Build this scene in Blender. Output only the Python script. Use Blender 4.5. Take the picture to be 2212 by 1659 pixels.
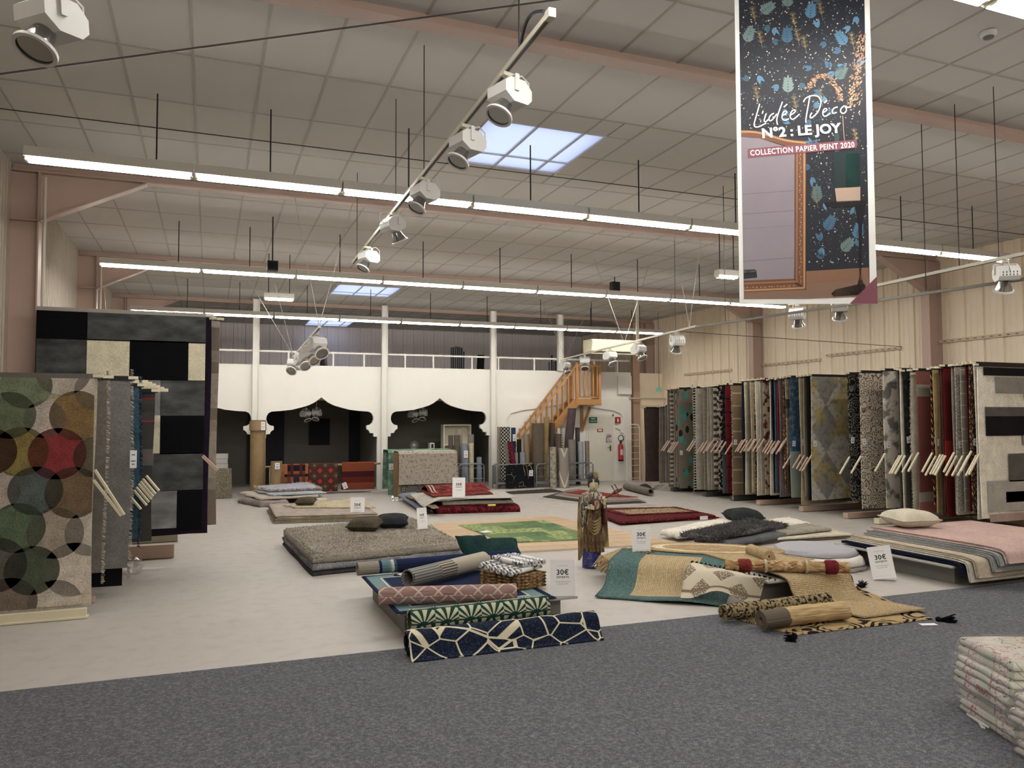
import bpy, bmesh, math, random
import numpy as np
from mathutils import Vector, Matrix
for o in list(bpy.data.objects): bpy.data.objects.remove(o)
SC = bpy.context.scene
COL = SC.collection
random.seed(7); RNG = np.random.default_rng(7)
# ------------------------------------------------------------------ camera
F, CX, CY, H = 1660.0, 1106.0, 829.5, 2.0
def _unit(v): return v/np.linalg.norm(v)
_v1 = _unit(np.array([453-CX, -(908-CY), -F]))
_v2 = np.array([F*F/(CX-453), -(891-CY), -F]); _v2 = _unit(_v2-_v1*(_v1@_v2))
RM = np.array([_v2, _v1, np.cross(_v2, _v1)])
EYE = np.array([0, 0, H])
cam = bpy.data.cameras.new('camera'); cam.sensor_width = 36; cam.lens = 36*F/2212
cam.clip_start = 0.05; cam.clip_end = 200
co = bpy.data.objects.new('camera', cam); COL.objects.link(co)
co.matrix_world = Matrix(np.block([[RM, EYE[:, None]], [np.zeros((1, 3)), np.ones((1, 1))]]).tolist())
SC.camera = co
def ray(x, y): return RM@np.array([(x-CX)/F, -(y-CY)/F, -1.])
def fl(x, y, z=0.0):
    d = ray(x, y); return EYE+d*((z-H)/d[2])
def atY(x, y, Y):
    d = ray(x, y); return EYE+d*(Y/d[1])
def atX(x, y, X):
    d = ray(x, y); return EYE+d*(X/d[0])
def atD(x, y, D): return EYE+ray(x, y)*D
def proj(p):
    v = RM.T@(np.array(p)-EYE)
    return (CX-F*v[0]/v[2], CY+F*v[1]/v[2]) if v[2] < -.05 else (-9999, -9999)
# ------------------------------------------------------------------ world and exposure
W = bpy.data.worlds.new('sky'); SC.world = W; W.use_nodes = True
W.node_tree.nodes['Background'].inputs[0].default_value = (.70, .79, 1, 1)
W.node_tree.nodes['Background'].inputs[1].default_value = 1.7
SC.view_settings.view_transform = 'Standard'; SC.view_settings.look = 'None'
SC.view_settings.exposure = 0.0; SC.view_settings.gamma = 1; SC.view_settings.use_curve_mapping = False
TUBE_POWER = 56.0      # emission of the fluorescent tubes
TUBE_COL = (1, .96, .905, 1)
# ------------------------------------------------------------------ materials
def lin(h):
    if not isinstance(h, str): return tuple(h)[:3]
    c = [int(h[i:i+2], 16)/255 for i in (0, 2, 4)]; c = [x/12.92 if x <= .04045 else ((x+.055)/1.055)**2.4 for x in c]
    l = .3*c[0]+.55*c[1]+.15*c[2]; return tuple(l+(x-l)*.84 for x in c)
class G:
    def __init__(s, name, rough=.8, spec=.3, metal=0):
        s.m = bpy.data.materials.new(name); s.m.use_nodes = True; s.nt = s.m.node_tree
        s.b = s.nt.nodes['Principled BSDF']; s.b.inputs['Roughness'].default_value = rough
        s.b.inputs['Specular IOR Level'].default_value = spec; s.b.inputs['Metallic'].default_value = metal
        s._tc = None
    def set(s, k, v):
        if isinstance(v, bpy.types.NodeSocket): s.nt.links.new(v, k)
        elif isinstance(v, (str, tuple, list)) and k.type == 'RGBA': k.default_value = lin(v)+(1,)
        else: k.default_value = v
    def n(s, t, out=0, props=None, **kw):
        nd = s.nt.nodes.new('ShaderNode'+t)
        for k, v in (props or {}).items(): setattr(nd, k, v)
        for k, v in kw.items():
            k = k.replace('_', ' ')
            s.set(nd.inputs[int(k[1:])] if k[0] == 'i' and k[1:].isdigit() else nd.inputs[k], v)
        return nd.outputs[out]
    def tc(s, w='Object'):
        if s._tc is None: s._tc = s.nt.nodes.new('ShaderNodeTexCoord')
        return s._tc.outputs[w]
    def uv(s, sx=1, sy=1, ox=0, oy=0, rot=0):
        return s.n('Mapping', Vector=s.tc('UV'), Scale=(sx, sy, 1), Location=(ox, oy, 0), Rotation=(0, 0, rot))
    def ob(s, sx=1, sy=1, sz=1): return s.n('Mapping', Vector=s.tc('Object'), Scale=(sx, sy, sz))
    def ma(s, op, a, b=0., c=0.): return s.n('Math', props={'operation': op}, i0=a, i1=b, i2=c)
    def xy(s, v):
        nd = s.nt.nodes.new('ShaderNodeSeparateXYZ'); s.set(nd.inputs[0], v); return nd.outputs
    def vec(s, x, y, z=0.): return s.n('CombineXYZ', i0=x, i1=y, i2=z)
    def mix(s, f, a, b, blend='MIX'):
        nd = s.nt.nodes.new('ShaderNodeMix'); nd.data_type = 'RGBA'; nd.blend_type = blend
        s.set(nd.inputs[0], f); s.set(nd.inputs[6], a); s.set(nd.inputs[7], b); return nd.outputs[2]
    def noise(s, v, sc=5., det=2., out=0): return s.n('TexNoise', out, Vector=v, Scale=sc, Detail=det)
    def vor(s, v, sc=5., feat='F1', out=0, **kw): return s.n('TexVoronoi', out, props=dict(feature=feat, **kw), Vector=v, Scale=sc)
    def step(s, x, lo, hi=None):      # smooth threshold
        return s.n('MapRange', props={'interpolation_type': 'SMOOTHSTEP'}, Value=x, From_Min=lo, From_Max=hi if hi is not None else lo+.02)
    def ramp(s, f, stops, interp='LINEAR'):
        nd = s.nt.nodes.new('ShaderNodeValToRGB'); r = nd.color_ramp; r.interpolation = interp
        while len(r.elements) < len(stops): r.elements.new(.5)
        for e, (p, c) in zip(r.elements, stops): e.position = p; e.color = lin(c)+(1,)
        s.set(nd.inputs[0], f); return nd.outputs[0]
    def col(s, c): s.set(s.b.inputs['Base Color'], c); return s
    def bump(s, h, st=.3, d=.01):
        s.set(s.b.inputs['Normal'], s.n('Bump', Strength=st, Distance=d, Height=h)); return s
_C = {}
def plain(h, rough=.6, spec=.3, metal=0, var=.06, sc=3):
    k = ('p', h, rough, metal, var, sc)
    if k not in _C:
        g = G('paint_'+str(h), rough, spec, metal); c = lin(h)
        g.col(g.mix(g.noise(g.tc(), sc, 4), [x*(1-var) for x in c], [min(1, x*(1+var)) for x in c])); _C[k] = g.m
    return _C[k]
def fab(h, var=.22, sc=45, bump=.5, fine=300):
    """woven or tufted textile of one colour"""
    k = ('f', h, var, sc, bump, fine)
    if k not in _C:
        g = G('textile_'+str(h), .95, .08); c = lin(h)
        n1 = g.noise(g.tc(), sc, 3); n2 = g.noise(g.tc(), sc*.12, 2)
        f = g.ma('ADD', g.ma('MULTIPLY', n1, .6), g.ma('MULTIPLY', n2, .4))
        g.col(g.mix(g.step(f, .3, .7), [x*(1-var) for x in c], [min(1, x*(1+var)) for x in c]))
        g.bump(g.noise(g.tc(), fine, 2), bump, .004); _C[k] = g.m
    return _C[k]
def pat(kind, a, b, c=None, sc=1.0):
    """rug design on UV coordinates in metres"""
    k = ('t', kind, a, b, c, sc)
    if k in _C: return _C[k]
    g = G('rug_'+kind, .95, .08); uv = g.uv(); c = c or b
    x, y, _ = g.xy(uv)
    wob = g.noise(uv, 7*sc, 3)
    if kind == 'stripes':
        f = g.step(g.ma('FRACT', g.ma('MULTIPLY', y, sc)), .88, .9); col = g.mix(f, a, b)
    elif kind == 'bars':
        f = g.step(g.ma('SINE', g.ma('MULTIPLY', y, 40*sc)), 0., .15); f2 = g.step(g.ma('SINE', g.ma('MULTIPLY', x, 25*sc)), -.5, -.3)
        col = g.mix(g.ma('MULTIPLY', f, f2), a, b)
    elif kind == 'blotch':
        f = g.step(g.noise(uv, 4*sc, 6), .47, .57); col = g.mix(f, a, b)
        col = g.mix(g.step(g.noise(uv, 2.2*sc, 3), .55, .75), col, c)
    elif kind == 'damask':
        v = g.vor(uv, 4.5*sc, 'F1'); w = g.ma('SINE', g.ma('MULTIPLY', v, 24)); w2 = g.ma('SINE', g.ma('MULTIPLY', g.vor(uv, 9*sc, 'F1'), 16))
        f = g.step(g.ma('ADD', w, g.ma('MULTIPLY', w2, .7)), .2, .5); col = g.mix(f, a, b)
    elif kind == 'lattice':
        p = g.ma('PINGPONG', g.ma('MULTIPLY', g.ma('ADD', x, y), 6*sc), .5); q = g.ma('PINGPONG', g.ma('MULTIPLY', g.ma('SUBTRACT', x, y), 6*sc), .5)
        f = g.step(g.ma('MINIMUM', p, q), .12, .16); col = g.mix(f, b, a)
        d = g.ma('MAXIMUM', p, q); col = g.mix(g.step(d, .42, .45), col, c)
    elif kind == 'leaf':
        v = g.vor(g.uv(1, .6, rot=.6), 7*sc, 'F1', 1); d = g.vor(g.uv(1, .6, rot=.6), 7*sc, 'F1', 0)
        hue = g.xy(v)[0]; f = g.ma('MULTIPLY', g.ma('SUBTRACT', 1., g.step(d, .42, .5)), g.step(hue, .25, .27))
        col = g.mix(f, a, g.mix(g.step(hue, .72, .74), b, c))
    elif kind == 'patch':
        u2 = g.vec(g.ma('FLOOR', g.ma('MULTIPLY', x, 4*sc)), g.ma('FLOOR', g.ma('MULTIPLY', y, 3*sc)))
        wn = g.n('TexWhiteNoise', 0, Vector=u2); col = g.ramp(wn, [(0, a), (.34, b), (.67, c)], 'CONSTANT')
        col = g.mix(g.ma('MULTIPLY', g.step(g.noise(uv, 9, 4), .5, .6), .35), col, b)
    elif kind == 'border':                   # oriental: narrow figured bands
        f = g.step(g.ma('SINE', g.ma('ADD', g.ma('MULTIPLY', y, 60*sc), g.ma('MULTIPLY', g.ma('SINE', g.ma('MULTIPLY', x, 90)), 2.))), 0, .3)
        v = g.vor(uv, 26*sc, 'F1', 1); col = g.mix(f, a, g.mix(g.step(g.xy(v)[0], .5, .52), b, c))
    elif kind == 'shade':                    # wide colour bands
        f = g.ma('FRACT', g.ma('MULTIPLY', y, sc)); col = g.ramp(f, [(0, a), (.3, b), (.55, c), (.8, a)], 'CONSTANT')
    else: col = g.mix(wob, a, b)
    g.col(g.mix(g.ma('MULTIPLY', g.noise(g.tc(), 60, 3), .35), col, '1a1815'))
    g.bump(g.noise(g.tc(), 260, 2), .5, .004); _C[k] = g.m
    return g.m
# ------------------------------------------------------------------ mesh helpers
class B:
    """collects shapes for ONE mesh object"""
    def __init__(s): s.v = []; s.f = []; s.mi = []; s.uvs = None; s.cur = 0
    def add(s, vs, fs):
        k = len(s.v); s.v += [tuple(map(float, p)) for p in vs]
        s.f += [tuple(i+k for i in f) for f in fs]; s.mi += [s.cur]*len(fs); return s
    def box(s, a, b):
        x0, y0, z0 = a; x1, y1, z1 = b
        return s.add([(x, y, z) for x in (x0, x1) for y in (y0, y1) for z in (z0, z1)],
            [(0, 1, 3, 2), (4, 6, 7, 5), (0, 4, 5, 1), (2, 3, 7, 6), (0, 2, 6, 4), (1, 5, 7, 3)])
    def bar(s, p, q, w, h=None, upv=(0, 0, 1)):
        """rectangular bar from p to q, w wide, h high"""
        h = h or w; p = np.array(p, float); q = np.array(q, float); d = _unit(q-p); u = np.array(upv, float)
        if abs(d@u) > .98: u = np.array([0, 1., 0])
        r = _unit(np.cross(d, u)); u = np.cross(r, d)
        vs = [c+r*i*w/2+u*j*h/2 for c in (p, q) for i in (-1, 1) for j in (-1, 1)]
        return s.add(vs, [(0, 1, 3, 2), (4, 6, 7, 5), (0, 4, 5, 1), (2, 3, 7, 6), (0, 2, 6, 4), (1, 5, 7, 3)])
    def tube(s, path, r, n=8, cap=True):
        P = [np.array(p, float) for p in path]; m = len(P); rs = r if hasattr(r, '__len__') else [r]*m
        vs = []; last = None
        for i in range(m):
            d = _unit(P[min(i+1, m-1)]-P[max(i-1, 0)])
            if last is None: u = np.array([0, 0, 1.]) if abs(d[2]) < .9 else np.array([1., 0, 0])
            else: u = last
            a = _unit(np.cross(d, u)); u = np.cross(a, d); last = u
            for k in range(n):
                t = 2*math.pi*k/n; vs.append(P[i]+(a*math.cos(t)+u*math.sin(t))*rs[i])
        fs = [(i*n+k, i*n+(k+1) % n, (i+1)*n+(k+1) % n, (i+1)*n+k) for i in range(m-1) for k in range(n)]
        if cap: fs += [tuple(range(n))[::-1], tuple((m-1)*n+k for k in range(n))]
        return s.add(vs, fs)
    def prism(s, outline, fmap, t0, t1):
        """2-D outline extruded: fmap(a, b, t) -> xyz"""
        n = len(outline); vs = [fmap(a, b, t) for t in (t0, t1) for a, b in outline]
        from mathutils.geometry import tessellate_polygon
        tri = tessellate_polygon([[Vector((a, b, 0)) for a, b in outline]])
        fs = [tuple(t) for t in tri]+[tuple(i+n for i in t[::-1]) for t in tri]
        fs += [(i, (i+1) % n, n+(i+1) % n, n+i) for i in range(n)]
        return s.add(vs, fs)
    def rings(s, rs, cap=True):
        """loft over rings (each an n x 3 array)"""
        n = len(rs[0]); vs = [p for r in rs for p in r]
        fs = [(i*n+k, i*n+(k+1) % n, (i+1)*n+(k+1) % n, (i+1)*n+k) for i in range(len(rs)-1) for k in range(n)]
        if cap: fs += [tuple(range(n))[::-1], tuple((len(rs)-1)*n+k for k in range(n))]
        return s.add(vs, fs)
    def ell(s, c, r, nu=12, nv=8, rot=None):
        c = np.array(c, float); R = np.array(rot) if rot is not None else np.eye(3)
        vs = [c+R@(np.array(r)*np.array([math.cos(a)*math.cos(b), math.sin(a)*math.cos(b), math.sin(b)]))
              for b in np.linspace(-math.pi/2, math.pi/2, nv+1)[1:-1] for a in np.arange(nu)*2*math.pi/nu]
        k = nv-1; vs += [c+R@np.array([0, 0, -r[2]]), c+R@np.array([0, 0, r[2]])]
        fs = [(i*nu+j, i*nu+(j+1) % nu, (i+1)*nu+(j+1) % nu, (i+1)*nu+j) for i in range(k-1) for j in range(nu)]
        fs += [(k*nu, (j+1) % nu, j) for j in range(nu)]+[(k*nu+1, (k-1)*nu+j, (k-1)*nu+(j+1) % nu) for j in range(nu)]
        return s.add(vs, fs)
    def build(s, name, mat, parent=None, smooth=False, **kw): return mk(name, s.v, s.f, mat, parent, smooth, mi=s.mi, **kw)
def mk(name, v, f, mat, parent=None, smooth=False, uv=None, mi=None, label=None, cat=None, group=None, kind=None, fix=True):
    V = np.array(v, float).reshape(-1, 3)
    o0 = np.array([V[:, 0].min()+V[:, 0].max(), V[:, 1].min()+V[:, 1].max(), 2*V[:, 2].min()])/2
    me = bpy.data.meshes.new(name); me.from_pydata((V-o0).tolist(), [], f)
    for m in (mat if isinstance(mat, (list, tuple)) else [mat]): me.materials.append(m)
    if mi is not None and any(mi): me.polygons.foreach_set('material_index', mi)
    if uv is not None:
        l = me.uv_layers.new(name='UVMap'); vi = np.empty(len(me.loops), int); me.loops.foreach_get('vertex_index', vi)
        l.data.foreach_set('uv', np.asarray(uv, float)[vi].ravel())
    if fix:
        bm = bmesh.new(); bm.from_mesh(me); bmesh.ops.recalc_face_normals(bm, faces=bm.faces); bm.to_mesh(me); bm.free()
    if smooth:
        me.polygons.foreach_set('use_smooth', [True]*len(me.polygons))
        if smooth != 'all': me.set_sharp_from_angle(angle=math.radians(40 if smooth is True else smooth))
    o = bpy.data.objects.new(name, me); COL.objects.link(o); o.location = o0
    if parent is not None: adopt(o, parent)
    return tag(o, label, cat, group, kind)
WM = {}
def adopt(o, parent):
    o.parent = parent; o.matrix_parent_inverse = WM.get(parent.name, Matrix.Translation(parent.location) @ parent.rotation_euler.to_matrix().to_4x4()).inverted() if parent.parent is None else (world_of(parent)).inverted()
def world_of(o):
    m = Matrix.Translation(o.location) @ o.rotation_euler.to_matrix().to_4x4()
    if o.parent: m = world_of(o.parent) @ o.matrix_parent_inverse @ m
    return m
def tag(o, label=None, cat=None, group=None, kind=None):
    for k, x in (('label', label), ('category', cat), ('group', group), ('kind', kind)):
        if x: o[k] = x
    return o
def thing(name, label, cat, loc=(0, 0, 0), group=None):
    o = bpy.data.objects.new(name, None); COL.objects.link(o); o.location = [float(c) for c in loc]; o.empty_display_size = .1
    return tag(o, label, cat, group)
def dup(root, loc, rotz=0, label=None, group=None, rot=None):
    def cp(o, par):
        c = o.copy(); COL.objects.link(c)
        if par is not None: c.parent = par
        for ch in o.children: cp(ch, c)
        return c
    r = cp(root, None); r.location = [float(c) for c in loc]; r.rotation_euler = rot if rot else (0, 0, rotz)
    return tag(r, label, None, group)
def struct(name, b, mat, parent=None, smooth=False): return b.build(name, mat, parent, smooth, kind=None if parent else 'structure')
def sheet(name, P, th, mat, parent=None, uv=None, uvs=(1, 1), two=None, **kw):
    """cloth of thickness th over a grid of points; uv in metres when not given"""
    P = np.array(P, float); a, b = P.shape[:2]
    du = np.gradient(P, axis=0); dv = np.gradient(P, axis=1)
    N = np.cross(du, dv); N /= np.linalg.norm(N, axis=2, keepdims=True)+1e-9
    if uv is None:
        lu = np.concatenate([[0], np.cumsum(np.linalg.norm(np.diff(P[:, b//2], axis=0), axis=1))])
        lv = np.concatenate([[0], np.cumsum(np.linalg.norm(np.diff(P[a//2], axis=0), axis=1))])
        uv = np.stack(np.meshgrid(lu*uvs[0], lv*uvs[1], indexing='ij'), 2)
    V = np.concatenate([(P+N*th/2).reshape(-1, 3), (P-N*th/2).reshape(-1, 3)]); U = np.concatenate([uv.reshape(-1, 2)]*2)
    n = a*b; I = np.arange(n).reshape(a, b); f = []; mi = []
    for i in range(a-1):
        for j in range(b-1):
            q = (I[i, j], I[i+1, j], I[i+1, j+1], I[i, j+1]); f.append(tuple(map(int, q))); mi.append(0)
            f.append(tuple(int(k)+n for k in q[::-1])); mi.append(1 if two else 0)
    e = list(I[:, 0])+list(I[-1, 1:])+list(I[::-1, -1][1:])+list(I[0, ::-1][1:-1])
    for k in range(len(e)):
        p, q = int(e[k]), int(e[(k+1) % len(e)]); f.append((p, q, q+n, p+n)); mi.append(1 if two else 0)
    return mk(name, V, f, [mat, two] if two else mat, parent, kw.pop('smooth', 30), uv=U, mi=mi, fix=False, **kw)
# ================================================================== THE HALL
XL, XR, YB, YF, ZC = -2.5, 14.2, 28.3, -7.0, 5.38
MY = 22.0                                     # front of the mezzanine
def m_floor():
    g = G('worn_concrete', .55, .35); v = g.tc(); n1 = g.noise(v, .55, 5); n2 = g.noise(v, 6, 5); n3 = g.noise(g.ob(1, .35, 1), 1.7, 4)
    c = g.mix(n1, 'a09a91', 'b0aaa1'); c = g.mix(g.ma('MULTIPLY', g.step(n2, .5, .75), .45), c, '9c968b')
    c = g.mix(g.ma('MULTIPLY', g.step(n3, .58, .75), .2), c, '8f897e')
    d = g.vor(g.ob(.9, .55, 1), .8, 'F1'); c = g.mix(g.ma('MULTIPLY', g.ma('SUBTRACT', 1., g.step(d, .03, .05)), .6), c, '6f6a63')
    g.col(c); g.set(g.b.inputs['Roughness'], g.ma('ADD', .42, g.ma('MULTIPLY', n2, .3))); g.bump(n2, .08, .01); return g.m
def m_carpet():
    g = G('needle_felt_carpet', .95, .05); v = g.tc(); n = g.noise(v, 130, 3); n2 = g.noise(v, 38, 3)
    f = g.ma('ADD', g.ma('MULTIPLY', n, .6), g.ma('MULTIPLY', n2, .4))
    g.col(g.ramp(f, [(.3, '3a3b3f'), (.5, '57585d'), (.68, '85868b')])); g.bump(n, .8, .006); return g.m
struct('floor', B().box((XL-.3, YF-.3, -.15), (XR+.3, YB+.3, 0)), m_floor())
cf = B(); a, b = fl(0, 1497), fl(2212, 1257)
sl = (b[1]-a[1])/(b[0]-a[0]); yl = lambda x: a[1]+sl*(x-a[0])
cf.add([(XL, YF, .001), (XR, YF, .001), (XR, yl(XR), .001), (XL, yl(XL), .001), (XL, YF, .009), (XR, YF, .009), (XR, yl(XR), .009), (XL, yl(XL), .009)],
       [(0, 1, 2, 3), (4, 5, 6, 7), (0, 1, 5, 4), (1, 2, 6, 5), (2, 3, 7, 6), (3, 0, 4, 7)])
struct('floor_carpet', cf, m_carpet())
# ------------------------------------------------------------------ ceiling of lay-in tiles
SKY = [(2.87, 4.38, 8.02, 9.50), (2.95, 4.55, 19.3, 20.9), (3.1, 4.6, 26.6, 28.1)]
def rects_minus(x0, x1, y0, y1, holes):
    xs = sorted({x0, x1, *[h[0] for h in holes], *[h[1] for h in holes]}); ys = sorted({y0, y1, *[h[2] for h in holes], *[h[3] for h in holes]})
    for i in range(len(xs)-1):
        for j in range(len(ys)-1):
            cx, cy = (xs[i]+xs[i+1])/2, (ys[j]+ys[j+1])/2
            if not any(h[0] < cx < h[1] and h[2] < cy < h[3] for h in holes): yield xs[i], xs[i+1], ys[j], ys[j+1]
cb = B()
for x0, x1, y0, y1 in rects_minus(XL-.3, XR+.3, YF-.3, YB+.3, SKY): cb.box((x0, y0, ZC+.02), (x1, y1, ZC+.14))
ceil = struct('ceiling', cb, plain('8e887f', .9))
TX0, TDX, TY0, TDY = -.19, .612, 7.57, 1.2
g = G('mineral_tile', .95, .05); n = g.noise(g.tc(), 1.2, 3); g.col(g.mix(n, 'ccc9c4', 'd5d2cd')); g.bump(g.noise(g.tc(), 90, 2), .15, .004); M_TILE = g.m
M_TBAR = plain('b0a99f', .6)
tiles = []
for i in range(-4, 24):
    for j in range(-13, 19):
        x0, x1, y0, y1 = TX0+i*TDX, TX0+(i+1)*TDX, TY0+j*TDY, TY0+(j+1)*TDY
        x0, x1, y0, y1 = max(x0, XL), min(x1, XR), max(y0, YF), min(y1, YB)
        if x1-x0 < .05 or y1-y0 < .05: continue
        for r in rects_minus(x0, x1, y0, y1, [h for h in SKY if h[0] < x1 and h[1] > x0 and h[2] < y1 and h[3] > y0]):
            r = (max(r[0], x0), min(r[1], x1), max(r[2], y0), min(r[3], y1))
            if r[1]-r[0] < .05 or r[3]-r[2] < .05: continue
            q = [proj((x, y, ZC)) for x, y in ((r[0], r[2]), (r[1], r[2]), (r[1], r[3]), (r[0], r[3]))]
            inv = any(0 < a < 2212 and 0 < b < 1659 for a, b in q)
            ar = abs(sum(q[k][0]*q[(k+1) % 4][1]-q[(k+1) % 4][0]*q[k][1] for k in range(4)))/2 if inv else 0
            tiles.append((ar, r))
tiles.sort(key=lambda t: -t[0])
proto = {}; rest = B()
for k, (ar, r) in enumerate(tiles):
    x0, x1, y0, y1 = r; e = .010
    if k < 300 and ar > 0:
        key = (round(x1-x0, 3), round(y1-y0, 3))
        if key not in proto:
            o = B().box((x0+e, y0+e, ZC), (x1-e, y1-e, ZC+.018)).build('ceiling_tile', M_TILE, ceil); proto[key] = (o, r)
        else:
            p, pr = proto[key]; o = p.copy(); COL.objects.link(o)
            o.location = Vector(p.location)+Vector((x0-pr[0], y0-pr[2], 0))
    else: rest.box((x0+e, y0+e, ZC), (x1-e, y1-e, ZC+.018))
rest.build('ceiling_tile_field', M_TILE, ceil, kind='stuff')
tb = B()
for i in range(-4, 25):
    x = TX0+i*TDX
    if XL < x < XR:
        segs = [(YF, YB)]
        for h in SKY:
            if h[0] < x < h[1]: segs = [q for a0, a1 in segs for q in (((a0, h[2]), (h[3], a1)) if a0 < h[2] < a1 else ((a0, a1),))]
        for a0, a1 in segs: tb.box((x-.012, a0, ZC-.006), (x+.012, a1, ZC+.01))
for j in range(-13, 19):
    y = TY0+j*TDY
    if YF < y < YB:
        hs = [h for h in SKY if h[2] < y < h[3]]
        for a0, a1 in ([(XL, hs[0][0]), (hs[0][1], XR)] if hs else [(XL, XR)]): tb.box((a0, y-.012, ZC-.005), (a1, y+.012, ZC+.01))
tb.build('ceiling_grid', M_TBAR, ceil)
# skylights: translucent ribbed panes in white bars, lit by the sky above
g = G('ribbed_glazing', .3, .3); t = g.n('BsdfTranslucent', Color='f4f6ff'); rib = g.ma('SINE', g.ma('MULTIPLY', g.xy(g.tc())[1], 260.))
g.set(t.node.inputs['Normal'], g.n('Bump', Strength=.25, Distance=.01, Height=rib))
mx = g.n('MixShader', i0=.12, i1=t, i2=g.b.outputs[0]); g.b.inputs['Base Color'].default_value = (.7, .75, .85, 1)
g.nt.links.new(mx, g.nt.nodes['Material Output'].inputs[0]); M_SKY = g.m
for k, (x0, x1, y0, y1) in enumerate(SKY):
    fr = B(); wx = [x0, x0+.62, x0+1.22, x1]; wy = [y0, y1-.42, y1]
    for x in wx: fr.box((x-.014, y0, ZC-.004), (x+.014, y1, ZC+.03))
    for y in wy: fr.box((x0, y-.014, ZC-.003), (x1, y+.014, ZC+.03))
    w = struct('window_%d' % (k+1), fr, plain('c9ccd6', .5))
    for i in range(3):
        for j in range(2): B().box((wx[i]+.014, wy[j]+.014, ZC+.012), (wx[i+1]-.014, wy[j+1]-.014, ZC+.016)).build('pane', M_SKY, w)
# ------------------------------------------------------------------ clad walls
def m_clad(c1, c2, name):
    g = G(name, .5, .35); n = g.noise(g.ob(3, 3, .25), 2.2, 4); c = g.mix(n, c1, c2)
    g.col(g.mix(g.ma('MULTIPLY', g.step(g.noise(g.ob(1, 1, .4), 1.3, 3), .55, .8), .3), c, '9b8a74')); return g.m
M_WALLR = m_clad('e6d3b4', 'eedcbf', 'cream_cladding'); M_WALLB = m_clad('ddd3d2', 'e8dfdd', 'mauve_cladding'); M_WALLL = m_clad('a79a88', 'bdb09b', 'ribbed_cladding')
def clad(name, base, horiz, a0, a1, z1, pos, inward, mat, w=.4, view=None, prof=None):
    """wall with every visible cladding tray as its own piece; the trays run up the wall"""
    wall = struct(name, base, mat)
    prof = prof or [(0, 0), (.022, .0), (.035, .035), (.14, .035), (.15, .028), (.165, .028), (.175, .035), (.27, .035), (.28, .028), (.295, .028), (.305, .035), (w-.04, .035), (w-.027, 0), (w, 0)]
    pr = None; far = B()
    for k in range(int((a1-a0)/w)):
        s0 = a0+k*w
        pts = [(s0+d, h) for d, h in prof]
        f = (lambda u, h, z: (pos+inward*(h+.002), u, z)) if not horiz else (lambda u, h, z: (u, pos+inward*(h+.002), z))
        vs = [f(u, h, z) for z in (0, z1) for u, h in pts]; n = len(pts)
        fs = [(i, i+1, n+i+1, n+i) for i in range(n-1)]
        c = proj(f(s0+w/2, 0, 2.5)); inv = -200 < c[0] < 2420 if view else False
        if inv:
            if pr is None: pr = (mk('cladding_panel', vs, fs, mat, wall, fix=False), s0)
            else:
                o = pr[0].copy(); COL.objects.link(o); d = s0-pr[1]
                o.location = Vector(pr[0].location)+(Vector((d, 0, 0)) if horiz else Vector((0, d, 0)))
        else: far.add(vs, fs)
    if far.v: mk('cladding_field', far.v, far.f, mat, wall, fix=False, kind='stuff')
    return wall
clad('wall_right', B().box((XR, YF, 0), (XR+.25, YB, ZC+.1)), False, YF, YB, ZC, XR, -1, M_WALLR, view=True)
rp = []
for k in range(3): rp += [(k*.133+d, h) for d, h in ((0, 0), (.03, 0), (.05, .04), (.1, .04), (.12, 0))]
clad('wall_left', B().box((XL-.25, YF, 0), (XL, YB, ZC+.1)), False, YF, YB, ZC, XL, 1, M_WALLL, view=True, prof=rp+[(.4, 0)])
clad('wall_back', B().box((XL-.25, YB, 0), (XR+.25, YB+.25, ZC+.1)), True, XL, XR, ZC, YB, -1, M_WALLB, view=True)
struct('wall_front', B().box((XL-.25, YF-.25, 0), (XR+.25, YF, ZC+.1)), M_WALLR)
# ------------------------------------------------------------------ steel portal frames
M_STEEL = plain('b89b8b', .5); M_STEEL2 = plain('b0937f', .5)
def ibeam(b, p, q, h, w, t=.02):
    """I section between p and q; h is measured across (in the frame plane), w along Y"""
    p = np.array(p, float); q = np.array(q, float); d = _unit(q-p); n = np.array([d[2], 0, -d[0]])
    y = np.array([0, 1, 0]); L = lambda c: [c+n*a*h/2 for a in (-1, 1)]
    for s in (-1, 1): b.bar(p+n*s*(h/2-t/2), q+n*s*(h/2-t/2), w, t, upv=n)
    b.bar(p, q, t*1.5, h-2*t, upv=n)
for k, y in enumerate((.55, 6.1, 11.65, 17.2, 22.75)):
    b = B(); ibeam(b, (XL+.05, y, ZC-.02), (XR-.05, y, ZC-.02), .17, .17)
    t = struct('trim_%d' % (k+1), b, M_STEEL)
    for s, xw in ((1, XL), (-1, XR)):
        b = B(); ibeam(b, (xw+s*.2, y, 0), (xw+s*.2, y, ZC-.11), .36, .2); b.build('column', M_STEEL, t)
        b = B(); xa = xw+s*.40; zz = ZC-.11                     # haunch: deepening plate under the beam
        pts = [(xa, zz), (xa+s*1.25, zz), (xa, zz-.62)]
        b.add([(x, y+d, z) for d in (-.012, .012) for x, z in pts], [(0, 1, 2), (5, 4, 3), (0, 1, 4, 3), (1, 2, 5, 4), (2, 0, 3, 5)])
        b.bar((xa, y, zz-.62), (xa+s*1.25, y, zz), .17, .02, upv=(1, 0, 0)); b.build('haunch', M_STEEL, t)
        b = B(); b.box((min(xw+s*.02, xw+s*.4), y-.1, ZC-.76), (max(xw+s*.02, xw+s*.4), y+.1, ZC-.74)); b.build('stiffener', M_STEEL, t)
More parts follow.
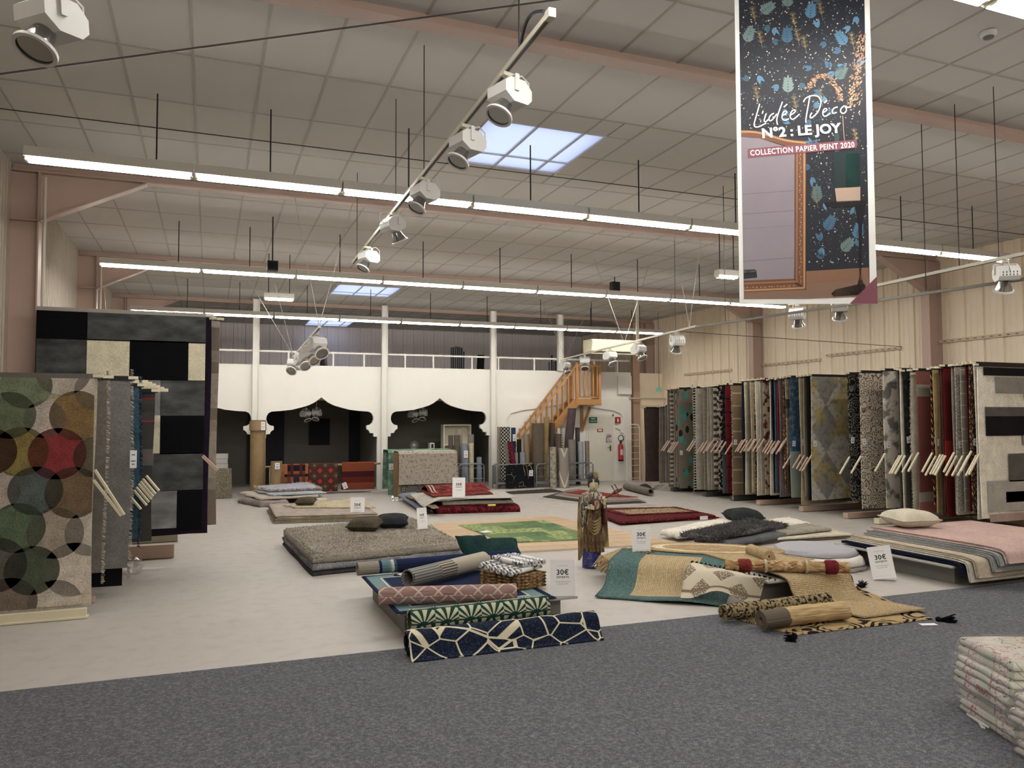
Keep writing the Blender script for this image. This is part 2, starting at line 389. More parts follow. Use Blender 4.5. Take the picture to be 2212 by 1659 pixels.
# diagonal brace at the far left bay and down-pipes beside the columns
struct('trim_6', B().bar((XL+.35, 17.5, ZC-.15), (XL+.12, 21.2, 3.4), .14, .14), M_STEEL)
b = B(); b.tube([(XL+.46, 17.0, .0), (XL+.46, 17.0, ZC-.3)], .022); b.tube([(XL+.46, 11.45, 0), (XL+.46, 11.45, ZC-.2)], .02)
struct('trim_7', b, plain('c2b9a8', .4))
# horizontal perforated rails screwed to the right wall
M_RAIL = plain('c9b598', .5)
for k, (p, q) in enumerate((((1478, 811), (1580, 797)), ((1633, 793), (1772, 774)), ((1785, 772), (1945, 747)), ((2008, 743), (2212, 716)))):
    A, C = atX(*p, XR-.07), atX(*q, XR-.07); z = (A[2]+C[2])/2
    bb = B().box((XR-.075, C[1], z-.035), (XR-.035, A[1], z+.035)); r = struct('trim_%d' % (k+8), bb, M_RAIL)
    hb = B()
    for y in np.arange(C[1]+.1, A[1], .17): hb.box((XR-.08, y, z-.008), (XR-.074, y+.06, z+.008))
    hb.build('slot_row', plain('6b5d4c', .8), r, kind='stuff')
# ------------------------------------------------------------------ mezzanine with ogee arches
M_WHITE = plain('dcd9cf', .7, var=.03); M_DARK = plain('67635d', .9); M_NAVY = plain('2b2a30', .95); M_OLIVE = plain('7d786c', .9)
PZ = atY(828, 793, MY)[2]
half = []
for dx, cy in ((0, 905), (25, 925), (60, 952), (110, 977), (170, 995), (255, 1017), (340, 1027), (425, 1033), (450, 1047), (465, 1075), (467, 1105), (455, 1135), (435, 1152),
               (405, 1158), (405, 1190), (420, 1197), (432, 1212), (436, 1226), (467, 1228), (467, 1258), (500, 1258)):
    c = atY(694+dx/4.148, 640+cy/4.148, MY); half.append((c[0], c[2]))
xc0 = half[0][0]; half = [(x-xc0, z) for x, z in half]; HW = half[-1][0]
XA, XB, XC_, XD = [atY(x, 900, MY)[0] for x in (416, 694, 950, 1221)]
XE = atY(1362, 900, MY)[0]
COLX = [atY(x, 900, MY)[0] for x in (551, 829, 1064, 1209.)]
outl = [(XL, PZ), (XL, .0)]
for xc in (XA, XB, XC_):
    prof = [(xc-dx, z) for dx, z in half[::-1]]+[(xc+dx, z) for dx, z in half[1:]]
    j0, j1 = max(prof[0][0], XL+.05), prof[-1][0]
    prof = [p for p in prof if p[0] > XL+.05]
    outl += [(j0, .0)]+prof+[(j1, .0)]
outl += [(XE, 0), (XE, PZ)]
pm = B().prism(outl, lambda a, b, t: (a, t, b), MY, MY+.12); mez = struct('wall_mezzanine', pm, M_WHITE)
mez_top = B().box((XL, MY+.12, 2.72), (XE, YB, 2.95)); struct('floor_mezzanine', mez_top, plain('b9b4a8', .8))
# blind arch round the door: a raised lining that leaves the arch outline as a shadow line
DL = []
for p in ((1096, 1040), (1096, 905), (1103, 893), (1130, 886), (1160, 882), (1221, 872), (1280, 880), (1325, 887), (1340, 893), (1346, 903), (1345, 916), (1338, 922), (1330, 924)):
    c = atY(*p, MY-.03); DL.append((c[0], c[2]))
xr = atY(1335, 950, MY-.03)[0]
ol = [(XE, .0), (XE, 2.66), (COLX[2]+.12, 2.66), (COLX[2]+.12, 0), (DL[0][0], 0)]+DL[1:]
ol += [(xr, DL[-1][1]-.04), (xr+.10, DL[-1][1]-.08), (xr+.10, DL[-1][1]-.16), (xr+.2, DL[-1][1]-.17), (xr+.2, DL[-1][1]-.27), (xr+.3, DL[-1][1]-.28), (xr+.3, .0)]
B().prism(ol, lambda a, b, t: (a, t, b), MY-.05, MY+.01).build('blind_arch_lining', M_WHITE, mez)
# rooms under the mezzanine
xdiv = (COLX[1]); xdv2 = COLX[2]+.1
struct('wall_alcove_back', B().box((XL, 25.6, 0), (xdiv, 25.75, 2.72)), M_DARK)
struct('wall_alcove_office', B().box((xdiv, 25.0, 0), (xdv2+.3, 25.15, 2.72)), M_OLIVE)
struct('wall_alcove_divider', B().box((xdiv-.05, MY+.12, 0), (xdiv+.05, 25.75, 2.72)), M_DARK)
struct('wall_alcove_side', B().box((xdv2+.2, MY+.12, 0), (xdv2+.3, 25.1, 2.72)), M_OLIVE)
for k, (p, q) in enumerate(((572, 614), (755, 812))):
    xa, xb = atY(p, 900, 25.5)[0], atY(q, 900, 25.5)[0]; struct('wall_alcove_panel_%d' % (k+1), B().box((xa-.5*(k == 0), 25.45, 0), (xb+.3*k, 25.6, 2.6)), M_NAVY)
bb = B()
for x in np.arange(XL+.5, xdv2, 1.1): bb.box((x, MY+.4, 2.62), (x+.09, 25.0, 2.72))
bb.box((XL, MY+.5, 2.56), (xdv2, MY+.62, 2.72)); struct('trim_12', bb, plain('cfcabd', .7))
# posts, handrail and balusters of the mezzanine
for k, x in enumerate(COLX):
    b = B(); ibeam(b, (x, MY-.07, 0 if k < 3 else PZ), (x, MY-.07, ZC-.08), .17, .13, .014); struct('trim_%d' % (13+k), b, M_WHITE)
rz = atY(828, 765, MY)[2]; rail = B().bar((XL, MY+.06, rz), (XE, MY+.06, rz), .05, .05); rl = struct('trim_17', rail, M_WHITE)
for px in (623.7, 720.4, 787, 876, 937, 1020.6, 1077.7, 1155.4, 1285, 1335):
    x = atY(px, 780, MY)[0]; B().bar((x, MY+.06, PZ), (x, MY+.06, rz-.02), .045, .045).build('baluster', M_WHITE, rl)
# electrical panels fixed to the white wall
for p, q in (((1334, 812), (1364, 852)),):
    A, C = atY(*p, MY-.06), atY(*q, MY-.06)
    B().box((A[0], MY-.085, C[2]), (C[0], MY-.05, A[2])).build('access_panel', plain('d5d2c8', .5), mez)
# boarded corner post and pipe between the mezzanine and the right wall
b = B(); 
for k, px in enumerate((1367, 1372, 1377)):
    x = atY(px, 900, MY+.1)[0]; b.box((x, MY+.05+.01*k, 0), (x+.085, MY+.2, ZC-.2))
struct('trim_18', b, plain('a98a70', .6))
struct('wall_return', B().box((XE, MY+.2, 0), (XR, MY+.28, PZ)), M_WALLR)
z = atY(1400, 861, MY)[2]; struct('trim_19', B().tube([(XE-.1, MY-.1, z), (XR-.1, MY-.1, z)], .03), plain('b5a58f', .5))
# ------------------------------------------------------------------ fluorescent battens
g = G('fluorescent_glow', .4); g.set(g.b.inputs['Emission Color'], TUBE_COL[:3]); g.b.inputs['Emission Strength'].default_value = TUBE_POWER; M_TUBE = g.m
M_BATTEN = plain('c9c5ba', .45); M_ROD = plain('2c2a28', .5)
def batten(x0, x1, y, z, label, group, hang=(.5,), zc=ZC):
    t = thing('fluorescent_batten', label, 'light', ((x0+x1)/2, y, z), group)
    b = B(); b.add([(x, y+dy, z+dz) for x in (x0, x1) for dy, dz in ((-.086, .014), (-.07, .115), (.07, .115), (.086, .014))], [(0, 1, 2, 3), (4, 7, 6, 5), (0, 4, 5, 1), (1, 5, 6, 2), (2, 6, 7, 3), (3, 7, 4, 0)])
    b.build('housing', M_BATTEN, t)
    for dy in (-.034, .034): B().tube([(x0+.03, y+dy, z), (x1-.03, y+dy, z)], .025, 12).build('tube', M_TUBE, t, True)
    for x in (x0+.018, x1-.018): B().box((x-.012, y-.05, z-.02), (x+.012, y+.05, z+.012)).build('lamp_holder', plain('d8cfae', .5), t)
    for h in hang:
        x = x0+(x1-x0)*h; b = B().tube([(x, y, z+.11), (x, y, zc-.005)], .009, 6); b.box((x-.05, y-.03, z+.108), (x+.05, y+.03, z+.118)); b.build('hanger_rod', M_ROD, t)
    return t
ORD = ['first', 'second', 'third', 'fourth', 'fifth', 'sixth', 'seventh', 'eighth', 'ninth', 'tenth']
ROWS = [(-2.4, 'in the row behind the viewer'), (3.2, 'in the row above the viewer'), (8.6, 'in the front row'), (14.05, 'in the middle row'), (19.75, 'in the row before the mezzanine')]
for r, (y, txt) in enumerate(ROWS):
    x = -1.71; n = 9; mod = 1.53 if r < 3 else 1.555
    if r == 4: x = -1.75; mod = 1.6
    for k in range(n):
        batten(x+k*mod, x+(k+1)*mod-.02, y, 4.55, 'twin-tube fluorescent batten, %s from the left wall %s' % (ORD[k], txt), 'fluorescent battens '+txt, hang=(.77,) if k == 0 else (.5,))
for p, z in (((570, 635, 645), 4.45), ((1548, 1592, 597), 4.45)):
    A = fl(p[0], p[2], z); C = fl(p[1], p[2]+3, z); y = (A[1]+C[1])/2
    batten(A[0], C[0], y, z, ('single short fluorescent light hung near the first skylight of the far half' if p[0] < 900 else 'single short fluorescent light half hidden behind the banner'), 'single short lights', hang=(.15, .85))
# ================================================================== RUGS HANGING IN RACKS
M_PINK = plain('b39683', .55); M_CREAM = plain('cfc6a6', .5); M_BLACKM = plain('191817', .5); M_CARD = plain('d9d9dc', .6, var=.02)
def clip_poly(P, x0, x1, z0, z1):
    for ax, lim, s in ((0, x0, 1), (0, x1, -1), (1, z0, 1), (1, z1, -1)):
        out = []
        for i in range(len(P)):
            a, b = P[i-1], P[i]; da, db = s*(a[ax]-lim), s*(b[ax]-lim)
            if (da < 0) != (db < 0):
                t = da/(da-db); out.append(tuple(a[k]+(b[k]-a[k])*t for k in (0, 1)))
            if db >= 0: out.append(b)
        P = out
        if not P: return []
    return P
def inlay(name, polys, fmap, parent, **kw):
    """flat design areas: polys = [(2-D points, material)], fmap(a, b) -> xyz"""
    mats = []; b = B()
    for P, m in polys:
        if len(P) < 3: continue
        if m not in mats: mats.append(m)
        b.cur = mats.index(m); b.add([fmap(*p) for p in P], [tuple(range(len(P)))])
    return mk(name, b.v, b.f, mats, parent, mi=b.mi, fix=False, **kw)
def price_tag(parent, c, w=.085, h=.12, n=(0, -1, 0), tilt=0.):
    n = _unit(np.array(n, float)); r = _unit(np.cross(n, (0, 0, 1))); r = -r if r[0] < 0 else r; u = np.cross(r, n); u = u if u[2] > 0 else -u
    ca, sa = math.cos(tilt), math.sin(tilt); r, u = r*ca+u*sa, u*ca-r*sa; c = np.array(c)+n*.004
    b = B().bar(c-u*h/2, c+u*h/2, w, .003, upv=n); o = b.build('price_tag', M_CARD, parent)
    b = B()
    for k, (dw, dz) in enumerate(((.5, .25), (.7, -.1), (.4, -.28))):
        q = c+u*h*dz+n*.0025; b.bar(q-r*w*dw/2, q+r*w*dw/2, .012, .001, upv=np.cross(r, u))
    b.build('print', plain('55565c', .7), o, kind='stuff')
    return o
def fringe(name, pts, dirs, L, r, mat, parent):
    """row of loose threads, too many to count"""
    b = B()
    for p, d in zip(pts, dirs):
        p = np.array(p); d = np.array(d)+RNG.normal(0, .25, 3); d = _unit(d); q = p+d*L*RNG.uniform(.7, 1.2)
        s = _unit(np.cross(d, RNG.normal(0, 1, 3)))*r; b.add([p-s, p+s, q+s*.6, q-s*.6], [(0, 1, 2, 3)])
    return mk(name, b.v, b.f, mat, parent, fix=False, kind='stuff')
def hanging(label, xe, xw, y, zt, zb, mat, group, th=.012, wav=.02, ph=0., tagz=None, rod=None, frg=None, skew=0., back=None, bar=M_BLACKM, slump=0.):
    """rug clamped in a rack arm: free edge at xe, wall side at xw"""
    t = thing('hanging_rug', label, 'rug', (xe, y, zb), group)
    nu, nv = 9, 11; P = np.zeros((nu, nv, 3)); s = 1 if xw > xe else -1
    for i in range(nu):
        u = i/(nu-1); x = xe+(xw-xe)*u
        for j in range(nv):
            v = j/(nv-1); fall = 1-v
            P[i, j] = (x+s*skew*fall+s*.012*math.sin(v*5+ph*2)*(1-u), y+wav*math.sin(u*7+ph+v*2.1)*(.35+.65*fall)+slump*fall*(1-u), zb+(zt-zb)*v-.02*fall*math.sin(u*3+ph))
    cl = sheet('cloth', P, th, mat, t, two=back)
    b = B().bar((xe-s*.04, y, zt+.015), (xw, y, zt+.015), .03, .05); b.build('rack_arm', bar, t)
    b = B().bar((xe-s*.07, y, zt+.02), (xe+s*.03, y, zt+.02), .034, .034); b.build('arm_cap', M_CREAM, t)
    if rod:
        dz, ln, m = rod; p = np.array((xe+s*.0, y, dz)); b = B().bar(p, p+np.array((-s*ln*.62, 0, -ln*.78)), .026, .026); b.build('pull_rod', m, t)
    if frg:
        pts = [P[0, j]+np.array((0, 0, RNG.uniform(-.12, .12))) for j in range(nv) for _ in range(45)]
        fringe('fringe', pts, [(-s*1., -.2, -.35)]*len(pts), .035, .006, frg, t)
    if tagz: price_tag(t, (xe+s*.07, y-.02, tagz), tilt=RNG.uniform(-.15, .15))
    return t, P
# ---- right-hand rack: free edges on one line, every rug behind the next
XF = 11.8; GR = 'rugs hanging in the long right-hand rack'
def zpx(x, y): return atX(x, y, XF)[2]
RR = [  # left edge px, top px, bottom px, description, material, options
 (1392, 882, 1040, 'dark aubergine rug at the far end', fab('4b3d3c'), {}), (1422, 880, 1042, 'short taupe rug next to the aubergine rug', fab('857a6b'), {}), (1430, 879, 1043, 'short dark taupe rug of the far low rack', fab('6b6257'), {}), (1437, 878, 1044, 'short grey rug closing the far low rack', fab('77736c'), {}),
 (1443.5, 842, 1051, 'plain taupe rug starting the tall rack', fab('7d7468'), {}), (1449, 842, 1050, 'cream and grey rug with short white bars', pat('bars', 'b5ac9b', '5c554c', sc=1.3), {}), (1455, 841, 1049, 'plain mushroom-brown rug', fab('7f7465'), {}), (1460.5, 841, 1055, 'beige rug with dark brown diamonds', pat('leaf', '958a76', '3f3023', '5b4a38', 1.1), {}),
 (1466, 840, 1059, 'taupe rug with teal and dark leaves', pat('leaf', '7b7161', '1f9a92', '2a2a28', 1.0), dict(tag=978)), (1498, 839, 1057, 'black and white tribal rug', pat('bars', '1c1b1b', 'c9c0ae', sc=2.2), dict(frg=1)),
 (1504, 838, 1060, 'pale greige thick rug', fab('a29a8c'), {}), (1519, 837, 1058, 'taupe striped rug', pat('stripes', '8a806f', 'a59b89', sc=9.), {}), (1526, 837, 1057, 'silvery beige rug', fab('9d9483'), {}), (1534, 836, 1056, 'warm grey rug', fab('8d8577'), {}),
 (1541.5, 835, 1054, 'cream rug with a ladder of brown bars', pat('bars', 'b9ad95', '4a3d2f', sc=1.0), {}), (1550, 834, 1062, 'black rug with cream flowers', pat('blotch', '1b1a1a', 'b7ab97', '232222', 2.6), {}), (1560, 832, 1064, 'slate and black patched rug', pat('patch', '2b2f36', '4d5560', '15161a'), {}),
 (1567, 831, 1067, 'deep red rug with faint grid', pat('stripes', '6e1419', '4f0e13', sc=3.), {}), (1583, 831, 1070, 'tan rug with pale cross stripes and fringed edge', pat('stripes', '85704f', 'b5a487', sc=3.2), dict(frg=1, tag=955)), (1604, 824, 1066, 'navy rug beside the tan striped rug', fab('1c2330'), {}),
 (1609.5, 824, 1067, 'thick cream rug', fab('c5bba2'), {}), (1615, 823, 1066, 'olive taupe rug', fab('6e6656'), {}), (1622.5, 823, 1064, 'sand-coloured rug', fab('b1a384'), {}), (1629.5, 822, 1063, 'brown rug with small flowers', pat('damask', '4a3226', 'a48f74', sc=1.2), {}),
 (1635, 822, 1070, 'ivory rug with rounded corner', fab('c9bfa9'), {}), (1643.5, 821, 1068, 'pale stone-grey rug', fab('9c9689'), {}), (1652.5, 820, 1066, 'beige rug with dark red roses', pat('blotch', 'a8987c', '551a1c', 'b0a185', 1.5), {}), (1662.5, 822, 1068, 'off-white narrow rug', fab('d3ccba'), {}),
 (1668.5, 820, 1065, 'midnight navy rug', fab('151b28'), {}), (1675, 819, 1066, 'slate blue rug', fab('45576b'), {}), (1680.5, 821, 1070, 'bright red rug with fringe at the bottom', fab('7c1219'), {}), (1685.5, 818, 1072, 'mauve taupe rug', fab('6f6460'), {}), (1694, 818, 1066, 'rust patterned rug', pat('border', '6b3526', '9a8a6c', '3a241c'), {}),
 (1698.5, 817, 1066, 'brown and beige checked rug', pat('patch', '76684f', '4a3d2e', 'a19272', 1.6), {}), (1706.5, 815, 1073, 'patchwork rug in blue and grey-green', pat('patch', '2e5679', '8b9b90', '2a4c6c', 1.0), dict(tag=958)), (1727, 815, 1090, 'long wheat-coloured rug', fab('a39473'), dict(tag=955)), (1735, 814, 1074, 'taupe rug beside the wheat-coloured rug', fab('7f7769'), {}), (1743, 813, 1080, 'charcoal rug', fab('22211f'), {}),
 (1752, 812, 1079, 'large grey rug with faded yellow lozenges', None, dict(tag=958, yellow=1)),
 (1833, 808, 1083, 'black damask rug', pat('damask', '1e1e1f', '77746c', sc=1.3), dict(tag=951)), (1858, 804, 1100, 'cream rug with brown floral scrolls', pat('damask', 'cabda7', '5e4f45', sc=1.5), dict(tag=954)), (1910, 800, 1096, 'cream rug with washed grey marbling', pat('blotch', 'd0c7b4', '77736d', 'c4bba8', .9), dict(tag=961)),
 (1941, 799, 1107, 'dark edged ivory rug', fab('4a443c'), {}), (1946, 800, 1107, 'smooth ivory rug', fab('cfc7b0'), {}), (1953, 803, 1100, 'charcoal green patched rug', pat('patch', '2b2e2a', '474941', '1f211f'), dict(tag=950)), (1969, 802, 1098, 'white shag rug with tufted edge', fab('b2a995'), dict(frg=1)),
 (1982, 800, 1116, 'terracotta rug with beige end bands', None, dict(terra=1)), (2012, 799, 1092, 'black kilim with red and gold figures', pat('border', '191312', '8f2f20', 'a98a4a', .8), dict(tag=951)), (2019, 796, 1107, 'gold beige rug', fab('9c8555'), dict(tag=956)), (2029.5, 796, 1108, 'brown rug with narrow stripes', pat('stripes', '5b4630', '6f5a40', sc=20.), {}), (2035, 796, 1109, 'wine brown rug', fab('4f2721'), {}),
 (2040, 792, 1118, 'crimson rug in two reds', pat('shade', '5a0d12', '8a1015', '5a0d12', .42), {}), (2059, 792, 1109, 'plain grey rug', fab('807c74'), {}), (2064, 791, 1110, 'sparkling silver shag rug', pat('blotch', '8e877a', 'c0b9ac', '5f5a50', 9.), dict(tag=960)), (2077, 790, 1107, 'stone rug with pale lines', pat('stripes', '8b8474', 'b1a893', sc=5.), {}),
 (2089, 788, 1106, 'dark burgundy rug', fab('4d1216'), {}), (2096, 787, 1108, 'brown oriental rug with gold border', pat('border', '4a3526', 'a5875a', '2b1d15'), dict(tag=955)), (2107, 786, 1120, 'mauve backed white rug', fab('c8c0b4'), {}),
 (2113, 790, 1122, 'large rug of black, grey and cream rectangles', None, dict(geo=1))]
# designs for the three rugs seen full face
gy = G('rug_lozenge', .95, .08); uv = gy.uv(); x_, y_, _z = gy.xy(uv)
lo = gy.ma('ADD', gy.ma('ABSOLUTE', gy.ma('SUBTRACT', gy.ma('PINGPONG', gy.ma('MULTIPLY', x_, 1.3), 1.), .5)), gy.ma('ABSOLUTE', gy.ma('SUBTRACT', gy.ma('PINGPONG', gy.ma('MULTIPLY', y_, 1.0), 1.), .5)))
cc = gy.mix(gy.step(lo, .5, .52), '807e77', 'a8a49a'); cc = gy.mix(gy.ma('MULTIPLY', gy.step(gy.noise(uv, 1.6, 3), .46, .58), .8), cc, 'a38f45')
cc = gy.mix(gy.ma('MULTIPLY', gy.step(gy.noise(uv, 9, 6), .5, .62), .5), cc, '5c5b56'); gy.col(cc); gy.bump(gy.noise(gy.tc(), 260, 2), .4, .004)
gt = G('rug_terracotta', .95, .08); _x, y_, _z = gt.xy(gt.uv())
gt.col(gt.mix(gt.ma('MULTIPLY', gt.noise(gt.tc(), 60, 3), .3), gt.ramp(gt.ma('DIVIDE', y_, 2.6), [(0, '8b8473'), (.02, '8a5244'), (.1, '8b8473'), (.165, '6f3830'), (.82, '857c69'), (.9, '7b4a3e')], 'CONSTANT'), '1a1815'))
rack_rugs = []
for k, (px, ty, by, ds, mat, op) in enumerate(RR):
    y = atX(px, 900, XF)[1]; zt = min(zpx(px, ty), 2.95); zb = max(zpx(px, by), .14)
    if op.get('yellow'): mat = gy.m
    if op.get('terra'): mat = gt.m
    if op.get('geo'): mat = fab('e2dac8')
    lbl = (ds[0].upper()+ds[1:] if False else ds)+' hanging in the right-hand rack'
    if len(lbl.split()) > 16: lbl = ds+' in the right-hand rack'
    near = px > 1745; gap = abs(y-atX(RR[min(k+1, len(RR)-1)][0], 900, XF)[1]) or .1
    hz = zpx(px, 1003 if px > 1700 else 968)
    t, P = hanging(lbl, XF+RNG.uniform(-.03, .03)*(px < 1740), 13.85, y, zt, zb, mat, GR, th=.016 if near else .018, wav=min(.012, .13*gap), ph=k*1.7,
        tagz=zpx(px, op['tag']) if 'tag' in op else None, rod=(hz+.18+RNG.uniform(-.04, .04), .42 if near else .36, M_CREAM if px > 1800 else M_PINK) if px > 1438 else None, frg=fab('b7ad99') if op.get('frg') else None)
    rack_rugs.append((t, y))
    if op.get('geo'):
        K = {'k': fab('1d1c1c'), 'g': fab('8a857d'), 'd': fab('5c5854'), 'l': fab('a8a298'), 'm': fab('a98d84')}
        pl = []
        for x0, z0, x1, z1, c in ((1285, 200, 1629, 275, 'k'), (1385, 280, 1660, 415, 'g'), (1300, 525, 1660, 600, 'd'), (1303, 600, 1660, 755, 'k'), (1605, 755, 1660, 830, 'g'), (1490, 905, 1660, 1125, 'd'), (1318, 1130, 1660, 1360, 'l'), (1470, 1215, 1660, 1290, 'k'), (1617, 370, 1660, 475, 'k'), (1340, 1400, 1660, 1440, 'm')):
            A = atY(1780+x0/3.771, 740+z0/3.771, y); C = atY(1780+x1/3.771, 740+z1/3.771, y); xa = max(A[0], XF+.05)
            xb = 13.8 if x1 > 1620 else C[0]; za = A[2]; zc = C[2]; pl.append(([(xa, za), (xb, za), (xb, zc), (xa, zc)], K[c]))
        inlay('woven_blocks', pl, lambda a, b: (a, y-.027, b), t)
# rack frame: feet, posts and the rail the arms hang from
def rack(label, y0, y1, z, feet, xw, xe, s):
    t = thing('rug_rack', label, 'rack', ((xw+xe)/2, y0, 0))
    for xx, zz in ((xw-s*.02, z+.09), (xw-s*.02, .35)): B().bar((xx, y0, zz), (xx, y1, zz), .07, .07).build('rail', M_BLACKM, t)
    for y in np.linspace(y0, y1, max(2, int((y1-y0)/2)+1)): B().bar((xw-s*.02, y, .02), (xw-s*.02, y, z+.08), .07, .07).build('post', M_BLACKM, t)
    for y, e, m in feet: B().box((min(e, xw), y-.06, .012), (max(e, xw), y+.06, .115 if s < 0 else .2)).build('foot_beam', m, t)
    return t
ft = []
for p in ((1640, 1092), (1725, 1107), (1822, 1122), (1910, 1133)):
    c = fl(*p); ft.append((c[1]+.06, XF+(0 if p[0] != 1910 else -.1), M_PINK if p[0] < 1900 else M_CREAM))
for p in ((1447, 1062), (1494, 1074), (1558, 1083)): ft.append((fl(*p)[1], XF+.05, plain('4a4743', .7)))
rack('long steel rug rack with wooden foot beams along the right wall', 8.6, 20.6, 2.86, ft, 13.95, XF, -1)
# ---- left-hand racks
GL = 'rugs hanging in the left-hand racks'
def at2(x, y, Y): c = atY(x, y, Y); return c[0], c[2]
y = 9.05; xe, zt = at2(208, 816, y); zb = at2(190, 1308, y)[1]
t, P = hanging('rug with overlapping coloured circles, foremost at the left', xe, XL+.12, y, zt, zb, fab('b3a99b'), GL, wav=.004, bar=plain('5a5750', .5), back=fab('b7ad97'))
DSC = [(60, 335, 130, '4f5a42'), (165, 150, 128, '5c664e'), (480, 335, 140, '6a5430'), (130, 560, 137, '6d5f2c'), (358, 572, 145, '6d2526'), (222, 800, 135, '434b49'), (458, 812, 145, '5c4b36'), (110, 1030, 137, '465640'),
       (345, 1062, 142, '81766a'), (200, 1292, 135, '3c4636'), (452, 1285, 150, 'a2988a'), (-10, 800, 110, '8d8277'), (-25, 1260, 150, '4a463f'), (600, 590, 120, '4f4a38'), (395, 60, 140, '8f867a'), (280, 360, 105, '9a9085'), (-60, 560, 130, '3a2320'), (60, 1490, 135, '62574b'), (340, 1500, 135, '9c9487'), (560, 1060, 130, 'a29a8c'), (600, 180, 115, '9b9286')]
ds = [((*at2(a/2.86, 780+b/2.86, y), ), r/2.86/F*atY(100, 1050, y)[1]*.95, c) for a, b, r, c in DSC]
ring = lambda c, r: [(c[0]+r*math.cos(q), c[1]+r*math.sin(q)) for q in np.linspace(0, 2*math.pi, 40)[:-1]]
lim = (XL+.13, xe-.012, zb+.02, zt-.01)
inlay('circle_pattern', [(clip_poly(ring(c, r), *lim), fab(tuple(round(min(.8, x*1.4), 3) for x in lin(h)), .35, 60)) for c, r, h in ds], lambda a, b: (a, y-.0175, b), t)
pl = []
for i in range(len(ds)):
    for j in range(i):
        (c1, r1, h1), (c2, r2, h2) = ds[i], ds[j]; d = math.dist(c1, c2)
        if d < r1+r2 and d > .05:
            P1 = ring(c1, r1); q = [p for p in P1 if math.dist(p, c2) < r2]; q2 = [p for p in ring(c2, r2) if math.dist(p, c1) < r1]
            al = q+q2
            if len(al) < 5: continue
            mx, my = np.mean(al, axis=0); al.sort(key=lambda p: math.atan2(p[1]-my, p[0]-mx))
            m = tuple(round(math.sqrt(a*b)*.6, 3) for a, b in zip(lin(h1), lin(h2)))
            pl.append((clip_poly(al, *lim), fab(m, .3, 60)))
inlay('overlap_pattern', pl, lambda a, b: (a, y-.0195, b), t)
for p, q in (((205, 1015), (268, 1112)), ((202, 1037), (262, 1114))):
    A, C = atY(*p, y-.02), atY(*q, y-.08); B().bar(A, C, .024, .024).build('pull_rod', M_CREAM, t)
def left(px, ty, by, Y, ds, mat, **kw):
    xe, zt = at2(px, ty, Y); zb = at2(px, by, Y)[1]
    return hanging(ds, xe, kw.pop('xw', XL+.15), Y, zt, zb, mat, GL, ph=px, **kw)[0]
left(230, 818, 1238, 9.45, 'narrow visible brown-grey rug with pale fringe behind the circle rug', fab('6d675f'), frg=fab('b5ac9a'), bar=M_BLACKM)
t = left(284, 820, 1222, 9.75, 'grey plush rug in the left-hand rack', fab('6f6c68'), frg=fab('a9a296'), bar=M_BLACKM, wav=.01)
left(266, 1000, 1262, 9.95, 'black rug end hanging below the grey plush rug', fab('141314'), bar=M_BLACKM)
t = left(303, 835, 1160, 10.15, 'teal blue shaggy rug in the left-hand rack', fab('304b5a', .4), frg=fab('304b5a'))
price_tag(t, atY(288, 992, 9.7), .07, .2)
g = G('rug_redline', .95, .08); _x, y_, _z = g.xy(g.uv()); g.col(g.ramp(g.ma('DIVIDE', y_, 2.2), [(0, '3d3a37'), (.255, '8a1f22'), (.263, '3d3a37'), (.32, '8a1f22'), (.328, '3d3a37'), (.475, '8a1f22'), (.483, '3d3a37'), (.67, '8a1f22'), (.678, '3d3a37'), (.8, '8a1f22'), (.808, '3d3a37'), (.875, '8a1f22'), (.883, '3d3a37')], 'CONSTANT'))
t = left(333, 847, 1168, 10.5, 'charcoal rug with thin red cross lines', g.m)
g = G('clear_plastic', .15, .5); g.b.inputs['Transmission Weight'].default_value = .9; g.b.inputs['Base Color'].default_value = (.95, .95, .95, 1); g.b.inputs['Alpha'].default_value = .35; M_CLEAR = g.m
A = atY(318, 988, 10.44); B().box((A[0]-.07, 10.452, A[2]-.1), (A[0]+.07, 10.458, A[2]+.1)).build('plastic_sleeve', M_CLEAR, t)
for k in range(7):
    ex, ey = ((870, 915), (905, 890), (920, 871), (935, 852), (946, 836), (960, 820), (982, 801))[k]; A = atY((ex-78)/2.86, 780+(ey-92)/2.86, 10.09+k*.004); C = atY(ex/2.86, 780+ey/2.86, 10.0+k*.004)
    tag(B().bar(A, C, .022, .022).build('pull_rod', M_CREAM), 'cream wooden pull rod, %s of the fan at the left-hand rack' % ORD[k], 'rod', 'pull rods of the left-hand rack')
for k in range(6):
    A = atY(300+k*9, 828+k*3.6, 10.25+k*.12)
    tag(B().box((A[0]-.5, A[1]-.02, A[2]), (A[0]+.10, A[1]+.02, A[2]+.04)).build('rack_arm_end', M_CREAM), 'cream end of an empty rack arm, %s behind the teal rug' % ORD[k], 'rack arm', 'empty arms of the left-hand rack')
# big patchwork rug of the second rack
y = 11.35; xe, zt = at2(450, 690, y); zb = at2(440, 1150, y)[1]; xs = at2(79, 680, y)[0]; zt = at2(260, 676, y)[1]
t, P = hanging('tall patchwork rug of black, grey and cream blocks in the left-hand rack', xe, xs, y, zt, zb, fab('3b3c3b'), GL, wav=.004, th=.02, bar=plain('8d877a', .5), back=fab('1d1420'))
gg = G('rug_slate', .95, .08); n = gg.noise(gg.ob(1, 1, 2.2), 3, 5); gg.col(gg.ramp(n, [(.3, '2f302f'), (.55, '484a49'), (.75, '5b5d5c')])); SL = gg.m
gg = G('rug_silver', .95, .08); n = gg.noise(gg.ob(1, 1, 2.2), 3, 5); gg.col(gg.ramp(n, [(.3, '5d5e5d'), (.55, '777876'), (.75, '8c8d8a')])); SV = gg.m
BK, CR = fab('0d0e11'), fab('c9c0a2')
pl = []
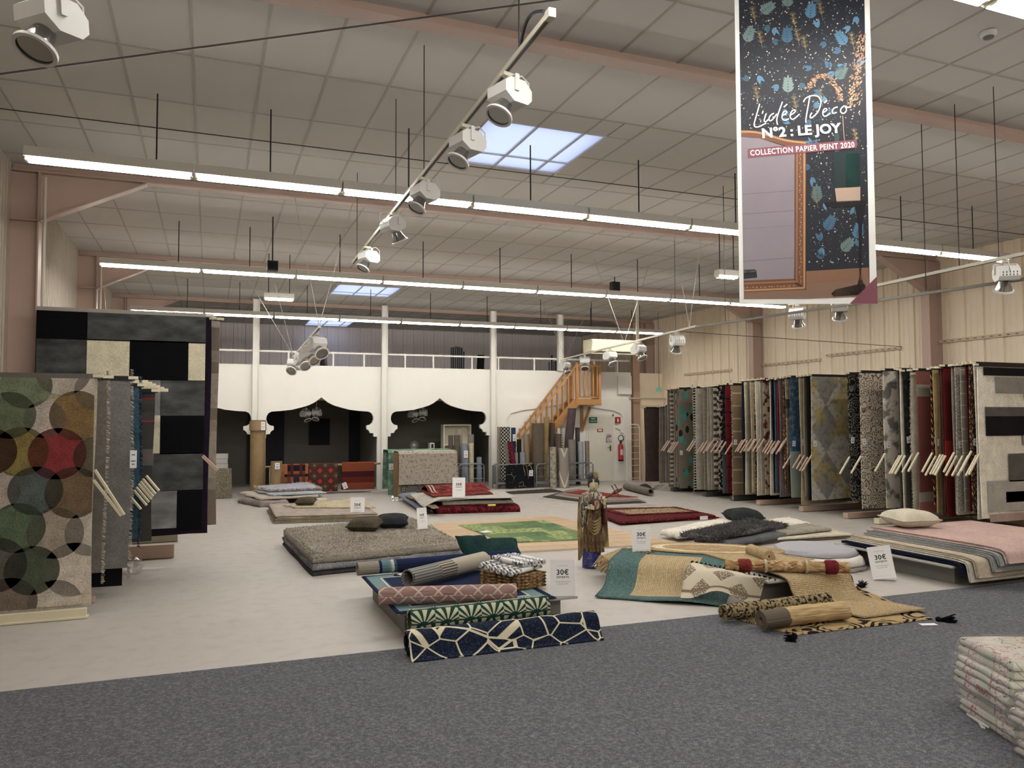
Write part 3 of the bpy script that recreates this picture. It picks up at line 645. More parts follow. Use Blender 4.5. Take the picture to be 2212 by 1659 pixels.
for x0, z0, x1, z1, m in ((235, 380, 562, 572, BK), (562, 395, 1318, 590, SL), (232, 572, 556, 830, SL), (556, 575, 831, 830, CR), (831, 582, 1206, 835, BK), (1206, 592, 1313, 835, CR), (600, 830, 1028, 1058, SV), (1028, 836, 1310, 1060, SL), (232, 830, 600, 1300, BK),
                          (600, 1058, 1026, 1305, CR), (1026, 1060, 1303, 1305, BK), (232, 1305, 1300, 1548, SL), (600, 1548, 1132, 1790, SV), (1132, 1545, 1290, 1785, BK)):
    Q = [at2(a/2.962, 540+b/2.962, y) for a, b in ((x0, z0), (x1, z0), (x1, z1), (x0, z1))]
    xa, xb = min(Q[0][0], Q[3][0]), (Q[1][0]+Q[2][0])/2; za, zc = (Q[0][1]+Q[1][1])/2, (Q[2][1]+Q[3][1])/2
    pl.append((clip_poly([(xa, za), (xb, za), (xb, zc), (xa, zc)], xs+.01, xe-.02, zb+.02, zt-.01), m))
inlay('woven_blocks', pl, lambda a, b: (a, y-.0205, b), t)
left(456, 690, 1152, 11.5, 'dark purple rug edge just behind the tall patchwork rug', fab('231a2b'), rod=None, bar=plain('8d877a', .5), xw=xs)
xe, zt = at2(473, 692, 11.8); t = hanging('beige rug with triangle patchwork behind the tall black rug', xe, xs, 11.8, zt, at2(465, 1133, 11.8)[1], pat('patch', '9a8c7b', '7f7163', 'a79a8a', 2.), GL, wav=.004)[0]
A, C = atY(438, 985, 11.2), atY(470, 1016, 11.15); B().bar(A, C, .03, .04).build('pull_rod', M_PINK, t)
t = rack('left-hand rug rack with pink wooden foot beam', 9.2, 12.0, at2(100, 800, 9.4)[1]-.1, [(fl(330, 1207)[1], fl(375, 1207)[0], M_PINK), (fl(340, 1172)[1], fl(383, 1172)[0], plain('8d8468', .6))], XL+.12, 0, 1)
A = at2(186, 1328, 8.95); B().box((XL+.1, 8.93, .005), (A[0], 9.0, .095)).build('base_board', M_CREAM, t)
B().box((XL+.1, 8.9, .005), (A[0]+.02, 9.03, .02)).build('base_board', M_CREAM, t)
A = atY(268, 1240, 10.2); B().bar((XL+.3, 9.6, .05), (atY(205, 1262, 9.6)[0], 9.6, .05), .06, .06).build('foot_beam', M_PINK, t)
# ================================================================== RUGS ON THE FLOOR AND ON THE LOW PLATFORMS
def V2(a): return np.array(a[:2], float)
def slab(name, Q, z0, th, mat, label=None, cat='rug', group=None, parent=None, n=26, fuzz=.006, rough=0., wob=.012, over=None, edge=1.0, uvf=None, kind=None, seed=None):
    """soft rug lying flat; Q = four floor-plan corners (world xy), z0 underside"""
    r = np.random.default_rng(seed if seed is not None else int(abs(Q[0][0]*917+Q[0][1]*331+z0*777)*10) % 99991)
    Q = [V2(q) for q in Q]; L = max(np.linalg.norm(Q[1]-Q[0]), np.linalg.norm(Q[2]-Q[3])); Wd = max(np.linalg.norm(Q[3]-Q[0]), np.linalg.norm(Q[2]-Q[1]))
    a = n; b = max(4, int(n*Wd/L)); b = min(b, 60)
    us = np.linspace(0, 1, a); vs = np.linspace(0, 1, b); us = .35*us+.65*(.5-.5*np.cos(np.pi*us)); vs = .35*vs+.65*(.5-.5*np.cos(np.pi*vs)); U, Vv = np.meshgrid(us, vs, indexing='ij')
    XY = ((1-U)*(1-Vv))[..., None]*Q[0]+(U*(1-Vv))[..., None]*Q[1]+(U*Vv)[..., None]*Q[2]+((1-U)*Vv)[..., None]*Q[3]
    dm = np.minimum(np.minimum(U, 1-U)*L, np.minimum(Vv, 1-Vv)*Wd)
    e = np.clip(dm/(th*edge+1e-6), 0, 1); ez = .45+.55*np.sqrt(1-(1-e)**2)
    Z = z0+th*ez+r.normal(0, fuzz, U.shape)*(e > 0)+rough*(np.sin(U*9+r.uniform(0, 6))*np.sin(Vv*7+r.uniform(0, 6)))*np.clip(e, 0, 1)
    ph = r.uniform(0, 6, 4); XY = XY+np.stack([np.sin(Vv*11+ph[0])*wob*.5+np.sin(U*13+ph[1])*wob*.4, np.sin(U*12+ph[2])*wob*.5+np.sin(Vv*9+ph[3])*wob*.4], 2)
    Z = np.minimum(Z, z0+th); z0 += .003; Z = np.maximum(Z, z0+.002)
    if over is not None: Z = Z+over(XY[..., 0], XY[..., 1], U, Vv)
    T = np.concatenate([XY, Z[..., None]], 2).reshape(-1, 3); I = np.arange(a*b).reshape(a, b)
    f = [(int(I[i, j]), int(I[i+1, j]), int(I[i+1, j+1]), int(I[i, j+1])) for i in range(a-1) for j in range(b-1)]
    ring = [int(k) for k in list(I[:, 0])+list(I[-1, 1:])+list(I[::-1, -1][1:])+list(I[0, ::-1][1:-1])]
    bot = T[ring].copy(); bot[:, 2] = z0 if over is None else bot[:, 2]-th*.45; k0 = len(T); m = len(ring)
    f += [(ring[i], ring[(i+1) % m], k0+(i+1) % m, k0+i) for i in range(m)]; f.append(tuple(range(k0, k0+m)))
    Uv = np.concatenate([np.stack([U*L, Vv*Wd], 2).reshape(-1, 2), np.stack([U*L, Vv*Wd], 2).reshape(-1, 2)[ring]])
    return mk(name, np.concatenate([T, bot]), f, mat, parent, 'all' if fuzz < .02 else False, uv=Uv, label=label, cat=cat if parent is None else None, group=group, kind=kind)
def tufts(name, Q, z, n, L, mat, parent, spread=.8, r0=.006, lie=(0, 0)):
    """loose pile over a quadrilateral"""
    Q = [V2(q) for q in Q]; v = []; f = []
    for k in range(n):
        u, w = RNG.random(2); p = (1-u)*(1-w)*Q[0]+u*(1-w)*Q[1]+u*w*Q[2]+(1-u)*w*Q[3]; zz = z(p[0], p[1]) if callable(z) else z
        d = RNG.normal(0, spread, 2)+np.array(lie); d3 = _unit(np.array([d[0], d[1], 1.]))*L*RNG.uniform(.6, 1.2); s = np.array([*RNG.normal(0, 1, 2), 0]); s = _unit(s)*r0
        P0 = np.array([p[0], p[1], zz-.004]); v += [P0-s, P0+s, P0+d3]; f.append((3*k, 3*k+1, 3*k+2))
    return mk(name, v, f, mat, parent, fix=False, kind='stuff')
def edge_tufts(name, Q, z0, z1, n, L, mat, parent, r0=.006):
    Q = [V2(q) for q in Q]; c = sum(Q)/4; v = []; f = []; per = [np.linalg.norm(Q[(i+1) % 4]-Q[i]) for i in range(4)]; k = 0
    for i in range(4):
        for _ in range(int(n*per[i]/sum(per))):
            p = Q[i]+(Q[(i+1) % 4]-Q[i])*RNG.random(); o = _unit(p-c); z = RNG.uniform(z0, z1)
            P0 = np.array([*(p-o*.02), z]); d = _unit(np.array([o[0]+RNG.normal(0, .5), o[1]+RNG.normal(0, .5), RNG.normal(-.1, .5)]))*L*RNG.uniform(.6, 1.3)
            s = _unit(RNG.normal(0, 1, 3))*r0; v += [P0-s, P0+s, P0+d]; f.append((3*k, 3*k+1, 3*k+2)); k += 1
    return mk(name, v, f, mat, parent, fix=False, kind='stuff')
def quad(z, *px): return [fl(x, y, z)[:2] for x, y in px]
def inset(Q, d):
    c = sum(V2(q) for q in Q)/4; return [c+(V2(q)-c)*(1-d/np.linalg.norm(V2(q)-c)) for q in Q]
def shift(Q, dx, dy): return [V2(q)+np.array([dx, dy]) for q in Q]
def spiral_roll(name, p, q, r, mat, label, group=None, th=.012, turns=2.6, flap=None, mat2=None, cat='rolled rug', sag=0., n=1, parent=None, squash=1., start=0., uvo=(0, 0), bow=0.):
    """rug rolled up about the axis p-q; flap = (angle where the roll ends, length of the loose end)"""
    p = np.array(p, float); q = np.array(q, float); ax = q-p; Ln = np.linalg.norm(ax); ax /= Ln
    side = np.cross(ax, (0, 0, 1.)); side = _unit(side) if np.linalg.norm(side) > .2 else np.array([1., 0, 0]); up = np.cross(side, ax)
    m = int(26*turns); rin = max(r-th*1.25*turns, r*.22); pr = []; s = 0.; ln = [0.]
    for k in range(m+1):
        a = start-2*math.pi*turns*(1-k/m); rr = rin+(r-rin)*k/m-th/2; pr.append((rr*math.cos(a), rr*math.sin(a)*squash))
    if flap:
        (fx, fz), kk = flap[0], 6
        x0, z0 = pr[-1]
        for k in range(1, kk+1): pr.append((x0+(fx-x0)*k/kk, z0+(fz-z0)*(1-(1-k/kk)**2)))
    nv = max(2, int(Ln/.12)) if (sag or bow) else 3
    P = np.array([[p+ax*Ln*t+side*(x+bow*math.sin(math.pi*t))+up*(z-sag*math.sin(math.pi*t)) for t in np.linspace(0, 1, nv)] for x, z in pr])
    return sheet(name, P, th, mat2 or mat, parent, two=mat, label=label, cat=None if parent else cat, group=group, smooth='all' if False else 40)
def pillow(label, c, sx, sy, h, rotz, tilt, mat, name='cushion', group=None, roll=0.):
    n = 17; a = np.linspace(-1, 1, n); U, W = np.meshgrid(a, a, indexing='ij'); k = 1-.10*(1-np.abs(U)**2*np.abs(W)**2); ed = (1-U**4)*(1-W**4)
    pin = 1-.09*(1-(np.abs(U)*np.abs(W)))*np.maximum(np.abs(U), np.abs(W))**2
    X, Y, Z = U*sx/2*pin, W*sy/2*pin, h/2*np.sqrt(np.clip(ed, 0, 1))*(1+.06*np.sin(U*5+1)*np.sin(W*4))
    R = np.array(Matrix.Rotation(rotz, 3, 'Z') @ Matrix.Rotation(tilt, 3, 'X') @ Matrix.Rotation(roll, 3, 'Y'))
    T = np.concatenate([np.stack([X, Y, Z], 2).reshape(-1, 3), np.stack([X, Y, -Z], 2).reshape(-1, 3)])@R.T+np.array(c)
    I = np.arange(n*n).reshape(n, n); f = []
    for i in range(n-1):
        for j in range(n-1):
            q = [int(x) for x in (I[i, j], I[i+1, j], I[i+1, j+1], I[i, j+1])]; f += [tuple(q), tuple(x+n*n for x in q[::-1])]
    t = thing(name, label, 'cushion', (c[0], c[1], T[:, 2].min()), group)
    mk('cover', T, f, mat, t, 'all'); e = [int(x) for x in list(I[:, 0])+list(I[-1, 1:])+list(I[::-1, -1][1:])+list(I[0, ::-1][1:])]
    B().tube([T[x] for x in e], .008, 5, cap=False).build('piping', mat, t, True)
    return t
# ---- printed offer signs in acrylic stands
TXT = {}
def textmesh(s, size, bold=0., spacing=1., shear=0., align='CENTER'):
    k = (s, size, bold, spacing, shear, align)
    if k not in TXT:
        c = bpy.data.curves.new('lettering', 'FONT'); c.body = s; c.size = size; c.offset = bold; c.space_character = spacing; c.shear = shear; c.align_x = align; c.align_y = 'CENTER'; c.resolution_u = 3
        o = bpy.data.objects.new('lettering', c); COL.objects.link(o); bpy.context.view_layer.update()
        me = bpy.data.meshes.new_from_object(o.evaluated_get(bpy.context.evaluated_depsgraph_get()))
        v = np.array([x.co[:2] for x in me.vertices]); f = [tuple(p.vertices) for p in me.polygons]; bpy.data.objects.remove(o); bpy.data.meshes.remove(me); TXT[k] = (v, f)
    return TXT[k]
def letter(name, items, fmap, parent, **kw):
    """items: (text args, x, y, rot, material)"""
    b = B(); mats = []
    for (s, size, bold, sp, sh), x, y, rot, m in items:
        v, f = textmesh(s, size, bold, sp, sh); ca, sa = math.cos(rot), math.sin(rot)
        if m not in mats: mats.append(m)
        b.cur = mats.index(m); b.add([fmap(x+p[0]*ca-p[1]*sa, y+p[0]*sa+p[1]*ca) for p in v], f)
    return mk(name, b.v, b.f, mats, parent, mi=b.mi, fix=False, kind='stuff', **kw)
M_INK = plain('141414', .7); M_GREY = plain('8b8b8e', .7); M_PAPER = plain('e9e8e6', .5, var=.01)
def offer_sign(label, base, w, h, face, lean=.12, tilt=0., small=True):
    """A-format offer card: base = centre of the lower edge"""
    c = np.array(base, float); n = np.array([math.sin(face), -math.cos(face), 0.]); n = _unit(n+np.array([0, 0, lean])); r = _unit(np.cross((0, 0, 1.), -n)); u = np.cross(r, -n)
    if u[2] < 0: u = -u
    r = np.array([math.cos(face), math.sin(face), 0.]); u = _unit(np.cross(n, r)); u = -u if u[2] < 0 else u
    r, u = r*math.cos(tilt)+u*math.sin(tilt), u*math.cos(tilt)-r*math.sin(tilt)
    t = thing('offer_sign', label, 'sign', c, 'offer signs')
    fm = lambda d: (lambda x, y: c+r*x*w+u*y*h+n*d)
    B().prism([(-.5, 0), (.5, 0), (.5, 1), (-.5, 1)], lambda a, b, d: fm(d)(a, b), -.004, 0).build('card', M_PAPER, t)
    b = B()
    for x0, y0, x1, y1 in ((-.5, -.01, -.47, 1.01), (.47, -.01, .5, 1.01), (-.5, .985, .5, 1.01), (-.5, .10, .5, .115)): b.prism([(x0, y0), (x1, y0), (x1, y1), (x0, y1)], lambda a, b_, d: fm(d)(a, b_), .0005, .003)
    b.build('acrylic_stand', plain('f2f2f4', .08, .6), t, kind='stuff')
    B().bar(c-n*.001+np.array((0, 0, .004)), c-_unit(np.array([n[0], n[1], 0]))*w*.35+np.array((0, 0, .004)), w, .006).build('foot', plain('e3e4e8', .1, .6), t)
    it = [(('30€', .28, .006, 1.1, 0), 0, .66, 0, M_INK), (('OFFERTS', .105, .003, 1.25, 0), 0, .525, 0, M_INK)]
    if small: it += [(('DU 15/01 AU 11/02', .05, 0, 1, 0), 0, .85, 0, M_GREY), (("Tous les 100€ D'ACHAT", .056, .001, 1, 0), 0, .40, 0, M_GREY), (('sur tous les TAPIS', .056, .001, 1, 0), 0, .34, 0, M_GREY)]
    ar = h/w
    letter('lettering', [((s, sz*1.02, bd, sp, sh), x, (y*ar), ro, m) for (s, sz, bd, sp, sh), x, y, ro, m in it], lambda x, y: c+r*x*w+u*y*w+n*.0012, t)
    return t
YAW = -math.atan2(.366, .93)     # facing the viewer
# ---------------------------------------------------------------- left pile of thick shag rugs
Q = quad(.27, (613, 1141), (676, 1199), (998, 1169), (892, 1117))
g = G('shag_greige', .95, .05); n1 = g.noise(g.tc(), 55, 3); n2 = g.noise(g.tc(), 3, 3); g.col(g.mix(g.ma('ADD', g.ma('MULTIPLY', n1, .7), g.ma('MULTIPLY', n2, .3)), '4f483e', 'c9bfae')); g.bump(n1, 1., .03); M_SHAG = g.m
M_SHAGG = fab('77777a', .45, 60, .9, 120); M_SHAGD = fab('3c3b3d', .45, 60, .9, 120)
GP = 'rugs in the pile of shag rugs'
slab('shag_rug', inset(Q, -.02), .0, .07, M_SHAGD, 'dark grey shag rug at the bottom of the big shag pile', group=GP, n=50)
t = slab('shag_rug', inset(Q, -.03), .07, .09, M_SHAGG, 'mid-grey shag rug in the middle of the big shag pile', group=GP, n=60, fuzz=.008); edge_tufts('pile', inset(Q, -.03), .1, .135, 2600, .03, M_SHAGG, t)
t = slab('shag_rug', Q, .155, .12, M_SHAG, 'thick greige shag rug on top of the big shag pile', group=GP, n=80, fuzz=.007, rough=.006); tufts('pile', inset(Q, .04), .268, 16000, .034, M_SHAG, t); edge_tufts('edge_pile', Q, .19, .25, 4500, .035, M_SHAG, t)
c = fl(793, 1142, .30); pillow('olive brown cushion on the greige shag rug', c+np.array((-.03, 0, .075)), .50, .42, .2, -.5, .12, fab('4a4234', .3))
c = fl(841, 1139, .30); pillow('dark slate cushion on the greige shag rug', c+np.array((.08, .14, .085)), .5, .42, .19, -.25, .15, fab('2b2c31'))
offer_sign('offer sign leaning at the back of the greige shag rug', fl(913, 1143, .28)+np.array((0, 0, .0)), .19, .33, YAW+.75, .1)
# ---------------------------------------------------------------- layered beige pile behind it
Q = quad(.17, (578, 1086), (592, 1112), (822, 1106), (778, 1079)); GP = 'rugs in the layered beige pile'
for k, (h, ds, th, dz) in enumerate((('6f6a62', 'grey rug at the bottom of the layered beige pile', .03, 0), ('b7a987', 'cream rug second from the bottom of the layered beige pile', .03, .03), ('7a6a4a', 'brown flecked rug in the layered beige pile', .025, .06), ('c2b79c', 'ivory shaggy rug in the layered beige pile', .035, .085), ('9a8d84', 'mauve grey rug in the layered beige pile', .03, .12))):
    q = shift(inset(Q, .05*(k > 2)-.03*(k == 0)), RNG.uniform(-.03, .03), RNG.uniform(-.03, .03)); slab('rug', q, dz, th, fab(h, .3), ds, group=GP, n=40)
q = quad(.18, (612, 1090), (640, 1095), (812, 1095), (770, 1077)); t = slab('rug', q, .15, .03, fab('b0a283', .3), 'beige fringed rug on top of the layered beige pile', group=GP, n=40); edge_tufts('fringe', q, .155, .17, 900, .06, fab('c3b796'), t)
c = fl(660, 1088, .2); pillow('small olive cushion on the layered beige pile', c+np.array((0, -.05, .06)), .42, .34, .16, -.3, .1, fab('4c4536', .3))
offer_sign('offer sign at the front of the layered beige pile', fl(773, 1121, .0)+np.array((-.03, -.1, 0)), .28, .44, YAW, .08)
# ---------------------------------------------------------------- folded plush throws at the far left
GP = 'folded plush throws at the far left'
for ds, qp, z, th, h in (('mauve plush throw at the bottom of the far left stack', ((510, 1073), (556, 1082), (624, 1079), (618, 1062)), 0, .15, '857a78'), ('cream plush throw folded in the far left stack', ((520, 1062), (566, 1074), (690, 1068), (655, 1050)), .155, .065, 'b0a697'), ('pale blue-grey plush throw in the far left stack', ((545, 1057), (588, 1067), (702, 1062), (668, 1045)), .225, .055, '9a9fa6'), ('beige throw folded in front of the far left stack', ((632, 1071), (650, 1079), (706, 1075), (688, 1065)), 0, .14, 'aea592')):
    slab('folded_throw', quad(z+th, *qp), z, th, fab(h, .2, 20), ds, 'throw', GP, n=36, edge=1.1, rough=.02, wob=.07, fuzz=.003)
qp = quad(.345, (550, 1050), (582, 1058), (694, 1053), (662, 1041)); t = slab('folded_throw', qp, .285, .06, fab('9a9aa6', .3), 'grey throw with tasselled edge on top of the far left stack', 'throw', GP, n=36, edge=1., rough=.01, wob=.06); edge_tufts('fringe', qp, .315, .335, 1500, .07, fab('b3a792', .4), t, .012)
# ---------------------------------------------------------------- central pile with red rugs
GP = 'rugs in the central pile'
A = fl(942, 1111); C = fl(1124, 1106); d = _unit((C-A)[:2]); nrm = np.array([-d[1], d[0]]); Lq = np.linalg.norm((C-A)[:2]); A2 = A[:2]
bl = lambda a, b: A2+d*a+nrm*b
g = G('rug_wine', .95, .08); n = g.noise(g.tc(), 16, 4); g.col(g.ramp(n, [(.35, '2d1115'), (.5, '5a0f1a'), (.65, '7c1a22')])); M_WINE = g.m
slab('rug', [bl(0, 0), bl(Lq, 0), bl(Lq, 1.3), bl(0, 1.3)], 0, .17, M_WINE, 'wine red rolled-edge rug at the bottom of the central pile', group=GP, n=40, edge=.6)
wr = slab('wrapped_rug', [bl(.15, .12), bl(Lq-.12, .12), bl(Lq-.12, 1.2), bl(.15, 1.2)], .17, .1, plain('a39a8e', .25, .5, var=.35, sc=14), 'rug folded in clear plastic wrap in the central pile', group=GP, n=40, fuzz=.008, edge=.7)
c = fl(1062, 1091, .22); B().box((c[0]-.08, c[1]-.03, .205), (c[0]+.08, c[1]+.02, .235)).build('sticker', plain('d8c628', .5), wr)
slab('rug', [bl(.35, .15), bl(Lq-.2, .05), bl(Lq-.15, 1.5), bl(.35, 1.5)], .27, .04, fab('23242b'), 'dark navy rug under the pale rug of the central pile', group=GP, n=30)
ov = lambda X, Y, U, W: -.16*np.clip(1-U*5, 0, 1)**1.5*np.clip(1.2-W, 0, 1)
slab('rug', [bl(-.25, .0), bl(Lq-.12, -.08), bl(Lq-.08, 1.55), bl(-.45, 1.55)], .31, .02, fab('a9a49a', .15), 'pale grey rug draped over the central pile', group=GP, n=44, over=ov, rough=.008)
e0, e1 = fl(862, 1075, .16), fl(935, 1107, .06)
slab('rug', [fl(860, 1073, .1)[:2], fl(905, 1103, .05)[:2], fl(935, 1106, .05)[:2], fl(900, 1066, .1)[:2]], .05, .05, fab('6b7686', .25), 'faded blue rug sliding off the left of the central pile', group=GP, n=30, over=lambda X, Y, U, W: .07*(1-U))
spiral_roll('rug_roll', fl(922, 1104, .07), fl(930, 1085, .17), .07, fab('2c333d'), 'rolled slate rug end at the left of the central pile', cat='rolled rug')
slab('rug', [fl(875, 1068, .22)[:2], fl(935, 1100, .17)[:2], fl(950, 1098, .17)[:2], fl(905, 1063, .2)[:2]], .17, .03, fab('7c6a4d', .3), 'brown striped rug at the left of the central pile', group=GP, n=24)
g = G('rug_scarlet', .95, .08); n = g.noise(g.tc(), 9, 5); g.col(g.ramp(n, [(.35, '431816'), (.5, '6f2623'), (.65, '8c352e')])); M_SCAR = g.m
Qr = quad(.36, (907, 1058), (935, 1071), (1066, 1065), (1035, 1050))
t = slab('rug', Qr, .335, .03, M_SCAR, 'red rug with cream stripes on top of the central pile', group=GP, n=40, rough=.012)
P = np.array([[np.array([*((1-u)*V2(Qr[0])+u*V2(Qr[3])), .37+.11*math.sin(math.pi*min(w*1.25, 1))])+np.array([*((V2(Qr[1])-V2(Qr[0]))*w*.75), 0]) for w in np.linspace(0, 1, 10)] for u in np.linspace(.02, .98, 16)])
sheet('folded_end', P, .018, M_SCAR, t)
for k in (.06, .11):
    i0 = V2(Qr[0])*(1-k)+V2(Qr[3])*k; Pp = np.array([[np.array([*i0, .384+.11*math.sin(math.pi*min(w*1.25, 1))])+np.array([*((V2(Qr[1])-V2(Qr[0]))*w*.75+(V2(Qr[3])-V2(Qr[0]))*e), 0]) for w in np.linspace(0, 1, 10)] for e in (0, .018)]); sheet('cream_stripe', Pp, .006, fab('b7a88e'), t)
offer_sign('offer sign on the pale rug of the central pile', fl(991, 1075, .345), .27, .42, YAW, .08)
# ---------------------------------------------------------------- parquet sample and green rug
zq = .03; A, C, D = fl(1000, 1196, zq), fl(918, 1129, zq), fl(1430, 1178, zq)
wl = quad(zq, (932, 1131), (1004, 1196), (1462, 1172), (1190, 1114)); wl = [V2(q) for q in wl]
par = thing('parquet_sample', 'pale oak parquet sample laid on the floor under the green rug', 'flooring', (*sum(wl)/4, 0))
g = G('oak_plank', .45, .35); r_ = g.n('ObjectInfo', 5); n = g.noise(g.ob(2, 14, 1), 6, 4); c1 = g.mix(g.noise(g.ob(.7, 2, 1), 3, 3), 'a98a62', 'c4a479')
g.col(g.mix(g.ma('MULTIPLY', g.step(n, .5, .7), .3), g.mix(g.ma('MULTIPLY', r_, .35), c1, '8f7048'), '957550')); M_OAK = g.m
ex, ey = wl[2]-wl[1], wl[0]-wl[1]; nb = 11
for i in range(nb):
    cuts = sorted({0., 1., *RNG.uniform(.15, .85, 2)})
    for a0, a1 in zip(cuts[:-1], cuts[1:]):
        q = [wl[1]+ex*a+((wl[0]+(wl[3]-wl[0])*a)-(wl[1]+ex*a))*b for a, b in ((a0+.0008, (i+.012)/nb), (a1-.0008, (i+.012)/nb), (a1-.0008, (i+.988)/nb), (a0+.0008, (i+.988)/nb))]
        B().add([(p[0], p[1], z) for z in (.004, zq) for p in q], [(3, 2, 1, 0), (4, 5, 6, 7), (0, 1, 5, 4), (1, 2, 6, 5), (2, 3, 7, 6), (3, 0, 4, 7)]).build('plank', M_OAK, par)
bb = B()
for i in range(4): p, q = wl[i], wl[(i+1) % 4]; bb.bar((*p, .015), (*q, .015), .03, .028)
bb.build('edging', plain('c0ad94', .4), par, kind='stuff')
g = G('rug_green_patch', .95, .08); uv = g.uv(); x, y_, _ = g.xy(uv)
cell = g.n('TexWhiteNoise', 0, Vector=g.vec(g.ma('FLOOR', g.ma('MULTIPLY', x, 2.1)), g.ma('FLOOR', g.ma('ADD', g.ma('MULTIPLY', y_, 2.6), g.ma('MULTIPLY', g.ma('FLOOR', g.ma('MULTIPLY', x, 2.1)), .37)))))
c = g.ramp(cell, [(0, '48643f'), (.3, '66794b'), (.5, '8b9558'), (.7, '52704a'), (.85, '979f66')], 'CONSTANT'); g.col(g.mix(g.step(g.noise(g.uv(1, 1.6), 8, 6), .45, .62), c, '617548'))
slab('green_rug', quad(.045, (989, 1133), (1093, 1172), (1300, 1163), (1178, 1123)), zq, .014, g.m, 'green patchwork rug lying on the oak parquet sample', n=40, fuzz=.001, wob=.002)
o = B().box((0, 0, 0), (.22, .14, .002)).build('paper_tag', M_CARD); c = fl(1049, 1148, .05); o.location = (c[0], c[1], .0465); o.rotation_euler = (0, 0, .6); tag(o, 'small white paper lying on the green rug', 'paper')
# ---------------------------------------------------------------- flat rugs behind the statue and the maroon pile
GP = 'flat rugs stacked behind the statue'
for k, (px, z, th, h, ds) in enumerate(((((1162, 1077), (1310, 1097), (1418, 1092), (1230, 1058)), .0, .012, 'a39e92', 'pale rug with dark line at the bottom of the stack behind the statue'), (((1172, 1074), (1300, 1091), (1398, 1086), (1235, 1058)), .012, .02, '3a3734', 'dark grey rug in the stack behind the statue'), (((1196, 1071), (1300, 1086), (1392, 1082), (1240, 1057)), .032, .02, '8b8378', 'taupe rug in the stack behind the statue'),
        (((1205, 1067), (1320, 1083), (1385, 1080), (1250, 1057)), .052, .02, '84706a', 'rose grey rug in the stack behind the statue'), (((1222, 1065), (1300, 1073), (1378, 1075), (1262, 1060)), .072, .025, '7d2a26', 'brick red rug on top of the stack behind the statue'))):
    slab('rug', quad(z, *px), z, th, fab(h, .2), ds, group=GP, n=34, rough=.004)
g = G('rug_maroon', .95, .08); n = g.noise(g.tc(), 20, 4); g.col(g.ramp(n, [(.35, '3c0f12'), (.6, '5b1518'), (.72, '7a3a30')])); M_MAR = g.m
GP = 'rugs in the maroon pile'
slab('rug', quad(.02, (1262, 1101), (1352, 1130), (1562, 1119), (1470, 1097)), 0, .03, M_MAR, 'lowest maroon rug of the maroon pile', group=GP, n=34)
slab('rug', quad(.08, (1262, 1098), (1340, 1127), (1546, 1112), (1462, 1094)), .03, .05, M_MAR, 'upper maroon rug with dark border of the maroon pile', group=GP, n=34)
t = slab('rug', quad(.11, (1306, 1101), (1352, 1111), (1510, 1104), (1460, 1095)), .08, .02, M_MAR, 'beige oriental rug with maroon border on the maroon pile', group=GP, n=34)
qi = inset(quad(.11, (1306, 1101), (1352, 1111), (1510, 1104), (1460, 1095)), .14); slab('field', qi, .098, .006, pat('damask', 'a8946c', '5a3a2c', sc=1.2), parent=t, n=20, fuzz=.001)
o = B().box((0, 0, 0), (.18, .004, .07)).build('price_label', M_CARD); c = fl(1514, 1119, .05); o.location = (c[0], c[1]-.1, .03); tag(o, 'white price label at the front of the maroon pile', 'label')
# ---------------------------------------------------------------- sheepskins
GP = 'sheepskins and plush rugs in the white and grey pile'
M_WOOLW = fab('d5cfc0', .12, 40, .9, 90); M_WOOLD = fab('565352', .55, 30, .9, 80)
slab('plush_rug', quad(.03, (1500, 1160), (1560, 1176), (1850, 1158), (1730, 1138)), 0, .05, fab('8d8078', .2), 'mauve plush rug under the slate rug of the sheepskin pile', group=GP, n=34)
slab('plush_rug', quad(.09, (1640, 1148), (1680, 1162), (1840, 1152), (1745, 1131)), .05, .04, fab('bcb39d', .2), 'cream plush rug at the right of the sheepskin pile', group=GP, n=34)
t = slab('sheepskin', quad(.10, (1430, 1150), (1470, 1159), (1640, 1131), (1560, 1122)), .055, .1, M_WOOLW, 'long white sheepskin at the left of the sheepskin pile', group=GP, n=40, fuzz=.012, wob=.05, rough=.02)
t = slab('sheepskin', quad(.1, (1640, 1128), (1660, 1135), (1748, 1132), (1700, 1119)), .055, .08, M_WOOLW, 'white sheepskin at the back of the sheepskin pile', group=GP, n=34, fuzz=.01, wob=.04)
slab('plush_rug', quad(.13, (1500, 1160), (1570, 1172), (1728, 1149), (1650, 1141)), .05, .09, fab('58595b', .2), 'slate grey plush rug in front of the sheepskin pile', group=GP, n=34, rough=.006)
q = quad(.16, (1470, 1160), (1536, 1170), (1700, 1139), (1620, 1128)); t = slab('sheepskin', q, .16, .07, M_WOOLD, 'charcoal long-haired sheepskin across the sheepskin pile', group=GP, n=60, fuzz=.014, wob=.07, rough=.02)
tufts('hair', inset(q, .05), .225, 9000, .06, M_WOOLD, t, 1.2, .005, (.4, -.4)); edge_tufts('edge_hair', q, .18, .22, 2500, .08, M_WOOLD, t)
slab('sheepskin', quad(.13, (1660, 1145), (1700, 1153), (1795, 1143), (1740, 1131)), .10, .05, fab('8f8878', .25), 'greige sheepskin at the right of the sheepskin pile', group=GP, n=34, fuzz=.01)
c = fl(1620, 1127, .15); pillow('dark green-black cushion at the back of the sheepskin pile', c+np.array((.05, .25, .08)), .62, .5, .24, -.2, .1, fab('2c302f'))
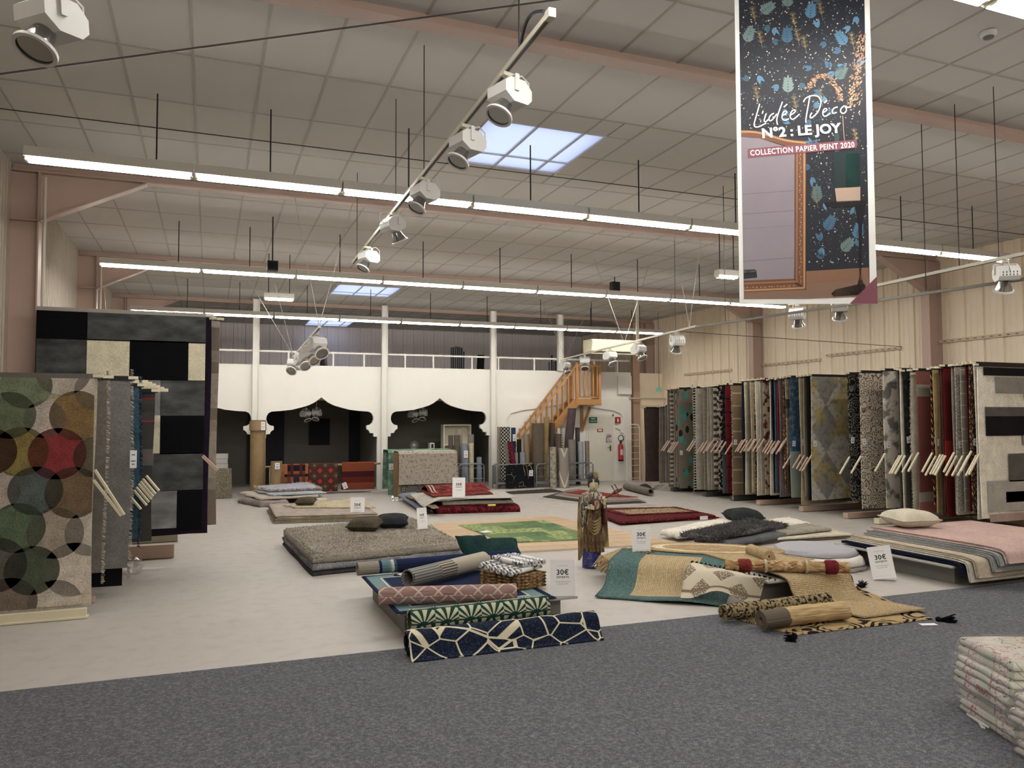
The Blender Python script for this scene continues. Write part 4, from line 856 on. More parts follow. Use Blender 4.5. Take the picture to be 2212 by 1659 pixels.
# ================================================================== THE THREE LOW PLATFORMS IN FRONT
M_PLAT = plain('77766f', .5); M_PLATT = plain('9b9a93', .45)
def platform(label, x0, x1, y0, y1, z, inx=.2, iny=.3, vents=1):
    t = thing('low_platform', label, 'platform', ((x0+x1)/2, (y0+y1)/2, 0))
    b = B().box((x0, y0, z-.028), (x1, y1, z)); o = b.build('top_board', M_PLATT, t); m = o.modifiers.new('bevel', 'BEVEL'); m.width = .008; m.segments = 2
    for xa, xb in ((x0+inx, x0+inx+.03), (x1-inx-.03, x1-inx)): B().box((xa, y0+iny, .002), (xb, y1-iny*.5, z-.028)).build('side_panel', M_PLAT, t)
    for ya, yb in ((y0+iny, y0+iny+.03), (y1-iny*.5-.03, y1-iny*.5)): B().box((x0+inx+.03, ya, .002), (x1-inx-.03, yb, z-.028)).build('front_panel', M_PLAT, t)
    return t
# ---------------------------------------------------------------- platform 1: navy rugs, rolls, basket
platform('grey low platform under the navy bordered rug', 1.62, 3.42, 6.93, 8.75, .25, .1, .2)
GP = 'rugs and rolls on the navy platform'
g = G('rug_navy_border', .95, .08); x, y_, _ = g.xy(g.uv())
dd = g.ma('MINIMUM', g.ma('MINIMUM', x, g.ma('SUBTRACT', 1.55, x)), g.ma('MINIMUM', y_, g.ma('SUBTRACT', 1.75, y_)))
c = g.ramp(g.ma('MULTIPLY', dd, 3.), [(0, '1b2340'), (.12, '6f8c90'), (.46, '5f7d88'), (.5, 'b9bba9'), (.58, '2b3a58'), (.64, '1d2747')], 'CONSTANT'); g.col(g.mix(g.ma('MULTIPLY', g.noise(g.tc(), 70, 2), .3), c, '101522')); g.bump(g.noise(g.tc(), 250, 2), .4, .004)
Qn = quad(.315, (780, 1241), (858, 1318), (1196, 1288), (1092, 1214)); Qn = [Qn[0], Qn[1], np.array([3.12, Qn[1][1]]), np.array([3.12, Qn[0][1]])]
Qn = [(1.59, 8.65), (1.59, 6.90), (3.18, 6.90), (3.18, 8.65)]
slab('bordered_rug', [Qn[1], Qn[2], Qn[3], Qn[0]], .251, .014, g.m, 'navy rug with pale blue border lying on the front platform', group=GP, n=34, fuzz=.0015, wob=.004)
slab('bordered_rug', [(1.60, 6.66), (3.0, 6.64), (3.0, 6.9), (1.60, 6.9)], .288, .012, fab('45607a', .3), 'blue striped rug end showing under the navy bordered rug', group=GP, n=20, fuzz=.001) if False else None
# navy and white geometric runner
Qg = quad(.28, (838, 1216), (852, 1242), (930, 1232), (922, 1212)); slab('geometric_rug', Qg, .266, .012, pat('lattice', 'c9c5b4', '25304e', 'c9c5b4', .7), 'cream and navy triangle rug under the grey roll', group=GP, n=20, fuzz=.001)
A, C = fl(760, 1219, .39), fl(1100, 1181, .39)
g = G('rug_navy_stripe', .95, .08); _x, y_, _z = g.xy(g.uv()); c = g.ramp(g.ma('DIVIDE', y_, 2.), [(0, '8f8778'), (.115, '1d2747'), (.13, '5b7a80'), (.175, '6f8c90'), (.185, 'b8bba9'), (.2, '3c5468'), (.215, '1d2747')], 'CONSTANT')
g.col(g.mix(g.ma('MULTIPLY', g.noise(g.tc(), 70, 2), .3), c, '101522'))
spiral_roll('rug_roll', (1.55, 8.66, .347), (3.5, 8.78, .347), .08, g.m, 'navy roll with pale stripes along the back of the front platform', GP, turns=2.2, mat2=fab('8a8375'))
A, C = fl(881, 1249, .385), fl(1045, 1208, .385)
g = G('rug_grey_ribs', .95, .08); x, y_, _z = g.xy(g.uv()); f = g.step(g.ma('SINE', g.ma('MULTIPLY', x, 220)), -.2, .2)
c = g.mix(g.step(y_, .42, .43), g.mix(f, '5b5b5a', '8a8881'), g.mix(g.ma('MULTIPLY', f, g.ma('SUBTRACT', 1., g.step(y_, .68, .69))), 'a39a89', '4b4944')); g.col(c)
spiral_roll('rug_roll', A, C, .105, g.m, 'grey and beige ribbed roll with open end on the front platform', GP, turns=1.7, th=.016, mat2=fab('6f675b'), start=.6)
# pink lozenge roll
A, C = fl(818, 1287, .358), fl(1115, 1278, .358)
g = G('rug_pink_lozenge', .95, .08); x, y_, _z = g.xy(g.uv()); st = g.noise(g.uv(240, 4), 1, 2); base = g.ramp(st, [(.35, '6a5650'), (.5, '9b6f6c'), (.6, '857a6d'), (.7, 'a9837c')])
p = g.ma('PINGPONG', g.ma('ADD', g.ma('MULTIPLY', x, 5.6), g.ma('MULTIPLY', y_, 5.4)), .5); q = g.ma('PINGPONG', g.ma('SUBTRACT', g.ma('MULTIPLY', x, 5.6), g.ma('MULTIPLY', y_, 5.4)), .5)
g.col(g.mix(g.ma('SUBTRACT', 1., g.step(g.ma('MINIMUM', p, q), .05, .07)), base, 'b9aa9a')); g.bump(g.noise(g.tc(), 200, 2), .4, .004)
t = spiral_roll('rug_roll', A, C, .088, g.m, 'pink roll with pale lozenge pattern at the front of the platform', GP, turns=2.4, mat2=fab('8b7d72'))
# green fan roll leaning on the platform edge
A, C = atY(884, 1342, 6.79), atY(1180, 1309, 6.79)
g = G('rug_green_fan', .95, .08); x, y_, _z = g.xy(g.uv()); k = 9.; row = g.ma('FLOOR', g.ma('MULTIPLY', x, 7.5)); yy = g.ma('ADD', g.ma('MULTIPLY', y_, 4.6), g.ma('MULTIPLY', g.ma('MODULO', row, 2.), .5))
fx = g.ma('SUBTRACT', g.ma('FRACT', yy), .5); fz = g.ma('FRACT', g.ma('MULTIPLY', x, 7.5)); ang = g.ma('ARCTAN2', fx, g.ma('ADD', fz, .12)); rad = g.ma('POWER', g.ma('ADD', g.ma('POWER', fx, 2.), g.ma('POWER', g.ma('ADD', fz, .12), 2.)), .5)
pet = g.ma('MULTIPLY', g.step(g.ma('SINE', g.ma('MULTIPLY', ang, 15.)), -.25, .05), g.ma('MULTIPLY', g.step(rad, .2, .25), g.ma('SUBTRACT', 1., g.step(rad, 1.0, 1.05)))); g.col(g.mix(pet, '173d35', 'b4b090')); g.bump(g.noise(g.tc(), 240, 2), .3, .004)
spiral_roll('rug_roll', A, C, .105, g.m, 'green roll with cream fan pattern below the platform edge', GP, turns=2.0, mat2=fab('3b4a41'), start=2.6)
# navy roll with cream cracks on the floor
g = G('rug_navy_crackle', .95, .08); e = g.vor(g.uv(1, .75), 6.5, 'DISTANCE_TO_EDGE'); n = g.noise(g.tc(), 90, 3)
g.col(g.mix(g.step(e, .028, .04), 'c9bf9f', g.ramp(n, [(.35, '0d1220'), (.55, '1b2438'), (.7, '3c4a62')]))); g.bump(n, .6, .006)
A, C = fl(878, 1388, .122), fl(1283, 1344, .122); ax = _unit(C-A); A = A+np.array((0, 0, .0)); 
spiral_roll('rug_roll', C, A, .112, g.m, 'navy roll with cream crackle lines lying on the floor edge', GP, turns=2.2, mat2=fab('161d30'), start=math.pi-.25, flap=((-.2, -.106), 1), squash=.97)
# wicker basket with rolls of wallpaper
Bk = [fl(1113, 1277, .268)[:2], fl(1177, 1266, .268)[:2], None, fl(1039, 1262, .268)[:2]]; Bk[2] = Bk[1]+Bk[3]-Bk[0]; Bk = [V2(b_) for b_ in Bk]
bt = thing('wicker_basket', 'rectangular wicker basket on the front platform', 'basket', (*sum(Bk)/4, .268)); g = G('seagrass', .8, .1)
wv = g.vor(g.ob(22, 22, 46), 1., 'F1', 0); g.col(g.ramp(wv, [(.1, 'b3925f'), (.45, '8a6b3e'), (.75, '3d2c17')])); g.bump(wv, .8, .01); M_WICK = g.m
zt = .42
for k in range(4):
    p, q = Bk[k], Bk[(k+1) % 4]; P = np.array([[(*(p+(q-p)*u), .270+(zt-.27)*v) for v in np.linspace(0, 1, 5)] for u in np.linspace(0, 1, 9)]); c = sum(Bk)/4
    for i in range(9):
        for j in range(5): P[i, j, :2] += _unit(P[i, j, :2]-c)*(.004*(-1)**(i+j))
    sheet('woven_side', P, .014, M_WICK, bt)
for j in range(5):
    z = .282+j*.032; B().tube([(*(Bk[k % 4]+_unit(Bk[k % 4]-sum(Bk)/4)*.006), z) for k in range(5)], .011, 6, False).build('weave_band', M_WICK, bt, True)
B().prism([(0, 0), (1, 0), (1, 1), (0, 1)], lambda a, b, t_: (*(Bk[0]+(Bk[1]-Bk[0])*a+(Bk[3]-Bk[0])*b), t_), .405, .416).build('lid', M_WICK, bt)
g = G('wallpaper_print', .45, .3); x, y_, _ = g.xy(g.uv()); n = g.noise(g.uv(), 30, 4); bnd = g.step(g.ma('SINE', g.ma('MULTIPLY', y_, 17.)), -.1, .1); g.col(g.mix(g.ma('MULTIPLY', bnd, g.step(n, .45, .55)), 'dbdad8', '3d3e43')); M_WP = g.m
g = G('wallpaper_band', .45, .3); x, y_, _ = g.xy(g.uv()); n = g.noise(g.uv(1, 3), 40, 3); bnd = g.step(g.ma('SINE', g.ma('MULTIPLY', x, 34.)), .35, .5); g.col(g.mix(g.ma('MULTIPLY', bnd, g.step(n, .4, .5)), 'dfdedc', '505155')); M_WP2 = g.m
ax = _unit((fl(1186, 1216, .448)-fl(1102, 1240, .448)))*.55; GWP = 'wallpaper rolls on the basket'
for k, p in enumerate(((1037, 1221), (1050, 1226), (1062, 1230), (1075, 1234), (1088, 1237), (1102, 1240))):
    e = fl(*p, .451); spiral_roll('wallpaper_roll', e, e+ax, .0285, M_WP, 'wallpaper roll, %s from the left in the lower layer on the basket' % ORD[k], GWP, th=.004, turns=3, mat2=plain('dcdbd9', .5), cat='wallpaper roll')
ax2 = _unit(fl(1040, 1197, .504)-fl(1133, 1220, .504))*.55; base = fl(1133, 1220, .507); prp = np.array([-ax2[1], ax2[0], 0]); prp = _unit(prp if prp[1] > 0 else -prp)
for k in range(5):
    e = base+prp*.066*k; spiral_roll('wallpaper_roll', e+ax2*.02*(k % 2), e+ax2*(1+.02*(k % 2)), .0285, M_WP2 if k % 2 else M_WP, 'wallpaper roll, %s from the front in the upper layer on the basket' % ORD[k], GWP, th=.004, turns=3, mat2=plain('dcdbd9', .5), cat='wallpaper roll')
pillow('dark bottle-green velvet cushion behind the basket', fl(1033, 1203, .37)+np.array((.03, .12, .06)), .44, .44, .17, .25, .75, fab('15302f', .3), roll=.1)
pillow('second bottle-green cushion mostly hidden behind the wallpaper rolls', fl(1095, 1200, .37)+np.array((.1, .42, .02)), .42, .42, .15, -.2, .35, fab('15302f', .3))
offer_sign('large offer sign at the right end of the front platform', fl(1219, 1289, .252)+np.array((0, .03, 0)), .245, .345, YAW+.05, .12)
# ---------------------------------------------------------------- platform 2: jute and cotton rugs
platform('grey low platform buried under jute and cotton rugs', 5.6, 6.68, 6.76, 8.7, .25, .06, .22)
platform('second grey low platform half hidden under the teal jute rug', 5.05, 5.57, 8.0, 8.75, .25, .05, .06)
GP = 'jute and cotton rugs on the middle platform'
def ruled(name, label, path, w0, w1, th, mat, n=12, frill=0., group=GP, uvs=(1, 1), two=None, parent=None, seed=1):
    """cloth swept along path; w0/w1 give the two long edges as offsets"""
    r = np.random.default_rng(seed); ph = r.uniform(0, 6, 3); Pth = []
    for i in range(len(path)-1):
        for k in range(3 if i < len(path)-2 else 4):
            if k == 3 or i < len(path): Pth.append(np.array(path[i], float)+(np.array(path[i+1], float)-np.array(path[i], float))*k/3)
    M = np.array(Pth)
    for _ in range(2): M[1:-1] = (M[:-2]+2*M[1:-1]+M[2:])/4
    m = len(M); P = np.zeros((n, m, 3)); w0, w1 = np.array(w0, float), np.array(w1, float)
    for i in range(n):
        u = i/(n-1)
        for j in range(m):
            v = j/(m-1); P[i, j] = M[j]+w0*(1-u)+w1*u
            if frill: P[i, j, 2] += frill*v*v*math.sin(u*7+ph[0]); P[i, j, 1] += frill*v*math.sin(u*9+ph[1])
    P[..., 2] = np.maximum(P[..., 2], .012+th/2)
    return sheet(name, P, th, mat, parent, label=label, cat='rug' if parent is None else None, group=group, uvs=uvs, two=two, smooth='all')
M_JUTE = None
g = G('jute_weave', .95, .05); x, y_, _ = g.xy(g.uv()); rib = g.ma('SINE', g.ma('MULTIPLY', y_, 330)); n = g.noise(g.tc(), 70, 3)
g.col(g.mix(g.ma('MULTIPLY', g.step(rib, .3, .9), .35), g.ramp(n, [(.3, '8d7850'), (.5, 'ab9369'), (.7, 'c4ae85')]), '5f4828')); g.bump(g.ma('ADD', rib, n), .5, .006); M_JUTE = g.m
g = G('jute_teal', .95, .05); x, y_, _ = g.xy(g.uv()); dd = g.ma('MINIMUM', g.ma('MINIMUM', g.ma('SUBTRACT', x, .0), g.ma('SUBTRACT', 1.42, x)), g.ma('MINIMUM', y_, g.ma('SUBTRACT', 1.95, y_)))
rib = g.ma('SINE', g.ma('MULTIPLY', dd, 300)); n = g.noise(g.tc(), 70, 3); c = g.mix(g.step(dd, .36, .365), g.ramp(n, [(.3, '385552'), (.5, '4c6b69'), (.7, '678682')]), g.ramp(n, [(.3, '957e56'), (.5, 'b39b70'), (.7, 'c9b48c')]))
g.col(g.mix(g.ma('MULTIPLY', g.step(rib, .3, .9), .4), c, '2d2c22')); g.bump(rib, .5, .006)
e = np.array([.76, -.65, 0]); f_ = np.array([-.65, -.76, 0]); o0 = np.array([5.10, 9.0, .288])
path = [o0, o0+f_*.5, o0+f_*.84, o0+f_*.95+np.array((0, 0, -.05)), o0+f_*1.06+np.array((0, 0, -.19)), o0+f_*1.2+np.array((0, 0, -.255)), o0+f_*1.66+np.array((0, 0, -.26))]
ruled('jute_rug', 'teal jute rug with natural centre draped over the platform corner', path, (0, 0, 0), e*1.42, .012, g.m, n=16, frill=.02)
# plain jute rug with fringe at the left of the platform
q = quad(.28, (1300, 1197), (1324, 1213), (1372, 1188), (1350, 1179)); t = slab('jute_rug', q, .252, .018, M_JUTE, 'natural jute rug with long fringe at the left of the middle platform', group=GP, n=24)
pts = [V2(q[0])+(V2(q[1])-V2(q[0]))*u for u in np.linspace(-.1, 1.0, 200)]; fringe('fringe', [(*p, .266) for p in pts], [(-.8, -.5, -.9)]*len(pts), .16, .006, fab('a78c60'), t)
# oval braided rug
def oval(name, label, c, ax, rot, z, th, rings, group=None, n=48, cat='rug'):
    t = thing(name, label, cat, (c[0], c[1], z), group); zz = z; Rm = np.array([[math.cos(rot), -math.sin(rot)], [math.sin(rot), math.cos(rot)]])
    for k, (s, m) in enumerate(rings):
        r0 = rings[k+1][0] if k+1 < len(rings) else 0.; T = []
        for rr, h in ((s, 0), (s, th*.8), (s*.985, th), (max(r0, .001), th), (max(r0, .001), 0)):
            for i in range(n):
                a = 2*math.pi*i/n; p = Rm@np.array([ax[0]*rr*math.cos(a), ax[1]*rr*math.sin(a)]); T.append((c[0]+p[0], c[1]+p[1], z+h))
        f = [(j*n+i, j*n+(i+1) % n, (j+1)*n+(i+1) % n, (j+1)*n+i) for j in range(4) for i in range(n)]; mk('braid_ring', T, f, m, t, True)
    return t
JB, JC = fab('9a8059', .3), fab('c3b48e', .25); c = fl(1530, 1186, .30)
oval('oval_rug', 'oval braided rug in cream and natural rings at the back of the platform', c, (.95, .42), -.62, .302, .012, [(1, JB), (.78, JC), (.62, JB)], GP)
slab('jute_rug', quad(.30, (1350, 1186), (1400, 1196), (1440, 1184), (1395, 1176)), .29, .01, pat('blotch', '7b6c4d', '2e281d', '8d7c58', 5.), 'flecked animal-print rug beside the oval rug', group=GP, n=20)
slab('jute_rug', quad(.28, (1580, 1203), (1640, 1222), (1760, 1205), (1690, 1195)), .252, .016, M_JUTE, 'natural jute rug under the small upright roll', group=GP, n=24)
e0 = fl(1662, 1202, .356); ax = np.array((.10, .46, 0)); spiral_roll('rug_roll', e0, e0+ax, .085, M_JUTE, 'small jute roll seen end-on at the back of the middle platform', GP, turns=4.2, th=.014, mat2=fab('8a7048'))
# red braided roll across the platform
g = G('rug_braided_red', .95, .08); x, y_, _ = g.xy(g.uv()); wv = g.ma('SINE', g.ma('ADD', g.ma('MULTIPLY', x, 60), g.ma('MULTIPLY', g.ma('SINE', g.ma('MULTIPLY', y_, 5)), 6.))); n = g.vor(g.uv(40, 24), 1., 'F1', 1)
c = g.ramp(g.ma('ADD', g.ma('MULTIPLY', wv, .5), .5), [(0, 'a17f4d'), (.45, 'b59866'), (.55, '2d241d'), (.68, 'a17f4d'), (.78, '8c2f24'), (.92, '94793f')], 'CONSTANT'); g.col(g.mix(g.ma('MULTIPLY', g.step(g.xy(n)[0], .7, .72), .6), c, 'c9b88f'))
A, C = fl(1566, 1221, .372), fl(1833, 1226, .372); t = spiral_roll('rug_roll', A, C, .068, g.m, 'rolled braided rug with red and black bands across the platform', GP, turns=2.6, mat2=fab('6d4a33'), bow=-.02)
for u, m, r in ((.16, '7c2a22', .075), (.86, '6d1c24', .078)):
    c = A+(C-A)*u; d = _unit(C-A); B().tube([c-d*.07, c-d*.05, c+d*.05, c+d*.07], [.06, r, r, .06], 20).build('rosette', fab(m, .5, 70), t, True)
for u in (.33, .66): c = A+(C-A)*u; d = _unit(C-A); B().tube([c-d*.012, c+d*.012], .074, 20).build('cotton_tie', fab('b3a683'), t, True)
# cream cotton rug with tufted diamonds
g = G('rug_diamond', .95, .08); x, y_, _ = g.xy(g.uv()); p = g.ma('PINGPONG', g.ma('ADD', g.ma('MULTIPLY', x, 2.3), g.ma('MULTIPLY', y_, 3.2)), .5); q = g.ma('PINGPONG', g.ma('SUBTRACT', g.ma('MULTIPLY', x, 2.3), g.ma('MULTIPLY', y_, 3.2)), .5)
f1 = g.step(g.ma('MINIMUM', p, q), .2, .22); n = g.noise(g.uv(60, 120), 1, 2); c = g.mix(g.ma('MULTIPLY', f1, g.step(n, .42, .5)), 'c2b8a0', '6b5b47'); lz = g.ma('PINGPONG', g.ma('MULTIPLY', y_, 3.2), .5)
g.col(g.mix(g.ma('SUBTRACT', 1., g.step(lz, .025, .035)), c, '7d6b53')); g.bump(n, .6, .01)
nn, mm = 18, 16; P = np.zeros((nn, mm, 3))
for i in range(nn):
    u = i/(nn-1); a0 = fl(1497, 1215, .335)*(1-u)+fl(1676, 1254, .315)*u; hump = math.sin(math.pi*min(1, max(0, u*1.25-.1)))**2
    b0 = fl(1470, 1292, .06)*(1-u)+fl(1640, 1302, .05)*u; b0[2] += .10*hump
    for j in range(mm):
        v = j/(mm-1); P[i, j] = a0*(1-v)+b0*v; k = max(0, (v-.5)/.5); P[i, j, 2] = a0[2]+(b0[2]-a0[2])*k**1.5
t = sheet('cotton_rug', P, .012, g.m, label='cream cotton rug with tufted brown diamonds draped to the left', cat='rug', group=GP, smooth='all')
pts = [P[int(i), 0] for i in np.linspace(0, nn-1, 200)]; fringe('black_edge', pts, [(.2, .6, .3)]*200, .03, .012, fab('1c1a19'), t)
# jute rug draped to the floor at the front
y0 = 6.5; path = [(0, 8.2, .306), (0, 7.4, .306), (0, 6.72, .306), (0, 6.64, .25), (0, 6.60, .15), (0, 6.52, .07), (0, 6.36, .045), (0, 5.86, .045)]
P = []
ruled('jute_rug', 'natural jute rug falling over the platform front onto the floor', [np.array((5.78+.3*max(0, (6.6-p[1])), p[1], p[2])) for p in path], (0, 0, 0), (.86, 0, 0), .012, M_JUTE, n=12, frill=.004)
path = [(0, 8.0, .280), (0, 6.70, .280), (0, 6.66, .22), (0, 6.64, .12)]; ruled('fringed_rug', 'brown fringed rug hanging under the jute rug', [np.array((6.17, p[1], p[2])) for p in path], (0, 0, 0), (.52, 0, 0), .012, fab('6b4a32', .3), frill=.01)
g = G('rug_palm', .95, .08); v = g.vor(g.uv(1.3, .8, rot=.5), 2.4, 'F1', 0); w = g.ma('SINE', g.ma('ADD', g.ma('MULTIPLY', v, 42), g.ma('MULTIPLY', g.noise(g.uv(), 5, 2), 9))); g.col(g.mix(g.ma('MULTIPLY', g.step(w, .0, .2), g.step(g.noise(g.uv(), 2.1, 2), .42, .46)), '9e8455', '1c1916')); g.bump(g.noise(g.tc(), 240, 2), .4, .004)
Qp = quad(.012, (1562, 1330), (1716, 1373), (2014, 1338), (1850, 1268)); t = slab('palm_rug', Qp, .009, .014, g.m, 'jute rug with black palm leaves lying on the floor', group=GP, n=30, fuzz=.001)
for k, p in enumerate(((1718, 1372), (2020, 1337), (1858, 1266))):
    c = fl(*p, .03); pts = [c]*70; d0 = _unit(np.array([*(c[:2]-sum(V2(q_) for q_ in Qp)/4), 0])); B().ell(c+d0*.03, (.03, .03, .025)).build('tassel_head', fab('131417'), t, True); fringe('tassel', [c+d0*.04]*160, [(d0[0], d0[1], -.12)]*160, .13, .007, fab('131417'), t)
A, C = fl(1562, 1322, .115), fl(1788, 1294, .115); spiral_roll('rug_roll', A, C, .085, pat('blotch', '9a875f', '221c16', '85714a', 7.), 'black and straw flecked roll in front of the middle platform', GP, turns=2.6, mat2=fab('5d4d34'), th=.016)
g = G('jute_dark_end', .95, .05); x, y_, _ = g.xy(g.uv()); n = g.noise(g.uv(60, 5), 1, 3); g.col(g.mix(g.step(y_, .3, .31), '5f564a', g.ramp(n, [(.3, '8d7448'), (.5, 'b09463'), (.7, 'c6ad7c')]))); g.bump(n, .5, .006)
A, C = fl(1616, 1331, .122), fl(1790, 1310, .122); spiral_roll('rug_roll', A+np.array((.02, -.16, 0)), C+np.array((.05, -.16, 0)), .095, g.m, 'natural jute roll with dark end in front of the flecked roll', GP, turns=3.2, mat2=fab('8f7347'), th=.015, bow=-.03)
for k, (p, r_) in enumerate((((1920, 1317), .3), ((2005, 1345), -.3), ((1865, 1302), .5))):
    c = fl(*p, .03); o = B().box((-.08, -.035, 0), (.08, .035, .002)).build('price_label', M_CARD); o.location = (c[0], c[1], .026 if k != 1 else .013); o.rotation_euler = (0, 0, r_); tag(o, ('white label lying on the palm rug', 'white label on the carpet by the right tassel', 'white label under the jute rug edge')[k], 'label')
offer_sign('large offer sign standing on the teal jute rug', fl(1386, 1193, .285), .235, .34, YAW+.02, .1)
# ---------------------------------------------------------------- round fluffy rugs between the platforms
M_FLUF = fab('cfcac0', .15, 30, .9, 80); c = fl(1770, 1216, .03)
def fluffy(label, c, r, z, th, mat, sq=1.):
    n, m = 40, 7; T = []
    for j in range(m):
        a_ = j/(m-1)*math.pi/2*1.0
        for i in range(n):
            a = 2*math.pi*i/n; k = r*(.86+.14*math.cos(a_)) if j < m-1 else r*.5; k *= 1+RNG.normal(0, .012); T.append((c[0]+k*math.cos(a), c[1]+k*sq*math.sin(a), z+th*math.sin(a_)+RNG.normal(0, .004)*(0 < j)))
    T += [(c[0], c[1], z+th)]; f = [(j*n+i, j*n+(i+1) % n, (j+1)*n+(i+1) % n, (j+1)*n+i) for j in range(m-1) for i in range(n)]+[((m-1)*n+i, (m-1)*n+(i+1) % n, m*n) for i in range(n)]+[tuple(range(n))[::-1]]
    return mk('round_rug', T, f, mat, None, 'all', label=label, cat='rug', group='round fluffy rugs')
fluffy('taupe round plush rug at the bottom of the round rugs', c, .60, .0, .06, fab('857d74', .2)); fluffy('white round plush rug in the middle of the round rugs', c+np.array((0, .03, 0)), .59, .064, .1, M_FLUF); fluffy('grey-frosted round plush rug on top of the round rugs', c+np.array((.02, .1, 0)), .55, .17, .07, pat('blotch', 'b3b2b6', '86868c', 'c4c2c3', 1.6))
fluffy('white round rug partly under the right platform', fl(1840, 1189, .1)+np.array((.1, .1, 0)), .3, .0, .15, M_FLUF) if False else None
# ---------------------------------------------------------------- platform 3: plush rugs
platform('grey low platform under the pink plush rug', 8.16, 10.8, 6.62, 8.45, .25, .22, .14)
GP = 'plush rugs on the right platform'
def plush(label, x0, yb, zt, drop, mat, th, out, h=None):
    zt += .012
    path = [(x0, yb, zt), (x0, 7.4, zt), (x0, 6.585-out*.9, zt), (x0, 6.555-out, zt-.05), (x0, 6.54-out, zt-drop*.6), (x0, 6.52-out, max(zt-drop, .04))]
    t = ruled('plush_rug', label, path, (0, 0, 0), (10.6-x0, 0, 0), th, mat, n=34, frill=.0, group=GP); return t
for k, (ds, px, z, drop, hexa, th, out) in enumerate((('navy shaggy rug at the bottom of the right platform stack', 8.20, .274, .15, '12182a', .03, .0), ('off-white shaggy rug second on the right platform', 8.27, .306, .24, 'c4beac', .026, .05), ('beige plush rug third on the right platform', 8.33, .338, .22, 'a99c86', .026, .095), ('silver grey plush rug fourth on the right platform', 8.55, .370, .19, '8f8f8d', .026, .135), ('grey-green plush rug fifth on the right platform', 8.60, .400, .15, '838a86', .024, .17), ('pink plush rug on top of the right platform', 8.68, .438, .16, 'b3958d', .036, .21))):
    t = plush(ds, px, 8.36-.02*k, z, drop, fab(hexa, .16, 25, .8, 90), th, out)
    edge_tufts('pile', [(px, 6.6), (px+.02, 8.33), (px+.02, 8.33), (px, 6.6)], z+.018, z+.024, 1500, .016, fab(hexa, .16, 25, .8, 90), t, .005)
pillow('cream cushion with tasselled corners on the pink plush rug', fl(1978, 1135, .50)+np.array((0, .1, .095)), .62, .52, .22, -.15, .05, fab('c3bba4', .12))
c = fl(1909, 1238, .1); offer_sign('offer sign hanging tilted on the side of the right platform', fl(1910, 1245, .03)+np.array((-.1, -.1, .0)), .27, .39, YAW-.22, .06, .16)
# ---------------------------------------------------------------- packed bedding in plastic bags, lower right corner
g = G('bedding_print', .6, .3); o_ = g.ob(); l1 = g.ma('ABSOLUTE', g.ma('SUBTRACT', g.noise(o_, 7, 1), .5)); l2 = g.ma('ABSOLUTE', g.ma('SUBTRACT', g.noise(g.ob(1.01, .99, 1.2), 26, 2), .5)); msk = g.step(g.noise(g.ob(1.1, 1, .9), 6, 1), .5, .56); msk2 = g.step(g.noise(g.ob(.9, 1.1, 1), 5, 1), .52, .62)
c = g.mix(g.ma('MULTIPLY', msk2, .6), 'd6cec2', 'bcc7ab'); c = g.mix(g.ma('MULTIPLY', g.ma('SUBTRACT', 1., g.step(l2, .014, .024)), msk), c, 'b8404a'); c = g.mix(g.ma('SUBTRACT', 1., g.step(l1, .005, .008)), c, '5d5a56'); g.col(c); M_BED = g.m
g = G('bag_film', .12, .5); tr = g.n('BsdfTransparent'); gl = g.n('BsdfGlossy', Roughness=.15, Color=(.9, .9, .9)); mx = g.n('MixShader', i0=.3, i1=tr, i2=gl); g.nt.links.new(mx, g.nt.nodes['Material Output'].inputs[0]); M_BAG = g.m
def pack(label, corner, dl, dw, z, th, L, Wd, folds=2):
    corner = np.array(corner, float); dl = _unit(np.array(dl, float)); dw = _unit(np.array(dw, float)); t = thing('bedding_pack', label, 'bedding', (*(corner+dl*L/2+dw*Wd/2), z), 'packed bedding sets')
    for k in range(folds):
        h = th/folds; q = [corner+dl*(.0+.008*RNG.random())+dw*.01*k, corner+dl*(L-.015*RNG.random()), corner+dl*(L-.01)+dw*Wd, corner+dw*Wd]
        slab('fold', q, z+k*h, h*1.0, M_BED, parent=t, n=30, fuzz=.0006, wob=.012, edge=.8)
    b = B(); f2 = lambda a, w_, zz: (*(corner+dl*a+dw*w_), zz)
    vs = [f2(-.012, -.012, z+.004), f2(L+.012, -.012, z+.004), f2(L+.012, -.012, z+th+.004), f2(-.012, -.012, z+th+.004), f2(-.11, .08, z+th*.55), f2(-.012, Wd, z+th+.004), f2(L+.012, Wd, z+th+.004), f2(-.012, Wd, z+.004)]
    b.add(vs, [(0, 1, 2, 3), (3, 2, 6, 5), (0, 3, 4), (3, 5, 4), (5, 7, 4), (7, 0, 4)]); mk('plastic_bag', b.v, b.f, M_BAG, t, fix=False); return t
a0, a1 = fl(2060, 1372, .5)[:2], fl(2185, 1434, .5)[:2]; dl = a1-a0; dw = np.array([-dl[1], dl[0]]); dw = dw if dw[0] > 0 else -dw
c0 = fl(2050, 1555, .0)[:2]
for k, (z, th, w) in enumerate(((.012, .085, 'lowest'), (.1, .09, 'second from the floor'), (.193, .1, 'third from the floor'), (.298, .085, 'fourth from the floor'), (.387, .11, 'topmost'))):
    t = pack('bagged bedding with red and green scribble print, %s in the back stack' % w, a0+_unit(dw)*(.03*math.sin(k*2.))+_unit(dl)*(.03*math.cos(k*2.6)), dl, dw, z, th, .62, .8)
    if k == 2:
        n3 = np.array([*(-_unit(dw)), 0]); letter('lettering', [(('PLUS', .06, .001, 1, .2), 0, 0, 0, plain('b5343f', .6))], lambda x, y: np.array([*(a0+_unit(dl)*(.36+x)), z+.055+y])+n3*.032, t)
a2 = fl(2185, 1475, .36)[:2]
